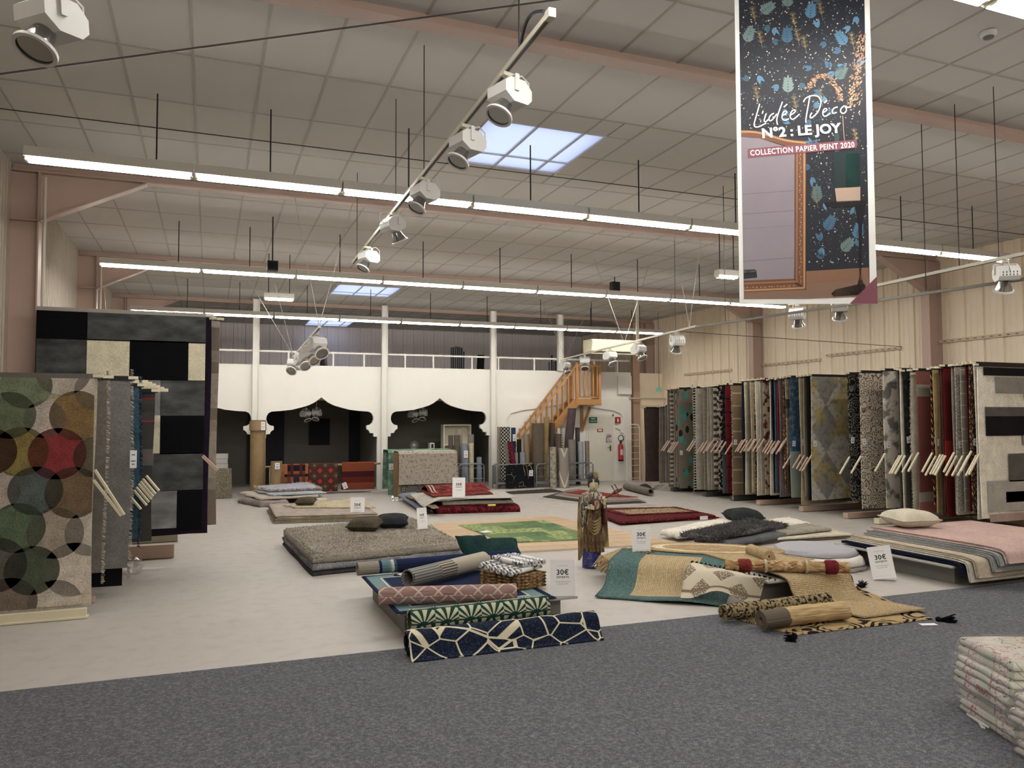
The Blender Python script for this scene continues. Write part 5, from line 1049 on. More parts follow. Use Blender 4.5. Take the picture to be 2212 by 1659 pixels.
for k, (z, th, w) in enumerate(((.012, .09, 'lowest'), (.105, .09, 'second'), (.2, .085, 'third'), (.29, .08, 'topmost'))):
    pack('bagged bedding set, %s in the front stack at the picture corner' % w, a0+dl*1.15+_unit(dw)*(-.06+.03*math.sin(k*2.1)), dl, dw, z, th, .5, .7)
b = B(); c = np.array([*(a0+_unit(dl)*.36-_unit(dw)*.03), .03]); d3 = np.array([*_unit(dl), 0]); n3 = np.array([*(-_unit(dw)), 0])
ol = [(0, 0), (.3, -.01), (.3, -.03), (.14, -.035), (.10, -.075), (.05, -.06), (.05, -.045), (.065, -.035), (.085, -.045), (.095, -.03), (.0, -.02)]
b.prism([(-x_*.8, z_*.5) for x_, z_ in ol], lambda a, b_, t_: c+d3*(a+.1)+n3*(t_+.02)+np.array((0, 0, b_+.03)), 0, .004); tag(b.build('hanger_hook', plain('d2d0c8', .4)), 'white plastic hanging hook on the lowest bedding pack', 'hook')
# crumpled plastic bags on the floor
def crumple(label, c, r, n=60, mat=None):
    bm = bmesh.new(); bmesh.ops.create_icosphere(bm, subdivisions=3, radius=1)
    v = [(c[0]+p.co.x*r[0]*(1+RNG.normal(0, .16)), c[1]+p.co.y*r[1]*(1+RNG.normal(0, .16)), max(.003, c[2]+r[2]*.8+p.co.z*r[2]*(1+RNG.normal(0, .18)))) for p in bm.verts]; f = [tuple(q.index for q in p.verts) for p in bm.faces]; bm.free()
    return mk('crumpled_bag', v, f, mat or M_BAG, label=label, cat='plastic bag')
crumple('crumpled clear plastic bag on the floor by the left rack', fl(284, 1240), (.14, .1, .12)); crumple('crumpled clear plastic bag at the foot of the statue', fl(1303, 1232), (.11, .08, .07)); crumple('small crumpled plastic on the floor left of the central pile', fl(854, 1083), (.12, .08, .06))
# ================================================================== AT THE MEZZANINE: DOOR, STAIRS, ROLLS, CARTS
k3 = lambda x, y: (860+x/3.95, 840+y/3.95)
k6 = lambda x, y: (900+x/3.771, 640+y/3.771)
def panel(x0, y0, x1, y1, Y, d=.02):
    A, C = atY(x0, y0, Y), atY(x1, y1, Y); return B().box((A[0], Y-d, C[2]), (C[0], Y, A[2]))
# ---- door in the blind arch, signs beside it
A, C = atY(1270, 899.5, MY-.03), atY(1323.5, 1041, MY-.03); C[2] = .012
dr = struct('door_1', B().box((A[0], MY-.035, C[2]), (C[0], MY-.004, A[2])), plain('cdc9ba', .5))
b = B()
for x0, z0, x1, z1 in ((A[0]-.06, 0, A[0]-.005, A[2]+.06), (C[0]+.005, 0, C[0]+.06, A[2]+.06), (A[0]-.06, A[2]+.005, C[0]+.06, A[2]+.06)): b.box((x0, MY-.028, z0), (x1, MY-.001, z1))
b.build('door_frame', plain('d3cfc2', .5), dr, kind='stuff')
h = atY(1319, 968, MY-.05); b = B().box((h[0]-.018, MY-.045, h[2]-.09), (h[0]+.018, MY-.035, h[2]+.09)); b.build('handle_plate', plain('35322e', .4), dr)
B().bar((h[0], MY-.07, h[2]+.02), (h[0]-.11, MY-.07, h[2]+.02), .018).build('door_handle', plain('35322e', .4), dr)
def wallsign(name, label, px, col, items, Y=MY-.05, mat=None, cat='sign'):
    A, C = atY(px[0], px[1], Y), atY(px[2], px[3], Y); w, hh = C[0]-A[0], A[2]-C[2]
    t = thing(name, label, cat, ((A[0]+C[0])/2, Y, C[2])); B().box((A[0], Y-.004, C[2]), (C[0], Y, A[2])).build('plate', mat or plain(col, .4), t)
    if items: letter('lettering', [((s, sz*hh, .004*hh, 1, 0), x*w, y*hh, 0, m) for s, sz, x, y, m in items], lambda x, y: ((A[0]+C[0])/2+x, Y-.0055, (A[2]+C[2])/2+y), t)
    return t, A, C
WH = plain('e4e4e0', .5)
t, A_, C_ = wallsign('exit_sign', 'green emergency exit sign on the white door', (1272, 901, 1290, 914), '14633c', [('ISSUE', .3, 0, .2, WH), ('DE SECOURS', .2, .02, -.2, WH)], MY-.037)
t, A_, C_ = wallsign('door_notice', 'small red notice in the middle of the white door', (1290, 926.5, 1302.5, 933), '8c2626', [], MY-.037)
b = B()
for k, (w, z) in enumerate(((.6, .72), (.7, .38))):
    xm, zz = (A_[0]+C_[0])/2, C_[2]+(A_[2]-C_[2])*z; b.box((xm-(C_[0]-A_[0])*w/2, MY-.0425, zz-.012), (xm+(C_[0]-A_[0])*w/2, MY-.041, zz+.012))
b.build('printed_lines', WH, t, kind='stuff')
g = G('poster_print', .5); n = g.noise(g.tc(), 7, 4); n2 = g.noise(g.tc(), 12, 3, 1); g.col(g.mix(g.step(g.xy(n2)[0], .55, .6), g.ramp(n, [(.3, '3b3a46'), (.45, '9a979b'), (.6, 'c9c5c1'), (.75, '7d7377')]), '9c3a3a'))
wallsign('door_poster', 'small photo poster on the white door', (1308.5, 937.5, 1321, 956.5), '', [], MY-.037, g.m, 'poster')
t, A_, C_ = wallsign('extinguisher_sign', 'red square extinguisher sign above the fire extinguisher', (1328.5, 901, 1340.5, 914), 'a3201f', [], MY-.052)
xm, zm = (A_[0]+C_[0])/2, (A_[2]+C_[2])/2; b = B().prism([(-.02, -.06), (.025, -.06), (.025, .03), (.01, .055), (-.005, .055), (-.02, .03)], lambda a, c_, y: (xm+a, y, zm+c_), MY-.0585, MY-.0565); b.build('pictogram', WH, t)
# ---- fire extinguisher
Y = MY-.16; c = atY(1341, 978, Y); x, zb, zt = c[0], atY(1341, 996, Y)[2], atY(1341, 958, Y)[2]
t = thing('fire_extinguisher', 'red fire extinguisher hung on the white wall beside the door', 'extinguisher', (x, Y, zb)); L_ = zt-zb
circ = lambda r, z, n=16: [(x+r*math.cos(2*math.pi*i/n), Y+r*math.sin(2*math.pi*i/n), z) for i in range(n)]
B().rings([circ(.085, zb+.05), circ(.085, zt-.08), circ(.075, zt-.04), circ(.045, zt-.005), circ(.03, zt)]).build('cylinder', plain('a81c1c', .3), t, True)
B().rings([circ(.082, zb), circ(.087, zb+.01), circ(.087, zb+.05)]).build('base_ring', M_BLACKM, t, True)
B().rings([circ(.03, zt), circ(.03, zt+.07), circ(.02, zt+.09)]).build('valve', M_BLACKM, t, True)
b = B().bar((x-.02, Y, zt+.09), (x+.13, Y, zt+.115), .025, .02); b.bar((x-.02, Y, zt+.06), (x+.11, Y, zt+.05), .02, .015); b.build('lever', M_BLACKM, t, kind='stuff')
B().tube([(x+.0+.095*math.cos(a), Y-.02, zt+.17+.095*math.sin(a)) for a in np.linspace(-1.3, 4.5, 22)], .013, 8).build('hose', M_BLACKM, t, True)
b = B(); b.v = []; pts = [(x+.0865*math.cos(a), Y+.0865*math.sin(a)) for a in np.linspace(-2.2, -.9, 8)]; mk('label_band', [(p[0], p[1], z) for z in (zb+.2, zb+.38) for p in pts], [(i, i+1, 9+i, 8+i) for i in range(7)], plain('d9b9b4', .5), t, fix=False)
B().bar((x, Y+.085, zb+L_*.6), (x, MY-.05, zb+L_*.6), .03).build('wall_bracket', M_BLACKM, t)
# ---- white wire display frame leaning by the corner
Y = 21.55; t = thing('wire_rack', 'white wire display frame standing beside the fire extinguisher', 'rack', (*atY(1368, 1040, Y)[:2], 0)); Mw = plain('d4d0c4', .4)
x0, x1 = atY(1354, 980, Y)[0], atY(1382, 980, Y)[0]; zt = atY(1368, 917, Y)[2]
B().tube([(x0, Y, .01), (x0, Y, zt-.12), (x0+.03, Y, zt-.03), (x0+.11, Y, zt), (x1-.11, Y, zt), (x1-.03, Y, zt-.03), (x1, Y, zt-.12), (x1, Y, .01)], .016, 8).build('frame', Mw, t, True)
for z in np.linspace(.12, zt-.1, 9): B().tube([(x0, Y, z), ((x0+x1)/2, Y, z-.015*(z < .6)), (x1, Y, z)], .008, 6).build('rung', Mw, t, True)
# ---- wooden staircase
M_PINE = None; g = G('varnished_pine', .4, .4); n = g.noise(g.ob(3, 3, 22), 2.5, 4); kn = g.vor(g.tc(), 4.5, 'F1'); g.col(g.mix(g.ma('SUBTRACT', 1., g.step(kn, .06, .1)), g.mix(n, '8f5f2a', 'b98443'), '5b3413')); M_PINE = g.m
Yf, Yb = 21.4, 21.85; st = thing('staircase', 'varnished pine staircase rising to a landing at the white mezzanine wall', 'stairs', (*atY(1180, 1040, Yf)[:2], 0))
P0 = atY(1245, 862, Yf); ZL = P0[2]; X1 = P0[0]; X2 = atY(1297, 862, Yf)[0]; rise = (atY(1116, 946, Yf)-atY(1245, 788, Yf)); slope = rise[2]/rise[0]; X0 = X1-ZL/abs(slope)
for y in (Yf, Yb): B().bar((X0, y, .02), (X1, y, ZL-.08), .045, .24, upv=(0, 0, 1)).build('stringer', M_PINE, st)
ns = 12
for k in range(ns):
    u = (k+.6)/ns; B().box((X0+(X1-X0)*u-.10, Yf+.02, ZL*u-.02), (X0+(X1-X0)*u+.14, Yb-.02, ZL*u+.015)).build('tread', M_PINE, st)
B().box((X1-.05, Yf-.03, ZL-.18), (X2+.02, Yb+.05, ZL)).build('landing', M_PINE, st)
HR = atY(1245, 788, Yf)[2]-ZL
for y in (Yf, Yb):
    d = np.array((X0, y, 0.)), np.array((X1, y, ZL)); B().bar(d[0]+np.array((.1, 0, HR-.1)), d[1]+np.array((0, 0, HR-.02)), .05, .06).build('handrail', M_PINE, st)
    for k in range(13):
        u = (k+.5)/13; p = d[0]*(1-u)+d[1]*u; B().bar(p+np.array((0, 0, .05)), p+np.array((0, 0, HR-.05)), .04, .04).build('baluster', M_PINE, st)
for x, y in ((X1+.02, Yf), (X2-.03, Yf), (X1+.02, Yb), (X2-.03, Yb)): B().bar((x, y, ZL-.16), (x, y, ZL+HR+.06), .075).build('newel_post', M_PINE, st)
B().bar((X1, Yf, ZL+HR-.02), (X2, Yf, ZL+HR-.02), .05, .06).build('handrail', M_PINE, st); B().bar((X2-.03, Yf, ZL+HR-.02), (X2-.03, Yb, ZL+HR-.02), .05, .06).build('handrail', M_PINE, st)
B().bar((X1, Yf, ZL+.06), (X2, Yf, ZL+.06), .04, .05).build('bottom_rail', M_PINE, st)
for k in range(5): x = X1+.09+(X2-X1-.15)*(k+.3)/4.6; B().bar((x, Yf, ZL+.06), (x, Yf, ZL+HR-.03), .04).build('baluster', M_PINE, st)
for k in range(4): y = Yf+(Yb-Yf)*(k+1)/5; B().bar((X2-.03, y, ZL), (X2-.03, y, ZL+HR-.03), .04).build('baluster', M_PINE, st)
xb = atY(1265, 900, Yf+.3)[0]; B().bar((xb, Yf+.6, 1.62), (xb, Yf+.6, ZL-.18), .1).build('support_post', M_PINE, st); B().bar((xb+.02, Yf+.6, 1.68), (xb+.32, Yf+.6, ZL-.18), .08).build('brace', M_PINE, st)
# ---- standing rolls of carpet
GRL = 'carpet rolls standing at the back'
def stand(x0, x1, yt, Y, mat, label, lean=0., curl=False, z0=.21, tagc=False, turns=2.3):
    px = 860+(x0+x1)/2/3.95; zt = atY(px, 840+yt/3.95, Y)[2]; xb = atY(px, 1000, Y)[0]; r = (x1-x0)/3.95/F*Y*.93/2*1.06
    t = spiral_roll('carpet_roll', (xb-lean*(zt-z0), Y, z0), (xb, Y+.02, zt), r, mat, label, GRL, turns=turns, th=.014, start=RNG.uniform(3, 6), cat='carpet roll', mat2=fab('7d7468'))
    if tagc: price_tag(t, (xb, Y-r-.005, zt-.3), .12, .2)
    return t
def cart(label, x0, x1, yt, Y, dp=.32, side=False):
    xa, xb = atY(*k3(x0, yt), Y)[0], atY(*k3(x1, yt), Y)[0]; zt = atY(*k3((x0+x1)/2, yt), Y)[2]; t = thing('roll_cart', label, 'cart', ((xa+xb)/2, Y, 0)); m = plain('7b7e82', .35, .5, .6)
    B().box((xa, Y, .13), (xb, Y+dp, .19)).build('base', plain('6b6e72', .4), t)
    for y in (Y, Y+dp):
        B().tube([(xa, y, .02), (xa, y, zt-.06), (xa+.06, y, zt), (xb-.06, y, zt), (xb, y, zt-.06), (xb, y, .02)], .02, 8).build('hoop', m, t, True)
        for z in (zt-.12, .32): B().tube([(xa, y, z), (xb, y, z)], .008, 6).build('cross_bar', m, t)
    if side: B().box((xa-.02, Y, .2), (xa, Y+dp, zt-.02)).build('side_panel', plain('75777a', .4), t)
    return t
cart('grey tube cart of blue and cream rolls in front of the office arch', 517, 733, 642, 20.75); cart('grey cart with solid side and black marbled rug on its front', 840, 1160, 645, 20.75, side=True); cart('grey tube cart of tall brown rolls beneath the stairs', 1180, 1662, 637, 20.75, .32)
for a in ((428, 475, 395, 21.25, '57524b', 'dark taupe roll, leftmost by the cream shelf'), (475, 535, 395, 21.2, '5c554c', 'brown grey roll beside the cream shelf'), (490, 555, 342, 21.3 + .22, '8d8072', 'tall pale brown roll behind the cart of blue rolls'), (595, 655, 388, 21.25, '7b766d', 'grey roll with loose sheet in the office arch'),
          (541, 598, 466, 20.92, '74808d', 'blue-grey roll with label in the first cart'), (600, 650, 463, 20.95, 'b3a78c', 'cream roll in the first cart'), (667, 720, 582, 20.92, '6f7b88', 'short blue-grey roll in the first cart'),
          (845, 885, 325, 21.3, '8b8273', 'taupe roll at the back left of the second cart'), (1012, 1060, 430, 21.0, '22211f', 'black roll in the second cart'), (1066, 1130, 385, 21.2, '8d7d63', 'beige brown roll behind the second cart'), (986, 1032, 545, 20.9, '7e7b76', 'short grey roll in the second cart'), (1036, 1090, 540, 20.88, '7d868e', 'short pale blue roll in the second cart'),
          (1136, 1256, 293, 20.95, '5d5345', 'widest brown roll at the back of the third cart'), (1286, 1350, 290, 21.2, '54493f', 'dark brown roll right of the golden roll'), (1342, 1402, 383, 20.98, '5d4e45', 'shorter reddish brown roll in the third cart'), (1357, 1392, 335, 21.22, 'c0bbb0', 'white roll end behind the reddish brown roll'), (1512, 1560, 330, 21.25, '4a4642', 'charcoal roll below the staircase'), (1531, 1594, 450, 20.92, '8b9299', 'pale ice-blue roll in the third cart'), (1446, 1528, 432, 20.95, '77726a', 'large grey roll with curled end in the third cart')):
    x0, x1, yt, Y, h, ds = a; stand(x0, x1, yt, Y, fab(h, .18), ds, z0=.2 if Y < 21.1 else .01, tagc='label' in ds)
stand(866, 965, 325, 21.0, pat('lattice', '1c1b1b', 'b9b4a6', '1c1b1b', 1.6), 'black and white ikat roll in the second cart'); stand(962, 1010, 330, 21.28, fab('24415c'), 'petrol blue roll with white label in the second cart', z0=.01, tagc=True)
stand(893, 945, 452, 20.9, fab('6a645a'), 'grey-brown leaning roll in the second cart', -.06); stand(928, 985, 450, 20.86, pat('blotch', '5a1028', '7c1c3a', '40101f', 6.), 'burgundy leaning roll in the second cart', -.16); stand(1243, 1300, 240, 21.02, fab('8d7748'), 'tallest golden brown roll in the third cart', .06)
stand(1392, 1434, 335, 21.2, pat('bars', 'bdb9ae', '8d897f', sc=2.), 'white patterned roll in the third cart', z0=.01); stand(1592, 1640, 445, 20.93, pat('damask', '8c8375', '6b6257', sc=2.), 'beige figured roll at the right end of the third cart'); stand(1450, 1535, 165, 21.12, fab('4e4144'), 'tall dark mauve carpet roll leaning under the stairs', .12, z0=.01)
stand(1292, 1358, 495, 20.45, pat('blotch', 'b0a692', '8b8271', 'bdb5a2', 3.), 'cream tufted roll leaning on the front of the third cart', z0=.01); 
g = G('rug_zigzag', .95, .08); x, y_, _ = g.xy(g.uv()); zz = g.ma('ABSOLUTE', g.ma('SUBTRACT', g.ma('FRACT', g.ma('ADD', g.ma('MULTIPLY', y_, 1.1), g.ma('PINGPONG', g.ma('MULTIPLY', x, 3.), .5))), .5)); g.col(g.mix(g.step(zz, .05, .08), 'c6bfae', '8f867a'))
stand(1362, 1468, 505, 20.42, g.m, 'beige roll with white zigzag leaning on the third cart', z0=.01)
# black marbled rug on the cart front
A, C = atY(*k3(920, 648), 20.66), atY(*k3(1160, 852), 20.66); g = G('rug_black_marble', .9, .1); e = g.vor(g.uv(), 4.5, 'DISTANCE_TO_EDGE'); n = g.noise(g.uv(), 3, 3); g.col(g.mix(g.ma('MULTIPLY', g.ma('SUBTRACT', 1., g.step(e, .012, .03)), g.step(n, .45, .55)), '17171a', '8f8467'))
t = sheet('marbled_rug', [[(x, 20.66+.01*math.sin(x*9), z) for z in np.linspace(max(C[2], .03), A[2], 6)] for x in np.linspace(A[0], C[0], 8)], .012, g.m, label='black rug with gold marbling hung on the second cart', cat='rug'); price_tag(t, atY(1147, 1022, 20.63), .12, .17)
slab('runner_rug', quad(0, (1088, 1063), (1105, 1068), (1220, 1063), (1190, 1056)), 0, .015, fab('3a3531'), 'dark brown runner lying in front of the carts', n=20)
# ---- pale distressed rug draped over a stand, green rug beside
Y = 19.35; A, C = atY(862, 976, Y), atY(987, 978, Y); zbm = atY(925, 1045, Y)[2]
dsr = G('rug_distressed', .95, .08); n = dsr.noise(dsr.uv(1.5, 9), 5, 5); n2 = dsr.noise(dsr.uv(9, 1.5), 5, 5); dsr.col(dsr.mix(dsr.step(dsr.ma('MAXIMUM', n, n2), .58, .66), 'a49a8e', '5b4a42'))
def over(name, label, xa, xb, Y, zt, zb, mat, dpt=.5, th=.012, back=None):
    pr = [(Y-.06, zb), (Y-.03, (zb+zt)/2), (Y-.02, zt-.06), (Y+.02, zt), (Y+dpt*.5, zt+.01), (Y+dpt, zt), (Y+dpt+.04, zt-.06), (Y+dpt+.06, zb+.1)]
    return sheet(name, [[(x+.012*math.sin(z*4+x), y, z) for y, z in pr] for x in np.linspace(xa, xb, 8)], th, mat, label=label, cat='rug', two=back)
sd = thing('carpet_stand', 'wooden stand carrying the distressed rug', 'stand', ((A[0]+C[0])/2, Y+.25, 0)); B().box((A[0]-.03, Y, 0), (A[0]+.04, Y+.5, A[2]-.03)).build('end_board', fab('7d6645'), sd); B().box((C[0]-.04, Y, 0), (C[0], Y+.5, A[2]-.03)).build('end_board', fab('7d6645'), sd); B().box((A[0]+.04, Y+.02, A[2]-.08), (C[0]-.04, Y+.48, A[2]-.03)).build('shelf', plain('8d7b5c', .6), sd)
over('distressed_rug', 'pale rug with scratched brown lines draped over a stand', A[0]-.02, C[0], Y-.02, A[2], zbm, dsr.m, .54); 
sheet('figured_rug', [[(x, Y-.005, z) for z in np.linspace(.06, zbm+.25, 4)] for x in np.linspace(A[0]+.07, C[0]-.05, 6)], .012, pat('damask', '4a4643', '8a847a', sc=2.), label='dark figured rug hanging under the scratched pale rug', cat='rug')
Y = 20.3; A, C = atY(838, 973, Y), atY(975, 973, Y); t = over('green_patina_rug', 'pale green patinated rug on the stand behind the scratched rug', A[0], C[0], Y, A[2], .012, pat('blotch', '5d8270', '86a38c', '4b6d5e', 1.2), .6); price_tag(t, atY(845, 1008, Y-.08), .11, .16)
# ---- kilims over a pole in front of the left arch
Y = 21.35; p, q = atY(572, 1009, Y), atY(822, 1001, Y); rk = thing('kilim_stand', 'low pole stand carrying the kilims', 'stand', (*((p+q)/2)[:2], 0)); B().tube([p, q], .03, 10).build('pole', plain('8d7b58', .6), rk)
for c in (p+(q-p)*.04, p+(q-p)*.97): B().tube([(c[0], c[1]+.02, c[2]), (c[0], c[1]+.02, .03), (c[0]-.2, c[1]-.1, .015), (c[0]+.25, c[1]-.12, .015)], .012, 6).build('foot', plain('d3d0c6', .4), rk, True)
def drapeY(name, label, x0, x1, mat, zb):
    a, c = p+(q-p)*((x0-572)/250), p+(q-p)*((x1-572)/250); zt = (a[2]+c[2])/2+.045
    return sheet(name, [[(x, y, z) for y, z in ((Y-.06, zb), (Y-.055, zt-.1), (Y-.042, zt-.012), (Y, zt+.012), (Y+.042, zt-.012), (Y+.055, zt-.1), (Y+.06, zb))] for x in np.linspace(a[0], c[0], 6)], .01, mat, label=label, cat='rug', group='kilims over the pole')
g = G('kilim', .95, .05); u = g.uv(13, 13); xx, yy, _ = g.xy(u); w = g.n('TexWhiteNoise', 0, Vector=g.vec(g.ma('FLOOR', g.ma('PINGPONG', xx, 5.)), g.ma('FLOOR', g.ma('PINGPONG', yy, 4.)))); g.col(g.ramp(w, [(0, '1c1a24'), (.2, '7a4a28'), (.4, '4a2018'), (.58, '8d5530'), (.72, '2b2530'), (.86, '5a3424')], 'CONSTANT'))
g2 = G('kilim_brown', .95, .05); u = g2.uv(7, 7); xx, yy, _ = g2.xy(u); d = g2.ma('ADD', g2.ma('PINGPONG', xx, 1.), g2.ma('PINGPONG', yy, 1.)); g2.col(g2.ramp(g2.ma('DIVIDE', g2.ma('FLOOR', g2.ma('MULTIPLY', d, 4.)), 8.), [(0, '8d3020'), (.13, '5d1c16'), (.3, '3f2a24'), (.55, '4a342a'), (.8, '6f6250')], 'CONSTANT'))
drapeY('kilim', 'kilim with orange and black stepped diamonds on the pole', 606, 662, g.m, .1); drapeY('kilim', 'brown kilim with red lozenges in the middle of the pole', 664, 726, g2.m, .06); t = drapeY('kilim', 'red and orange striped kilim at the right of the pole', 735, 807, pat('shade', '7d3a1e', '5f1d14', '40141a', 1.6), .09); price_tag(t, atY(745, 1049, Y-.1), .12, .17, tilt=.35)
# ---- upright carpet rolls at the left arch
Y = 21.3; xb = atY(556, 1000, Y)[0]; g = G('wrapped_roll', .9, .1); n = g.noise(g.tc(), 8, 4); g.col(g.mix(n, '7d6541', '917a55')); t = spiral_roll('carpet_roll', (xb, Y-.1, .01), (xb, Y, atY(556, 908, Y)[2]), .2, g.m, 'tall brown upright carpet roll against the white arch pillar', turns=3, th=.02, cat='carpet roll'); z1 = atY(556, 930, Y)[2]; z2 = atY(556, 910, Y)[2]
B().rings([[(xb+.215*math.cos(a), Y-.02+.215*math.sin(a), z) for a in np.linspace(0, 6.283, 24)[:-1]] for z in (z1, z2)], False).build('paper_band', plain('8c7450', .8), t, True); price_tag(t, (xb+.12, Y-.22, z1+.12), .1, .22)
Y = 20.9; a, c = atY(583, 1000, Y), atY(606, 1000, Y); t = spiral_roll('carpet_roll', ((a[0]+c[0])/2-.03, Y-.05, .01), ((a[0]+c[0])/2+.03, Y, atY(598, 996, Y)[2]), .15, g.m, 'shorter brown roll with a white label beside the kilims', turns=2.4, th=.018, cat='carpet roll'); price_tag(t, ((a[0]+c[0])/2+.04, Y-.17, atY(598, 1006, Y)[2]), .12, .16)
Y = 22.4; a, c = atY(466, 1010, Y), atY(492, 980, Y); bx = thing('carton_stack', 'stack of pale flat cartons inside the left arch', 'cartons', ((a[0]+c[0])/2, Y, 0)); zz = np.linspace(.0, c[2], 9)
for k in range(8): B().box((a[0]-.25+.01*(k % 3), Y, zz[k]+.004), (c[0]+.01*(k % 2), Y+.4, zz[k+1]-.004)).build('carton', plain('b3b0a8', .7), bx)
Y = 21.2; a, c = atY(462, 1012, Y), atY(500, 1012, Y); sheet('draped_rug', [[(x+.05*v*math.sin(x*5), Y-.15*v, max(.02, a[2]*(1-v))) for v in np.linspace(0, 1, 7)] for x in np.linspace(a[0]-.3, c[0], 8)], .014, pat('damask', '6b6452', '8b826c', sc=1.4), label='grey-green figured rug hanging beside the left arch', cat='rug')
# ---- things in the alcoves
A, C = atY(667, 904, 25.58), atY(712, 961, 25.58); pc = thing('dark_picture', 'black square picture on the alcove wall', 'picture', (A[0], 25.58, C[2])); B().box((A[0], 25.565, C[2]), (C[0], 25.598, A[2])).build('canvas', plain('101116', .7), pc)
A, C = atY(958, 917, 22.7), atY(1018, 972, 22.7); sh = thing('shelf_unit', 'cream open shelf unit inside the office arch', 'shelf', (A[0], 22.7, 0)); Ms = plain('c3bda6', .6)
B().box((A[0], 22.98, 0), (C[0], 23.0, A[2])).build('back_panel', Ms, sh)
for x in (A[0], C[0]-.04): B().box((x, 22.7, 0), (x+.04, 22.98, A[2])).build('side_panel', Ms, sh)
for z in (A[2]-.04, 1.2, .6, .05): B().box((A[0]+.04, 22.7, z), (C[0]-.04, 22.98, z+.04)).build('shelf', Ms, sh)
dk = thing('counter', 'green-topped counter inside the office arch', 'counter', (5.6, 22.9, 0)); zc = atY(900, 971, 22.9)[2]; xa, xb = atY(842, 971, 22.6)[0], atY(955, 971, 22.6)[0]; B().box((xa, 22.6, zc-.05), (xb, 23.1, zc)).build('top', plain('8fae96', .5), dk); B().box((xa+.05, 22.65, 0), (xb-.05, 23.05, zc-.05)).build('body', M_OLIVE, dk)
A, C = atY(928.5, 957, 22.8), atY(937.5, 970, 22.8); pc = thing('computer', 'small white computer case on the counter', 'computer', (A[0], 22.8, zc)); B().box((A[0], 22.75, zc), (C[0], 23.0, A[2])).build('case', plain('c9c8c4', .4), pc); B().box((A[0]+.03, 22.745, zc+.04), (C[0]-.03, 22.75, A[2]-.03)).build('front', M_BLACKM, pc)
c = atY(894, 962, 22.8); fn = thing('desk_fan', 'round wire desk fan on the counter', 'fan', (c[0], 22.8, zc)); b = B()
for k in range(10): a = k*math.pi/10; b.tube([(c[0]+.14*math.cos(a)*math.cos(t_), 22.8-.05*math.cos(t_)**2, c[2]+.14*math.sin(a)*math.cos(t_)) for t_ in np.linspace(0, math.pi, 12)], .004, 4)
b.build('guard', plain('a7a9aa', .3), fn, kind='stuff'); B().tube([(c[0], 22.8, zc), (c[0], 22.8, c[2]-.1)], .02).build('stem', plain('a7a9aa', .3), fn); B().ell((c[0], 22.8, c[2]), (.04, .05, .04)).build('hub', plain('a7a9aa', .3), fn, True)
# ---- on the mezzanine
GM = 'dark rolls stored on the mezzanine'; YM = 24.5
for k, (x0, yt) in enumerate(((284, 418), (300, 415), (318, 408), (336, 412), (352, 416), (368, 420), (385, 450))):
    c = atY(*k6(x0, yt), YM); tag(B().tube([(c[0]-.006*k, YM, 2.95), (c[0], YM, c[2])], .027, 10).build('stored_roll', fab('3d4148' if k % 2 else '4d5158'), None, True), 'dark roll on the mezzanine, %s of the middle bundle' % ORD[k], 'roll', GM)
for k, (x0, yt) in enumerate(((1080, 535), (1100, 480), (1115, 530), (1130, 528), (1143, 532))):
    c = atY(*k6(x0, yt), YM-1); tag(B().tube([(c[0], YM-1, 2.95), (c[0]+.004*k, YM-1, c[2])], .024, 10).build('stored_roll', fab('34363b' if k % 2 else '5a5d62'), None, True), 'dark roll on the mezzanine, %s of the bundle by the stairs' % ORD[k], 'roll', GM)
c = atY(*k6(512, 480), 23.5); tag(B().tube([(c[0], 23.5, 2.95), (c[0]+.05, 23.5, c[2])], .12, 12).build('stored_roll', fab('17181b'), None, True), 'single thick black roll on the mezzanine', 'roll', GM)
for k, (x0, y0, x1, y1, h) in enumerate(((1030, 425, 1085, 617, '3f4453'), (1046, 425, 1103, 617, '565a66'), (1062, 425, 1120, 617, '7a3a3a'), (1070, 425, 1132, 617, '8d7d78'))):
    p_, q_ = atY(440+x0/4.148, 640+y0/4.148, 27.6-.2*k), atY(440+x1/4.148, 640+y1/4.148, 26.3-.2*k); tag(B().bar((q_[0], q_[1], 2.95), p_, .07, .07).build('leaning_batten', plain(h, .6), None), 'long batten leaning on the mezzanine back wall, %s from the left' % ORD[k], 'batten', 'battens leaning on the mezzanine')
# air conditioner under the ceiling
Y = 20.5; A, C = atY(*k6(1433, 345), Y), atY(*k6(1820, 465), Y); ac = thing('air_conditioner', 'cream air conditioning unit hung above the staircase', 'air conditioner', ((A[0]+C[0])/2, Y, C[2])); Ma = plain('cdc6a4', .5)
B().prism([(0, 0), (.55, .05), (.62, .3), (.58, A[2]-C[2]), (0, A[2]-C[2])], lambda a, b_, t_: (t_, Y+.62-a, C[2]+b_), A[0], C[0]).build('case', Ma, ac)
b = B()
for k in range(5): b.box((A[0]+.1, Y+.3+.05*k, C[2]+.005), (C[0]-.1, Y+.325+.05*k, C[2]+.03))
b.build('grille', plain('6d6a5c', .6), ac, kind='stuff')
B().bar((A[0]-.05, Y+.3, C[2]-.03), (C[0]+.15, Y+.3, C[2]-.03), .5, .02).build('tray', plain('b9b29a', .5), ac)
for x in (A[0]+.1, C[0]-.1): B().tube([(x, Y+.3, A[2]-.02), (x, Y+.3, ZC-.01)], .015, 6).build('hanger_rod', M_ROD, ac)
tag(B().box((*atY(1419, 836, 20.9)[:2], atY(1419, 846, 20.9)[2]), (atY(1428, 836, 20.9)[0], 20.93, atY(1419, 837, 20.9)[2])).build('hanging_exit_lamp', plain('5fb9a8', .3)), 'small turquoise exit lamp hung near the far corner', 'lamp')
c = atY(1423.5, 837, 20.9); tag(B().tube([c, (c[0], c[1], ZC-.01)], .006, 5).build('lamp_hanging_wire', M_ROD), 'thin wire carrying the turquoise exit lamp', 'wire')
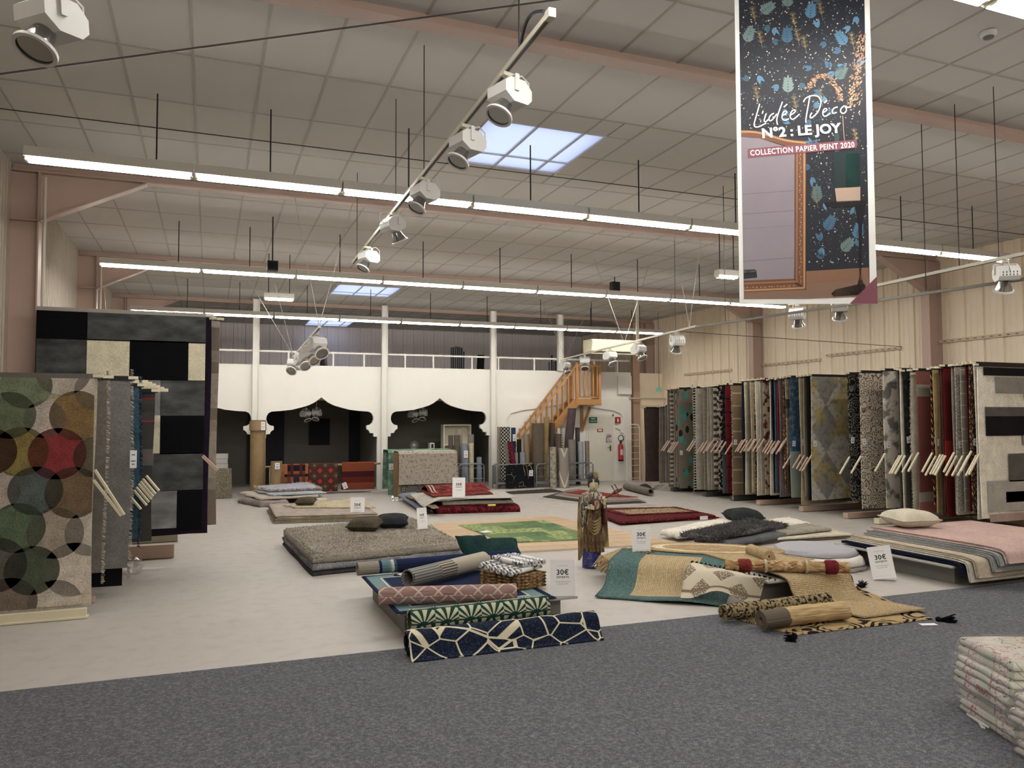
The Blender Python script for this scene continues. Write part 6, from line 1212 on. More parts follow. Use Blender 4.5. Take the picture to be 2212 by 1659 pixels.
# loose carpets on the floor by the far rack
spiral_roll('carpet_roll', fl(1352, 1050, .11), fl(1420, 1062, .11)+np.array((-.2, 0, 0)), .1, fab('6f675c'), 'brown-grey carpet roll lying by the far rack', turns=2.4, cat='carpet roll')
A = fl(1375, 1060); P = [[(fl(1372+u*62, 1062-4*math.sin(u*3), 0)+np.array((0, .45*v, .02+.16*(1-v)*abs(math.sin(u*5+v*2))))) for v in np.linspace(0, 1, 8)] for u in np.linspace(0, 1, 14)]; sheet('crumpled_rug', P, .012, fab('7c7a76', .2), label='crumpled grey rug on the floor by the far rack', cat='rug', smooth='all')
# ================================================================== HUNG FROM THE CEILING
M_TRACK = plain('c9c4b0', .45); M_SPOT = plain('d3d2cd', .4, .4); M_DKM = plain('3b3a38', .4); M_CHROME = plain('9a9a98', .15, .5, .9)
def make_spot(label, loc, rotz, pitch=0.):
    """track spotlight: adapter, bracket, faceted gear housing, lamp head"""
    t = thing('track_spotlight', label, 'spotlight', (0, 0, 0), 'track spotlights')
    B().box((-.025, -.05, -.03), (.025, .05, .0)).build('adapter', M_TRACK, t)
    b = B().bar((0, 0, -.03), (0, 0, -.085), .03, .012); b.build('stem', M_SPOT, t)
    for s in (-1, 1): B().bar((s*.118, 0, -.05), (s*.118, 0, -.17), .012, .035).build('bracket_arm', M_SPOT, t)
    B().bar((-.124, 0, -.05), (.124, 0, -.05), .03, .008).build('bracket_top', M_SPOT, t)
    pr = [(-.10, -.11), (-.05, -.075), (.09, -.075), (.15, -.14), (.15, -.21), (.11, -.25), (-.02, -.25), (-.10, -.19)]
    B().prism(pr, lambda a, b_, x: (x, a, b_), -.11, .11).build('housing', M_SPOT, t)
    b = B()
    for k in range(5):
        for z in (0, 1): b.add([(-.08+k*.036, .1515-.0*z, -.155-.03*z), (-.068+k*.036, .1515, -.155-.03*z), (-.068+k*.036, .1515, -.175-.03*z), (-.08+k*.036, .1515, -.175-.03*z)], [(0, 1, 2, 3)])
    b.build('vent_slots', M_DKM, t, kind='stuff')
    ring = lambda r, y, z0, n=24: [(r*math.cos(a), y+r*math.sin(a)*.86, z0-r*math.sin(a)*.5) for a in np.arange(n)*2*math.pi/n]
    B().rings([ring(.055, -.02, -.235), ring(.07, -.05, -.285), ring(.092, -.075, -.335)], False).build('lamp_shell', M_CHROME, t, True)
    B().rings([ring(.088, -.075, -.335), ring(.108, -.077, -.337), ring(.108, -.085, -.352), ring(.088, -.085, -.352)], False).build('lamp_ring', M_SPOT, t, True)
    B().rings([ring(.09, -.080, -.343), ring(.05, -.06, -.31), ring(.012, -.05, -.29)], True).build('reflector', M_CHROME, t, True)
    B().box((-.035, -.085, -.30), (.035, -.078, -.235)).build('front_tab', M_SPOT, t)
    B().tube([(.02, .05, -.03), (.03, .12, -.0), (.03, .19, -.04), (.02, .2, -.12), (0, .15, -.15)], .006, 6).build('cable', M_SPOT, t, True)
    return t
proto_spot = None
def spot(label, loc, rotz, tilt=0., scale=1.):
    global proto_spot
    if proto_spot is None: proto_spot = make_spot(label, loc, rotz); o = proto_spot
    else: o = dup(proto_spot, (0, 0, 0), 0, label)
    o.location = [float(c) for c in loc]; o.rotation_euler = (tilt, 0, rotz); o.scale = (scale,)*3; o['label'] = label; return o
def track(label, p, q, wires, ups=None, w=.036, h=.034, mat=None, name='lighting_track'):
    p, q = np.array(p, float), np.array(q, float); t = thing(name, label, 'track', (p+q)/2)
    B().bar(p, q, w, h).build('rail', mat or M_TRACK, t)
    if name == 'lighting_track': B().bar(p+np.array((0, 0, -h/2-.001)), q+np.array((0, 0, -h/2-.001)), w*.45, .004).build('conductor_slot', M_DKM, t)
    for u in wires: c = p+(q-p)*u; B().tube([c+np.array((0, 0, h/2)), (c[0], c[1], ZC-.006)], .005, 5).build('suspension_wire', M_ROD, t)
    for u, dx, dy in (ups or ()): c = p+(q-p)*u; B().tube([c+np.array((0, 0, h/2)), (c[0]+dx, c[1]+dy, ZC-.006)], .0045, 5).build('suspension_wire', plain('a9a59b', .4), t)
    return t
def tat(p, q, val, ax=1):
    us = np.linspace(-.2, 1.2, 500); return us[int(np.argmin([abs(proj(p+(q-p)*u)[ax]-val) for u in us]))]
# track 1 across the front of the ceiling
p, q = fl(1187, 34, 4.2), fl(763, 567, 4.2)
t = track('long white lighting track hanging in the upper middle, running away from the viewer', p, q, [tat(p, q, y) for y in (115, 375, 452, 557)])
ue = tat(p, q, 112); B().tube([p+(q-p)*ue*w_+np.array((-.03*math.sin(math.pi*w_), 0, .03+.07*math.sin(math.pi*w_)**1.3)) for w_ in np.linspace(.12, 1, 14)], .011, 6).build('power_cable', plain('1f2430', .5), t, True)
B().bar(p-_unit(q-p)*.04, p+_unit(q-p)*.02, .042, .05).build('end_cap', M_TRACK, t)
for k, (y, r) in enumerate(((150, -1.25), (262, -1.3), (378, -1.3), (455, 1.9), (528, -1.2))):
    c = p+(q-p)*tat(p, q, y); spot('white spotlight, %s from the front end of the middle track' % ORD[k], c+np.array((0, 0, -.025)), r, .0, .84)
# near spotlight, upper left corner, on its own short track
c = atD(98, -30, 2.75); t = track('short lighting track above the upper left corner', c+np.array((.0, .25, .03)), c+np.array((-.15, -1.6, .03)), (.35, .9)); spot('large near white spotlight in the upper left corner', c, -.75, .1, .7)
# track 2, right-hand side
p0, p1 = fl(2212, 548, 3.6), fl(1893, 617, 3.6); d = p1-p0; p, q = p0-d*1.2, p0+d*1.85
track('white lighting track passing behind the banner on the right', p, q, (.05, .33, .44, .52, .75))
for k, (x, r) in enumerate(((2172, 2.5), (1812, 2.4), (1722, 2.2))): c = p+(q-p)*tat(p, q, x, 0); spot('white spotlight on the right-hand track, %s' % ('nearest, beside the picture edge', 'just right under the banner', 'just left under the banner')[k], c+np.array((0, 0, -.025)), r, 0, .85)
p, q = fl(1502, 705, 3.6), fl(1212, 777, 3.6); track('white lighting track descending in perspective towards the staircase', p, q, (.1,), [(.03, -.25, .1), (.03, .3, 0), (.42, -.7, 0), (.42, .75, .2), (.95, -.8, 0), (.95, .9, 0)])
for k, (x, r) in enumerate(((1462, 2.9), (1381, .3), (1319, .2), (1263, -.4), (1221, .4))): c = p+(q-p)*tat(p, q, x, 0); spot('white spotlight, %s from the right on the track by the staircase' % ORD[k], c+np.array((0, 0, -.025)), r)
# pole carrying the staircase track
c = atY(1377, 700, 18.6); tag(B().tube([(c[0], 18.6, 3.75), (c[0], 18.6, ZC-.006)], .05, 10).build('suspension_pole', M_TRACK, None, True), 'white pole hanging from the ceiling at the staircase track', 'pole')
p, q = fl(2212, 603, 3.38), fl(1503, 706, 3.38); track('thin grey hanging pipe along the right side', p-(q-p)*.3, q, (.1, .2, .4, .6, .9), w=.03, h=.03, mat=plain('6b665e', .35, .5, .5), name='hanging_pipe')
# track 3 seen end-on in the left middle
p, q = fl(691, 706, 3.3), fl(632, 773, 3.3); track('short lighting track seen end-on in front of the mezzanine', p, q, (), [(.02, -.35, .3), (.02, .55, .3), (.95, -1.2, 0), (.95, -.7, -1.4)])
for k, y in enumerate((716, 736, 752, 766)): c = p+(q-p)*tat(p, q, y); spot('white spotlight, %s from the front on the end-on track' % ORD[k], c+np.array((0, 0, -.042)), (.35, .5, .3, -.5)[k], -.35)
# alcove spotlights
for k, (x, y) in enumerate(((661, 882), (684, 880), (893, 884), (914, 881))):
    c = atY(x, y, 23.0); c[2] = 2.56 if False else min(c[2], 2.5); o = spot('white spotlight under the mezzanine, %s' % ('left one of the left alcove', 'right one of the left alcove', 'left one of the office arch', 'right one of the office arch')[k], c, (.6, -.5, .5, -.5)[k])
    tag(B().tube([c, (c[0], c[1], 2.70)], .01, 6).build('spot_hanging_stem', M_TRACK), 'stem of the spotlight under the mezzanine, %s' % ORD[k], 'stem')
# steel cables and small boxes
def cable(label, pts, r=.006): return tag(B().tube(pts, r, 5).build('hanging_cable', plain('35322f', .5)), label, 'cable')
A = fl(450, 290, 5.05); cable('thin dark cable stretched across the hall in front of the lights', [(XL+.05, A[1], 5.05), (XR-.05, A[1], 5.05)])
a, b_ = atD(0, 160, 4.4), atD(1200, 0, 5.2); cable('thin dark cable crossing the upper left', [a-(b_-a)*.06, b_+(b_-a)*.5])
cable('thin cable from the staircase track to the right wall', [fl(1470, 712.5, 3.6)+np.array((0, 0, -.03)), atX(1948, 749, XR-.035)])
for x0, x1, y0, y1, yr, Y in ((577, 600, 564, 586, 490, 13.2), (1320, 1336, 609, 630, 580, 16.0)):
    A, C = atY(x0, y0, Y), atY(x1, y1, Y); t = thing('hanging_speaker', 'small black box hung from the ceiling, %s' % ('left' if x0 < 900 else 'right of centre'), 'speaker', ((A[0]+C[0])/2, Y, C[2])); B().box((A[0], Y-.08, C[2]), (C[0], Y+.08, A[2])).build('cabinet', plain('22201f', .5), t); B().box((A[0]+.015, Y-.086, C[2]+.015), (C[0]-.015, Y-.08, A[2]-.015)).build('grille', plain('131313', .8), t); B().tube([((A[0]+C[0])/2, Y, A[2]), ((A[0]+C[0])/2, Y, ZC-.006)], .012, 6).build('hanger_rod', M_ROD, t)
c = fl(2135, 70, ZC-.01); t = thing('smoke_detector', 'white round smoke detector on the ceiling at the upper right', 'detector', (c[0], c[1], ZC-.06)); rg = lambda r, z: [(c[0]+r*math.cos(a), c[1]+r*math.sin(a), z) for a in np.arange(24)*2*math.pi/24]
B().rings([rg(.065, ZC-.008), rg(.065, ZC-.035), rg(.05, ZC-.05)]).build('base', M_SPOT, t, True); B().rings([rg(.042, ZC-.05), rg(.042, ZC-.062), rg(.025, ZC-.07)]).build('sensor', plain('6d6b66', .5), t, True)
# ================================================================== BANNER
BL, BR = atD(1598, 662, 5.0), atD(1895, 651, 5.0); BL[2] = BR[2] = (BL[2]+BR[2])/2; bu = BR-BL; BW = np.linalg.norm(bu); bu /= BW; bn = np.cross(bu, (0, 0, 1.)); bn = bn if bn@(EYE-BL) > 0 else -bn; BT = 4.98
ban = thing('hanging_banner', 'tall wallpaper advertising banner hanging at the upper right', 'banner', (BL+BR)/2)
def bp(x, y):
    d = ray(x, y); t_ = ((BL-EYE)@bn)/(d@bn); P_ = EYE+d*t_-BL; return (P_@bu, P_[2])
fm = lambda o: (lambda a, b: BL+bu*a+np.array((0, 0, b))+bn*o)
hB = BT-BL[2]; B().prism([(0, .0), (BW, .0), (BW, hB), (0, hB)], lambda a, b, t_: fm(t_)(a, b), -.003, 0).build('panel', plain('dcdcd8', .5, var=.02), ban)
B().bar(BL+np.array((0, 0, hB+.01)), BL+bu*BW+np.array((0, 0, hB+.01)), .025).build('top_rod', plain('c9c9c9', .3, .5, .5), ban)
for s in (.12, .88): c = BL+bu*BW*s; B().tube([c+np.array((0, 0, hB)), (c[0], c[1], ZC-.006)], .004, 5).build('suspension_wire', M_ROD, ban)
pm_ = lambda h: plain(h, .55, .2, var=.05, sc=30)
NAVY = pm_('24252d'); poly = []
px = lambda pts: [bp(*p) for p in pts]
lay = [[], [], [], [], []]
lay[0].append((px([(1594, -70), (1866, -70), (1879, 640), (1604, 650)]), NAVY))
rb = random.Random(5)
def leaf(cx, cy, L, w, a, m, l=1):
    pts = []
    for k in range(9): t_ = k/8; pts.append((t_*L, w*math.sin(math.pi*t_**.8)))
    pts += [(t_*L, -w*math.sin(math.pi*t_**.8)) for t_ in [k/8 for k in range(7, 0, -1)]]
    ca, sa = math.cos(a), math.sin(a); lay[l].append((px([(cx+x*ca-y*sa, cy+x*sa+y*ca) for x, y in pts]), m))
def ribbon(pts, w, m, l=4, smooth=True):
    P_ = np.array(pts, float)
    if smooth:
        for _ in range(2):
            Q_ = [P_[0]]
            for i in range(len(P_)-1): Q_ += [P_[i]*.75+P_[i+1]*.25, P_[i]*.25+P_[i+1]*.75]
            P_ = np.array(Q_+[P_[-1]])
    d = np.gradient(P_, axis=0); n_ = np.stack([-d[:, 1], d[:, 0]], 1); n_ /= np.linalg.norm(n_, axis=1, keepdims=True)+1e-9
    for i in range(len(P_)-1): lay[l].append((px([P_[i]-n_[i]*w/2, P_[i+1]-n_[i+1]*w/2, P_[i+1]+n_[i+1]*w/2, P_[i]+n_[i]*w/2]), m))
BLUE = [pm_(h) for h in ('456f8c', '3b5f79', '36586b', '4f7b9a')]; GRN = [pm_(h) for h in ('5f7572', '4f6664', '6d8380')]; CRM = [pm_(h) for h in ('b9ac90', 'a39a86', 'c7bca4')]; GLD = pm_('8c7a50'); TEAL = [pm_(h) for h in ('2f5257', '28454d', '35606a')]
inside = lambda x, y: (1598 < x < 1864 and -60 < y < 282) or (1748 < x < 1872 and 280 < y < 575)
for _ in range(2100):
    x, y = rb.uniform(1597, 1874), rb.uniform(-65, 580)
    if not inside(x, y): continue
    if 1800 < x < 1862 and 325 < y < 445: continue
    leaf(x, y, rb.uniform(2, 4.6), rb.uniform(.8, 1.6), rb.uniform(0, 6.3), rb.choice(CRM+TEAL+TEAL))
for _ in range(66):
    x, y = rb.uniform(1606, 1862), rb.uniform(-50, 560)
    if not inside(x, y): continue
    a = rb.uniform(0, 6.3); m = rb.choice(BLUE)
    leaf(x, y, rb.uniform(15, 22), rb.uniform(3, 5.2), a, m, 2); leaf(x, y, rb.uniform(15, 22), rb.uniform(3, 5.2), a+.6, m, 2)
for x, y, a in ((1700, 98, -1.57), (1748, 45, -1.4), (1610, 95, -1.2), (1805, 175, -1.0), (1702, 205, -1.57), (1700, 20, -1.5), (1815, 545, -.8), (1850, 520, -1.4), (1765, 440, -1.6), (1640, 30, -.6), (1830, 100, -2.2), (1780, 500, -1.)):
    m = rb.choice(GRN+BLUE[:2]); ca, sa = math.cos(a), math.sin(a); ribbon([(x, y), (x+ca*34, y+sa*34)], .7, m, 2, False)
    for k in range(5):
        for s in (-1, 1): leaf(x+ca*(6+k*6), y+sa*(6+k*6), 18-k*1.4, 3.2, a+s*.85, m, 2)
    leaf(x+ca*34, y+sa*34, 10, 2.4, a, m, 2)
for x, y in ((1625, 22), (1712, 35), (1720, 70), (1770, 12), (1735, 85), (1838, 78), (1640, 75), (1632, 195), (1715, 215), (1845, 285), (1760, 420), (1850, 455), (1770, 200)):
    for k in range(3):
        for r_ in range(7): a = -1.57+(r_-3)*.33; ribbon([(x+2*k, y+k*9), (x+2*k+math.cos(a)*9, y+k*9+math.sin(a)*9)], .55, GLD, 2, False)
    ribbon([(x, y-4), (x+7, y+30)], .7, GLD, 2, False)
# mirror, frame, skirting, floor, vase, table, plumes
MV = plain('7f757d', .35, .3, var=.08, sc=6); GF = [pm_('6b4430'), pm_('8d6040'), pm_('a87c4e')]
lay[3] += [(px([(1600, 296), (1640, 299), (1680, 312), (1717, 322), (1717, 602), (1604, 607)]), MV)]
ribbon([(1598, 289), (1632, 289), (1665, 298), (1700, 309), (1741, 312)], 15, GF[0], 3); ribbon([(1598, 285), (1632, 285), (1665, 294), (1700, 305), (1741, 309)], 4, GF[2], 4)
lay[3] += [(px([(1716, 318), (1741, 312), (1740, 628), (1715, 612)]), GF[0]), (px([(1604, 606), (1716, 602), (1740, 626), (1604, 632)]), GF[0]), (px([(1604, 632), (1741, 626), (1741, 612), (1878, 603), (1879, 640), (1604, 650)]), pm_('7d5f4d')), (px([(1741, 586), (1876, 578), (1877, 604), (1741, 613)]), pm_('7f5a42'))]
lay[4] += [(px([(1735, 316), (1739, 315), (1739, 624), (1735, 622)]), GF[2]), (px([(1720, 325), (1723, 324), (1722, 610), (1719, 608)]), GF[1]), (px([(1604, 611), (1722, 606), (1726, 610), (1604, 615)]), GF[1]), (px([(1604, 626), (1735, 620), (1738, 624), (1604, 630)]), GF[2])]
for k in range(60):
    y = 322+k*4.9; leaf(1729, y, 4, 1.6, rb.uniform(0, 3), GF[1] if k % 2 else GF[2], 4)
for k in range(26): leaf(1607+k*4.4, 620.5-k*.18, 4, 1.6, rb.uniform(0, 3), GF[1] if k % 2 else GF[2], 4)
for y0, c in ((415, '6d646d'), (458, '6a616a'), (490, '756b73'), (560, '6b626b')): ribbon([(1604, y0+5), (1714, y0-3)], 1.4, pm_(c), 4, False)
lay[4] += [(px([(1604, 583), (1630, 582), (1634, 586), (1634, 592), (1604, 594)]), pm_('25262b')), (px([(1606, 585), (1629, 584), (1633, 588), (1606, 590)]), pm_('8e8b82')), (px([(1604, 594), (1635, 592), (1635, 600), (1604, 603)]), pm_('2c2f38'))]
lay[3] += [(px([(1800, 330), (1856, 326), (1857, 404), (1801, 407)]), pm_('1d2d2e')), (px([(1826, 332), (1856, 331), (1857, 404), (1827, 406)]), plain('1f5a50', .25, .5)), (px([(1803, 407), (1858, 403), (1858, 434), (1807, 437)]), pm_('a58d7b')), (px([(1778, 437), (1870, 432), (1871, 445), (1785, 449)]), pm_('1b1a1d')),
           (px([(1846, 445), (1869, 444), (1862, 490), (1860, 595), (1866, 615), (1852, 615), (1856, 595), (1854, 490)]), pm_('17161a')), (px([(1795, 634), (1806, 625), (1850, 615), (1868, 614), (1872, 630), (1850, 638), (1800, 641)]), pm_('19181b')), (px([(1802, 290), (1812, 289), (1812, 328), (1803, 329)]), pm_('34464a'))]
ribbon([(1820, 250), (1823, 300), (1828, 320)], 1.6, pm_('a38a6b'), 3)
for path, w in (([(1742, 190), (1762, 165), (1785, 163), (1806, 190), (1814, 215)], 13), ([(1862, 75), (1856, 130), (1846, 180), (1836, 235)], 26)):
    P_ = np.array(path, float)
    for k in range(260 if w > 20 else 170):
        u = rb.random()*(len(P_)-1); i = int(u); c = P_[i]+(P_[i+1]-P_[i])*(u-i); leaf(c[0]+rb.gauss(0, w*.27), c[1]+rb.gauss(0, w*.2), rb.uniform(4, 8), rb.uniform(.8, 1.6), rb.uniform(-.4, .9)+(-1.2 if w > 20 else .2), pm_(rb.choice(('9a7352', 'b08a66', '7d5a42', 'c09a76', '8a6148'))), 3)
lim_ = (bp(1594, 300)[0]*0+.028, BW-.03, .035, hB-.03)
for k in (0, 1, 2, 3, 4):
    if lay[k]: inlay(('printed_ground', 'printed_foliage', 'printed_leaves', 'printed_mirror_and_vase', 'printed_details')[k], [(clip_poly(P_, *lim_), m) for P_, m in lay[k]], fm(.0006*(k+1)), ban, kind='stuff')
lay = [[], [], [], [], []]
s5 = lambda pts: [(1580+x/5.03, y/5.03) for x, y in pts]; LW = plain('e8e6e0', .5, var=.02)
for st_ in ([(305, 1130), (285, 1200), (260, 1290), (240, 1360), (255, 1385), (300, 1380), (375, 1340)], [(342, 1205), (332, 1238)], [(376, 1235), (357, 1290), (352, 1322), (372, 1328), (398, 1300)], [(460, 1232), (420, 1255), (400, 1298), (420, 1322), (460, 1285), (492, 1238)], [(552, 1108), (512, 1220), (486, 1300), (498, 1358)], [(545, 1262), (590, 1238), (602, 1215), (576, 1205), (550, 1240), (545, 1290), (575, 1315), (622, 1292)], [(604, 1133), (566, 1168)], [(636, 1256), (690, 1222), (692, 1195), (662, 1198), (636, 1240), (634, 1285), (668, 1306), (738, 1242)],
            [(850, 1040), (832, 1150), (806, 1290), (806, 1334)], [(780, 1112), (798, 1072), (860, 1040), (940, 1043), (976, 1100), (952, 1200), (900, 1262), (856, 1292), (850, 1262), (872, 1226)], [(985, 1232), (1030, 1206), (1036, 1186), (1010, 1180), (990, 1210), (990, 1255), (1020, 1272), (1072, 1230)], [(1036, 1092), (1006, 1122)], [(1152, 1165), (1110, 1175), (1090, 1210), (1100, 1240), (1142, 1222)], [(1226, 1150), (1186, 1180), (1180, 1220), (1215, 1241), (1250, 1206), (1240, 1165), (1226, 1152), (1254, 1172), (1298, 1164)]):
    ribbon(s5(st_), 2.6, LW, 0)
inlay('script_lettering', lay[0], fm(.0042), ban, kind='stuff')
mw = pm_('7a4450'); inlay('title_band', [(px([(1614.5, 322), (1850, 302), (1850, 320), (1615, 342)]), mw), (px([(1835, 655), (1893, 597), (1896, 651)]), mw)][:1], fm(.0036), ban); inlay('corner_triangle', [(clip_poly(px([(1835, 656), (1894, 597), (1897, 656)]), 0, BW, 0, hB), mw)], fm(.0036), ban)
def ptext(s, x0, x1, yc0, yc1, hpx, bold, sp=1.):
    a, b = bp(x0, yc0), bp(x1, yc1); v, f = textmesh(s, 1., bold, sp); wv = v[:, 0].max()-v[:, 0].min(); hv = v[:, 1].max()-v[:, 1].min(); ang = math.atan2(b[1]-a[1], b[0]-a[0]); W_ = math.dist(a, b); Hh = hpx/F*5.; cx, cy = (v[:, 0].max()+v[:, 0].min())/2, (v[:, 1].max()+v[:, 1].min())/2; mx, my = (a[0]+b[0])/2, (a[1]+b[1])/2; ca, sa = math.cos(ang), math.sin(ang)
    pts = [(mx+((p[0]-cx)*W_/wv)*ca-((p[1]-cy)*Hh/hv)*sa, my+((p[0]-cx)*W_/wv)*sa+((p[1]-cy)*Hh/hv)*ca) for p in v]
    mk('lettering', [fm(.0046)(*p) for p in pts], f, LW, ban, fix=False, kind='stuff')
ptext('N°2 : LE JOY', 1646, 1817, 291, 279, 30, .035); ptext('COLLECTION PAPIER PEINT 2020', 1620, 1845, 331, 312.5, 12.5, .02, 1.1)
# ================================================================== CARVED STATUE OF A LUTE PLAYER
S0 = fl(1281, 1226); S0[2] = 0; vd = _unit(np.array([-S0[0], -S0[1], 0])); rx = np.array([-vd[1], vd[0], 0]); K = .000914*1.01
rx = rx if rx[0] > 0 else -rx
def sp(cx, cy, d=0.): return S0+rx*(cx-415)*K+vd*d+np.array((0, 0, max(0, (1508-cy)*K)))
stt = thing('carved_statue', 'painted wooden statue of a robed lute player standing behind the front platform', 'statue', S0)
def patina(name, stops, sc=16, det=5, sq=(1, 1, .35)):
    g = G(name, .55, .35); n = g.noise(g.ob(*sq), sc, det); g.col(g.ramp(n, stops)); g.bump(g.noise(g.ob(1, 1, .4), 40, 3), .5, .01); return g.m
P_ROBE = patina('robe_gilt', [(.30, '2b1d14'), (.42, '4d3620'), (.5, '7a5f34'), (.56, '4a2a1e'), (.62, '9a8558'), (.72, '253a3c')]); P_TOP = patina('robe_shoulder', [(.34, '20282c'), (.46, '2f3d40'), (.52, 'b3a98f'), (.6, '5d4a2c'), (.7, '6f5a34')], 22)
P_GOLD = patina('scarf_gilt', [(.3, '4a361c'), (.5, '7d6536'), (.65, '9c8550'), (.75, '3b2a18')]); P_RED = patina('lacquer', [(.35, '2d1210'), (.5, '4f1d18'), (.65, '6b3a28')]); P_BLUE = patina('base_blue', [(.3, '15184a'), (.5, '23297a'), (.58, '3a3f80'), (.68, '4d4a4a')], 18, 4, (1, 1, 1)); P_SKIN = plain('c3b591', .5, .35, var=.1, sc=20); P_HAIR = plain('26282d', .6, var=.3, sc=40)
def ring(cy, xl, xr, dep, off=0., n=36, fold=0., fr=9, ph=0.):
    c = (xl+xr)/2; w = (xr-xl)/2*K; out = []
    for i in range(n):
        a = 2*math.pi*i/n; m = 1+fold*math.sin(fr*a+ph)+fold*.6*math.sin(fr*1.7*a+ph*2); out.append(sp(c, cy)+rx*w*math.cos(a)*m+vd*(dep*math.sin(a)*m+off))
    return out
B().rings([ring(1508, 262, 545, .12), ring(1495, 258, 550, .125), ring(1400, 262, 540, .12, fold=.03, fr=5), ring(1300, 268, 528, .115, fold=.03, fr=5), ring(1262, 270, 525, .11)]).build('base', P_BLUE, stt, True)
b = B()
for cx, cy, r in ((370, 1330, 34), (300, 1410, 30), (500, 1340, 30), (400, 1440, 34), (480, 1450, 26)):
    d = math.sqrt(max(0, 1-((cx-403)/145)**2))*.125; pts = [sp(cx+r*k/16*math.cos(k*.55), cy+r*k/16*math.sin(k*.55), d+.004) for k in range(17)]; b.tube(pts, .006, 5)
b.build('carved_scrolls', plain('5d5a78', .5), stt, True, kind='stuff')
B().rings([ring(1275, 272, 578, .115, fold=.05), ring(1200, 278, 572, .115, fold=.06, ph=.3), ring(1100, 276, 560, .11, fold=.06, ph=.5), ring(980, 276, 556, .105, fold=.05, ph=.8), ring(860, 286, 558, .105, fold=.045, ph=1.), ring(760, 312, 555, .1, fold=.03), ring(690, 325, 550, .095, fold=.02), ring(620, 300, 560, .1, fold=.01), ring(540, 258, 568, .1), ring(480, 245, 560, .095), ring(435, 275, 540, .085), ring(405, 330, 500, .07), ring(385, 372, 478, .05, .005), ring(360, 384, 472, .042, .01)]).build('robe', P_ROBE, stt, 'all')
B().rings([ring(600, 296, 572, .104, .003, fold=.02), ring(540, 250, 574, .105, .003, fold=.02), ring(480, 238, 566, .10, .003), ring(430, 268, 545, .09, .003), ring(402, 335, 495, .074, .004)], False).build('shoulder_cape', P_TOP, stt, 'all')
# apron swags over the skirt
for k in range(5):
    yy = 760+k*34; pts = [sp(345+u*190, yy+70*math.sin(math.pi*u)+10*k*math.sin(math.pi*u), .10+.012*math.sin(math.pi*u)) for u in np.linspace(0, 1, 12)]; B().tube(pts, [.006+.009*math.sin(math.pi*u) for u in np.linspace(0, 1, 12)], 8).build('apron_fold', P_GOLD, stt, True)
for x in (320, 372, 425, 478, 525): B().tube([sp(x, 930, .10), sp(x+4, 1080, .118), sp(x+8, 1255, .118)], [.007, .012, .009], 6).build('skirt_fold', P_ROBE, stt, True)
# head, hair and headdress
hd = B().rings([[sp(435, cy)+rx*(w*K*math.cos(a))+vd*(.018+dp*math.sin(a)) for a in np.arange(28)*2*math.pi/28] for cy, w, dp in ((396, 24, .022), (384, 42, .038), (366, 56, .05), (340, 64, .057), (310, 67, .06), (280, 67, .06), (250, 62, .056), (225, 48, .045), (212, 28, .025))]); h = hd.build('head', P_SKIN, stt, 'all')
B().tube([sp(442, 305, .076), sp(443, 332, .086), sp(443, 340, .078)], [.003, .007, .004], 8).build('nose', P_SKIN, h, True)
for s in (-1, 1):
    B().tube([sp(441+s*14, 312, .074), sp(441+s*27, 307, .073), sp(441+s*42, 310, .064)], .0022, 6).build('eyelid', plain('4b3c2c', .6), h, True); B().tube([sp(441+s*12, 294, .075), sp(441+s*28, 286, .073), sp(441+s*46, 292, .062)], .0018, 6).build('eyebrow', plain('6b5c48', .6), h, True)
    B().ell(sp(441+s*66, 325, .015), (.008, .012, .02)).build('ear', P_SKIN, h, True)
B().tube([sp(428, 358, .074), sp(442, 356, .079), sp(456, 358, .074)], [.002, .0045, .002], 6).build('lips', plain('7a3b33', .5), h, True)
hr = [[sp(432, cy)+rx*(w*K*math.cos(a))+vd*(-.004+dp*math.sin(a)) for a in np.arange(28)*2*math.pi/28] for cy, w, dp in ((345, 74, .045), (320, 82, .055), (290, 86, .062), (262, 86, .074), (240, 82, .074), (220, 70, .062), (200, 48, .045))]
B().rings(hr).build('hair', P_HAIR, stt, 'all')
for x in (372, 392, 412, 452, 472, 492): B().tube([sp(x, 262, .066), sp(x-3, 245, .072), sp(x, 222, .055)], .009, 6).build('hair_lock', P_HAIR, stt, True)
b = B(); b.ell(sp(385, 165), (.045, .04, .05)); b.ell(sp(365, 195), (.035, .035, .03)); b.build('hair_bun', plain('4a4a52', .6, var=.3, sc=30), stt, True)
b = B(); b.ell(sp(450, 170, .02), (.03, .03, .058)); b.build('crown', P_GOLD, stt, True); B().ell(sp(445, 118, .02), (.022, .02, .017)).build('crown_finial', P_GOLD, stt, True); B().ell(sp(492, 185, .01), (.02, .02, .024)).build('crown_flower', P_GOLD, stt, True); B().ell(sp(480, 148, .0), (.016, .016, .02)).build('crown_flower', plain('6a5a52', .6), stt, True)
# sleeves and scarves
def strip(name, pts, mat, dpt=.05, th=.02):
    P_ = [[sp(xl, cy, d), sp((xl+xr)/2, cy, d+dpt*.5), sp(xr, cy, d)] for cy, xl, xr, d in pts]; return sheet(name, P_, th, mat, stt, smooth='all')
B().rings([ring(470, 240, 330, .06, .0), ring(540, 222, 330, .07, .02), ring(600, 230, 350, .06, .05), ring(660, 240, 345, .05, .06), ring(760, 245, 335, .045, .05, fold=.05), ring(860, 245, 318, .04, .04, fold=.08), ring(920, 248, 300, .03, .03, fold=.1)]).build('sleeve', P_TOP, stt, 'all')
B().rings([ring(470, 500, 570, .06, .0), ring(540, 520, 605, .055, .02), ring(600, 540, 622, .05, .04), ring(700, 552, 624, .045, .035, fold=.06), ring(800, 556, 628, .04, .03, fold=.08), ring(880, 555, 626, .035, .03, fold=.1)]).build('sleeve', P_RED, stt, 'all')
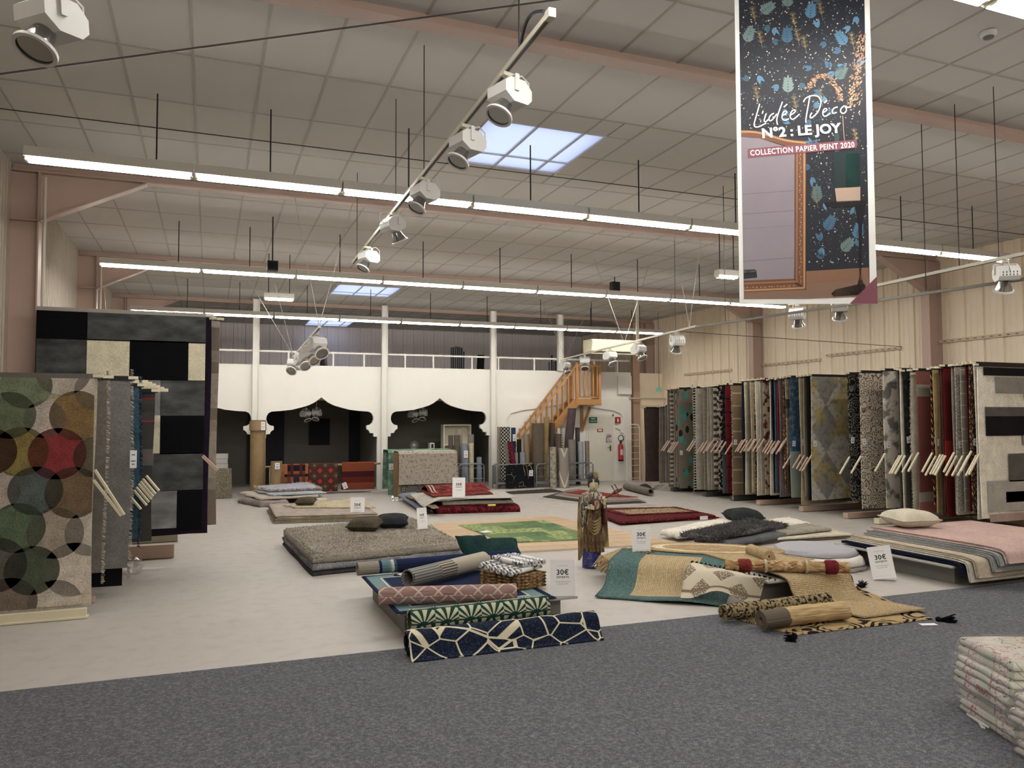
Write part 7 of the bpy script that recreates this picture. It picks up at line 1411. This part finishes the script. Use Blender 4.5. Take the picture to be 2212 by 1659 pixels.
strip('scarf', [(480, 228, 275, .02), (600, 212, 262, .04), (760, 204, 256, .05), (900, 200, 256, .045), (1050, 202, 268, .04), (1180, 206, 272, .045), (1290, 208, 268, .05), (1345, 209, 245, .05), (1392, 210, 218, .05)], P_GOLD)
strip('scarf', [(870, 570, 622, .0), (960, 576, 630, .01), (1060, 572, 634, .02), (1140, 576, 640, .02), (1205, 582, 642, .02)], P_GOLD)
# hands
def hand(name, root, palm, fingers, thumb):
    b = B(); b.ell(palm, (.021, .014, .026), rot=np.stack([rx, vd, (0, 0, 1)], 1)); b.tube([root, palm], [.016, .018], 10)
    for f in fingers: b.tube(f, [.0075, .007, .0065, .005][:len(f)], 8); b.ell(f[-1], (.005,)*3, 8, 6)
    b.tube(thumb, [.008, .007, .0055], 8); b.ell(thumb[-1], (.0055,)*3, 8, 6)
    o = b.build(name, P_SKIN, stt, 'all'); m = o.modifiers.new('skin', 'REMESH'); m.mode = 'VOXEL'; m.voxel_size = .0025; m.use_smooth_shade = True; return o
hand('hand', sp(312, 628, .1), sp(362, 620, .155), [[sp(385, 590+k*15, .165), sp(410, 592+k*16, .168), sp(432, 598+k*16, .160), sp(440, 602+k*16, .150)] for k in range(4)], [sp(360, 592, .16), sp(385, 578, .168), sp(408, 576, .166)])
hand('hand', sp(588, 628, .09), sp(585, 558, .125), [[sp(562+k*16, 530, .13), sp(560+k*17, 500, .137), sp(563+k*16, 474+5*(k-1)**2, .134), sp(566+k*15, 458+6*(k-1)**2, .126)] for k in range(4)], [sp(560, 560, .135), sp(545, 535, .142), sp(540, 512, .14)])
B().tube([sp(552, 592, .11), sp(580, 600, .128), sp(612, 590, .10)], .006, 8).build('bracelet', plain('3b2d22', .5), stt, True)
# lute
R3 = np.stack([rx, vd, np.array((0, 0, 1.))], 1); lu = B().ell(sp(455, 582, .125), (.087, .03, .085), 28, 12, R3).build('lute_body', P_RED, stt, True)
B().ell(sp(470, 580, .148), (.042, .010, .060), 20, 8, R3).build('lute_soundboard', patina('lute_inlay', [(.35, '5a3a28'), (.5, '8f7a58'), (.62, 'b5a684')], 30), lu, True)
B().tube([sp(530, 530, .13), sp(620, 472, .125), sp(720, 412, .12)], [.016, .013, .015], 8).build('lute_neck', P_RED, lu, True); B().tube([sp(715, 415, .12), sp(770, 385, .12), sp(825, 362, .125), sp(840, 345, .13)], [.02, .028, .018, .014], 8).build('lute_head', P_RED, lu, True); B().ell(sp(762, 388, .142), (.022, .006, .014), 12, 6, R3).build('lute_inlay', P_GOLD, lu, True)
for a, c in (((690, 305), (738, 388)), ((735, 285), (783, 368)), ((768, 396), (806, 478))): B().tube([sp(*a, .12), sp(*c, .12)], [.007, .005], 8).build('tuning_peg', P_RED, lu, True)
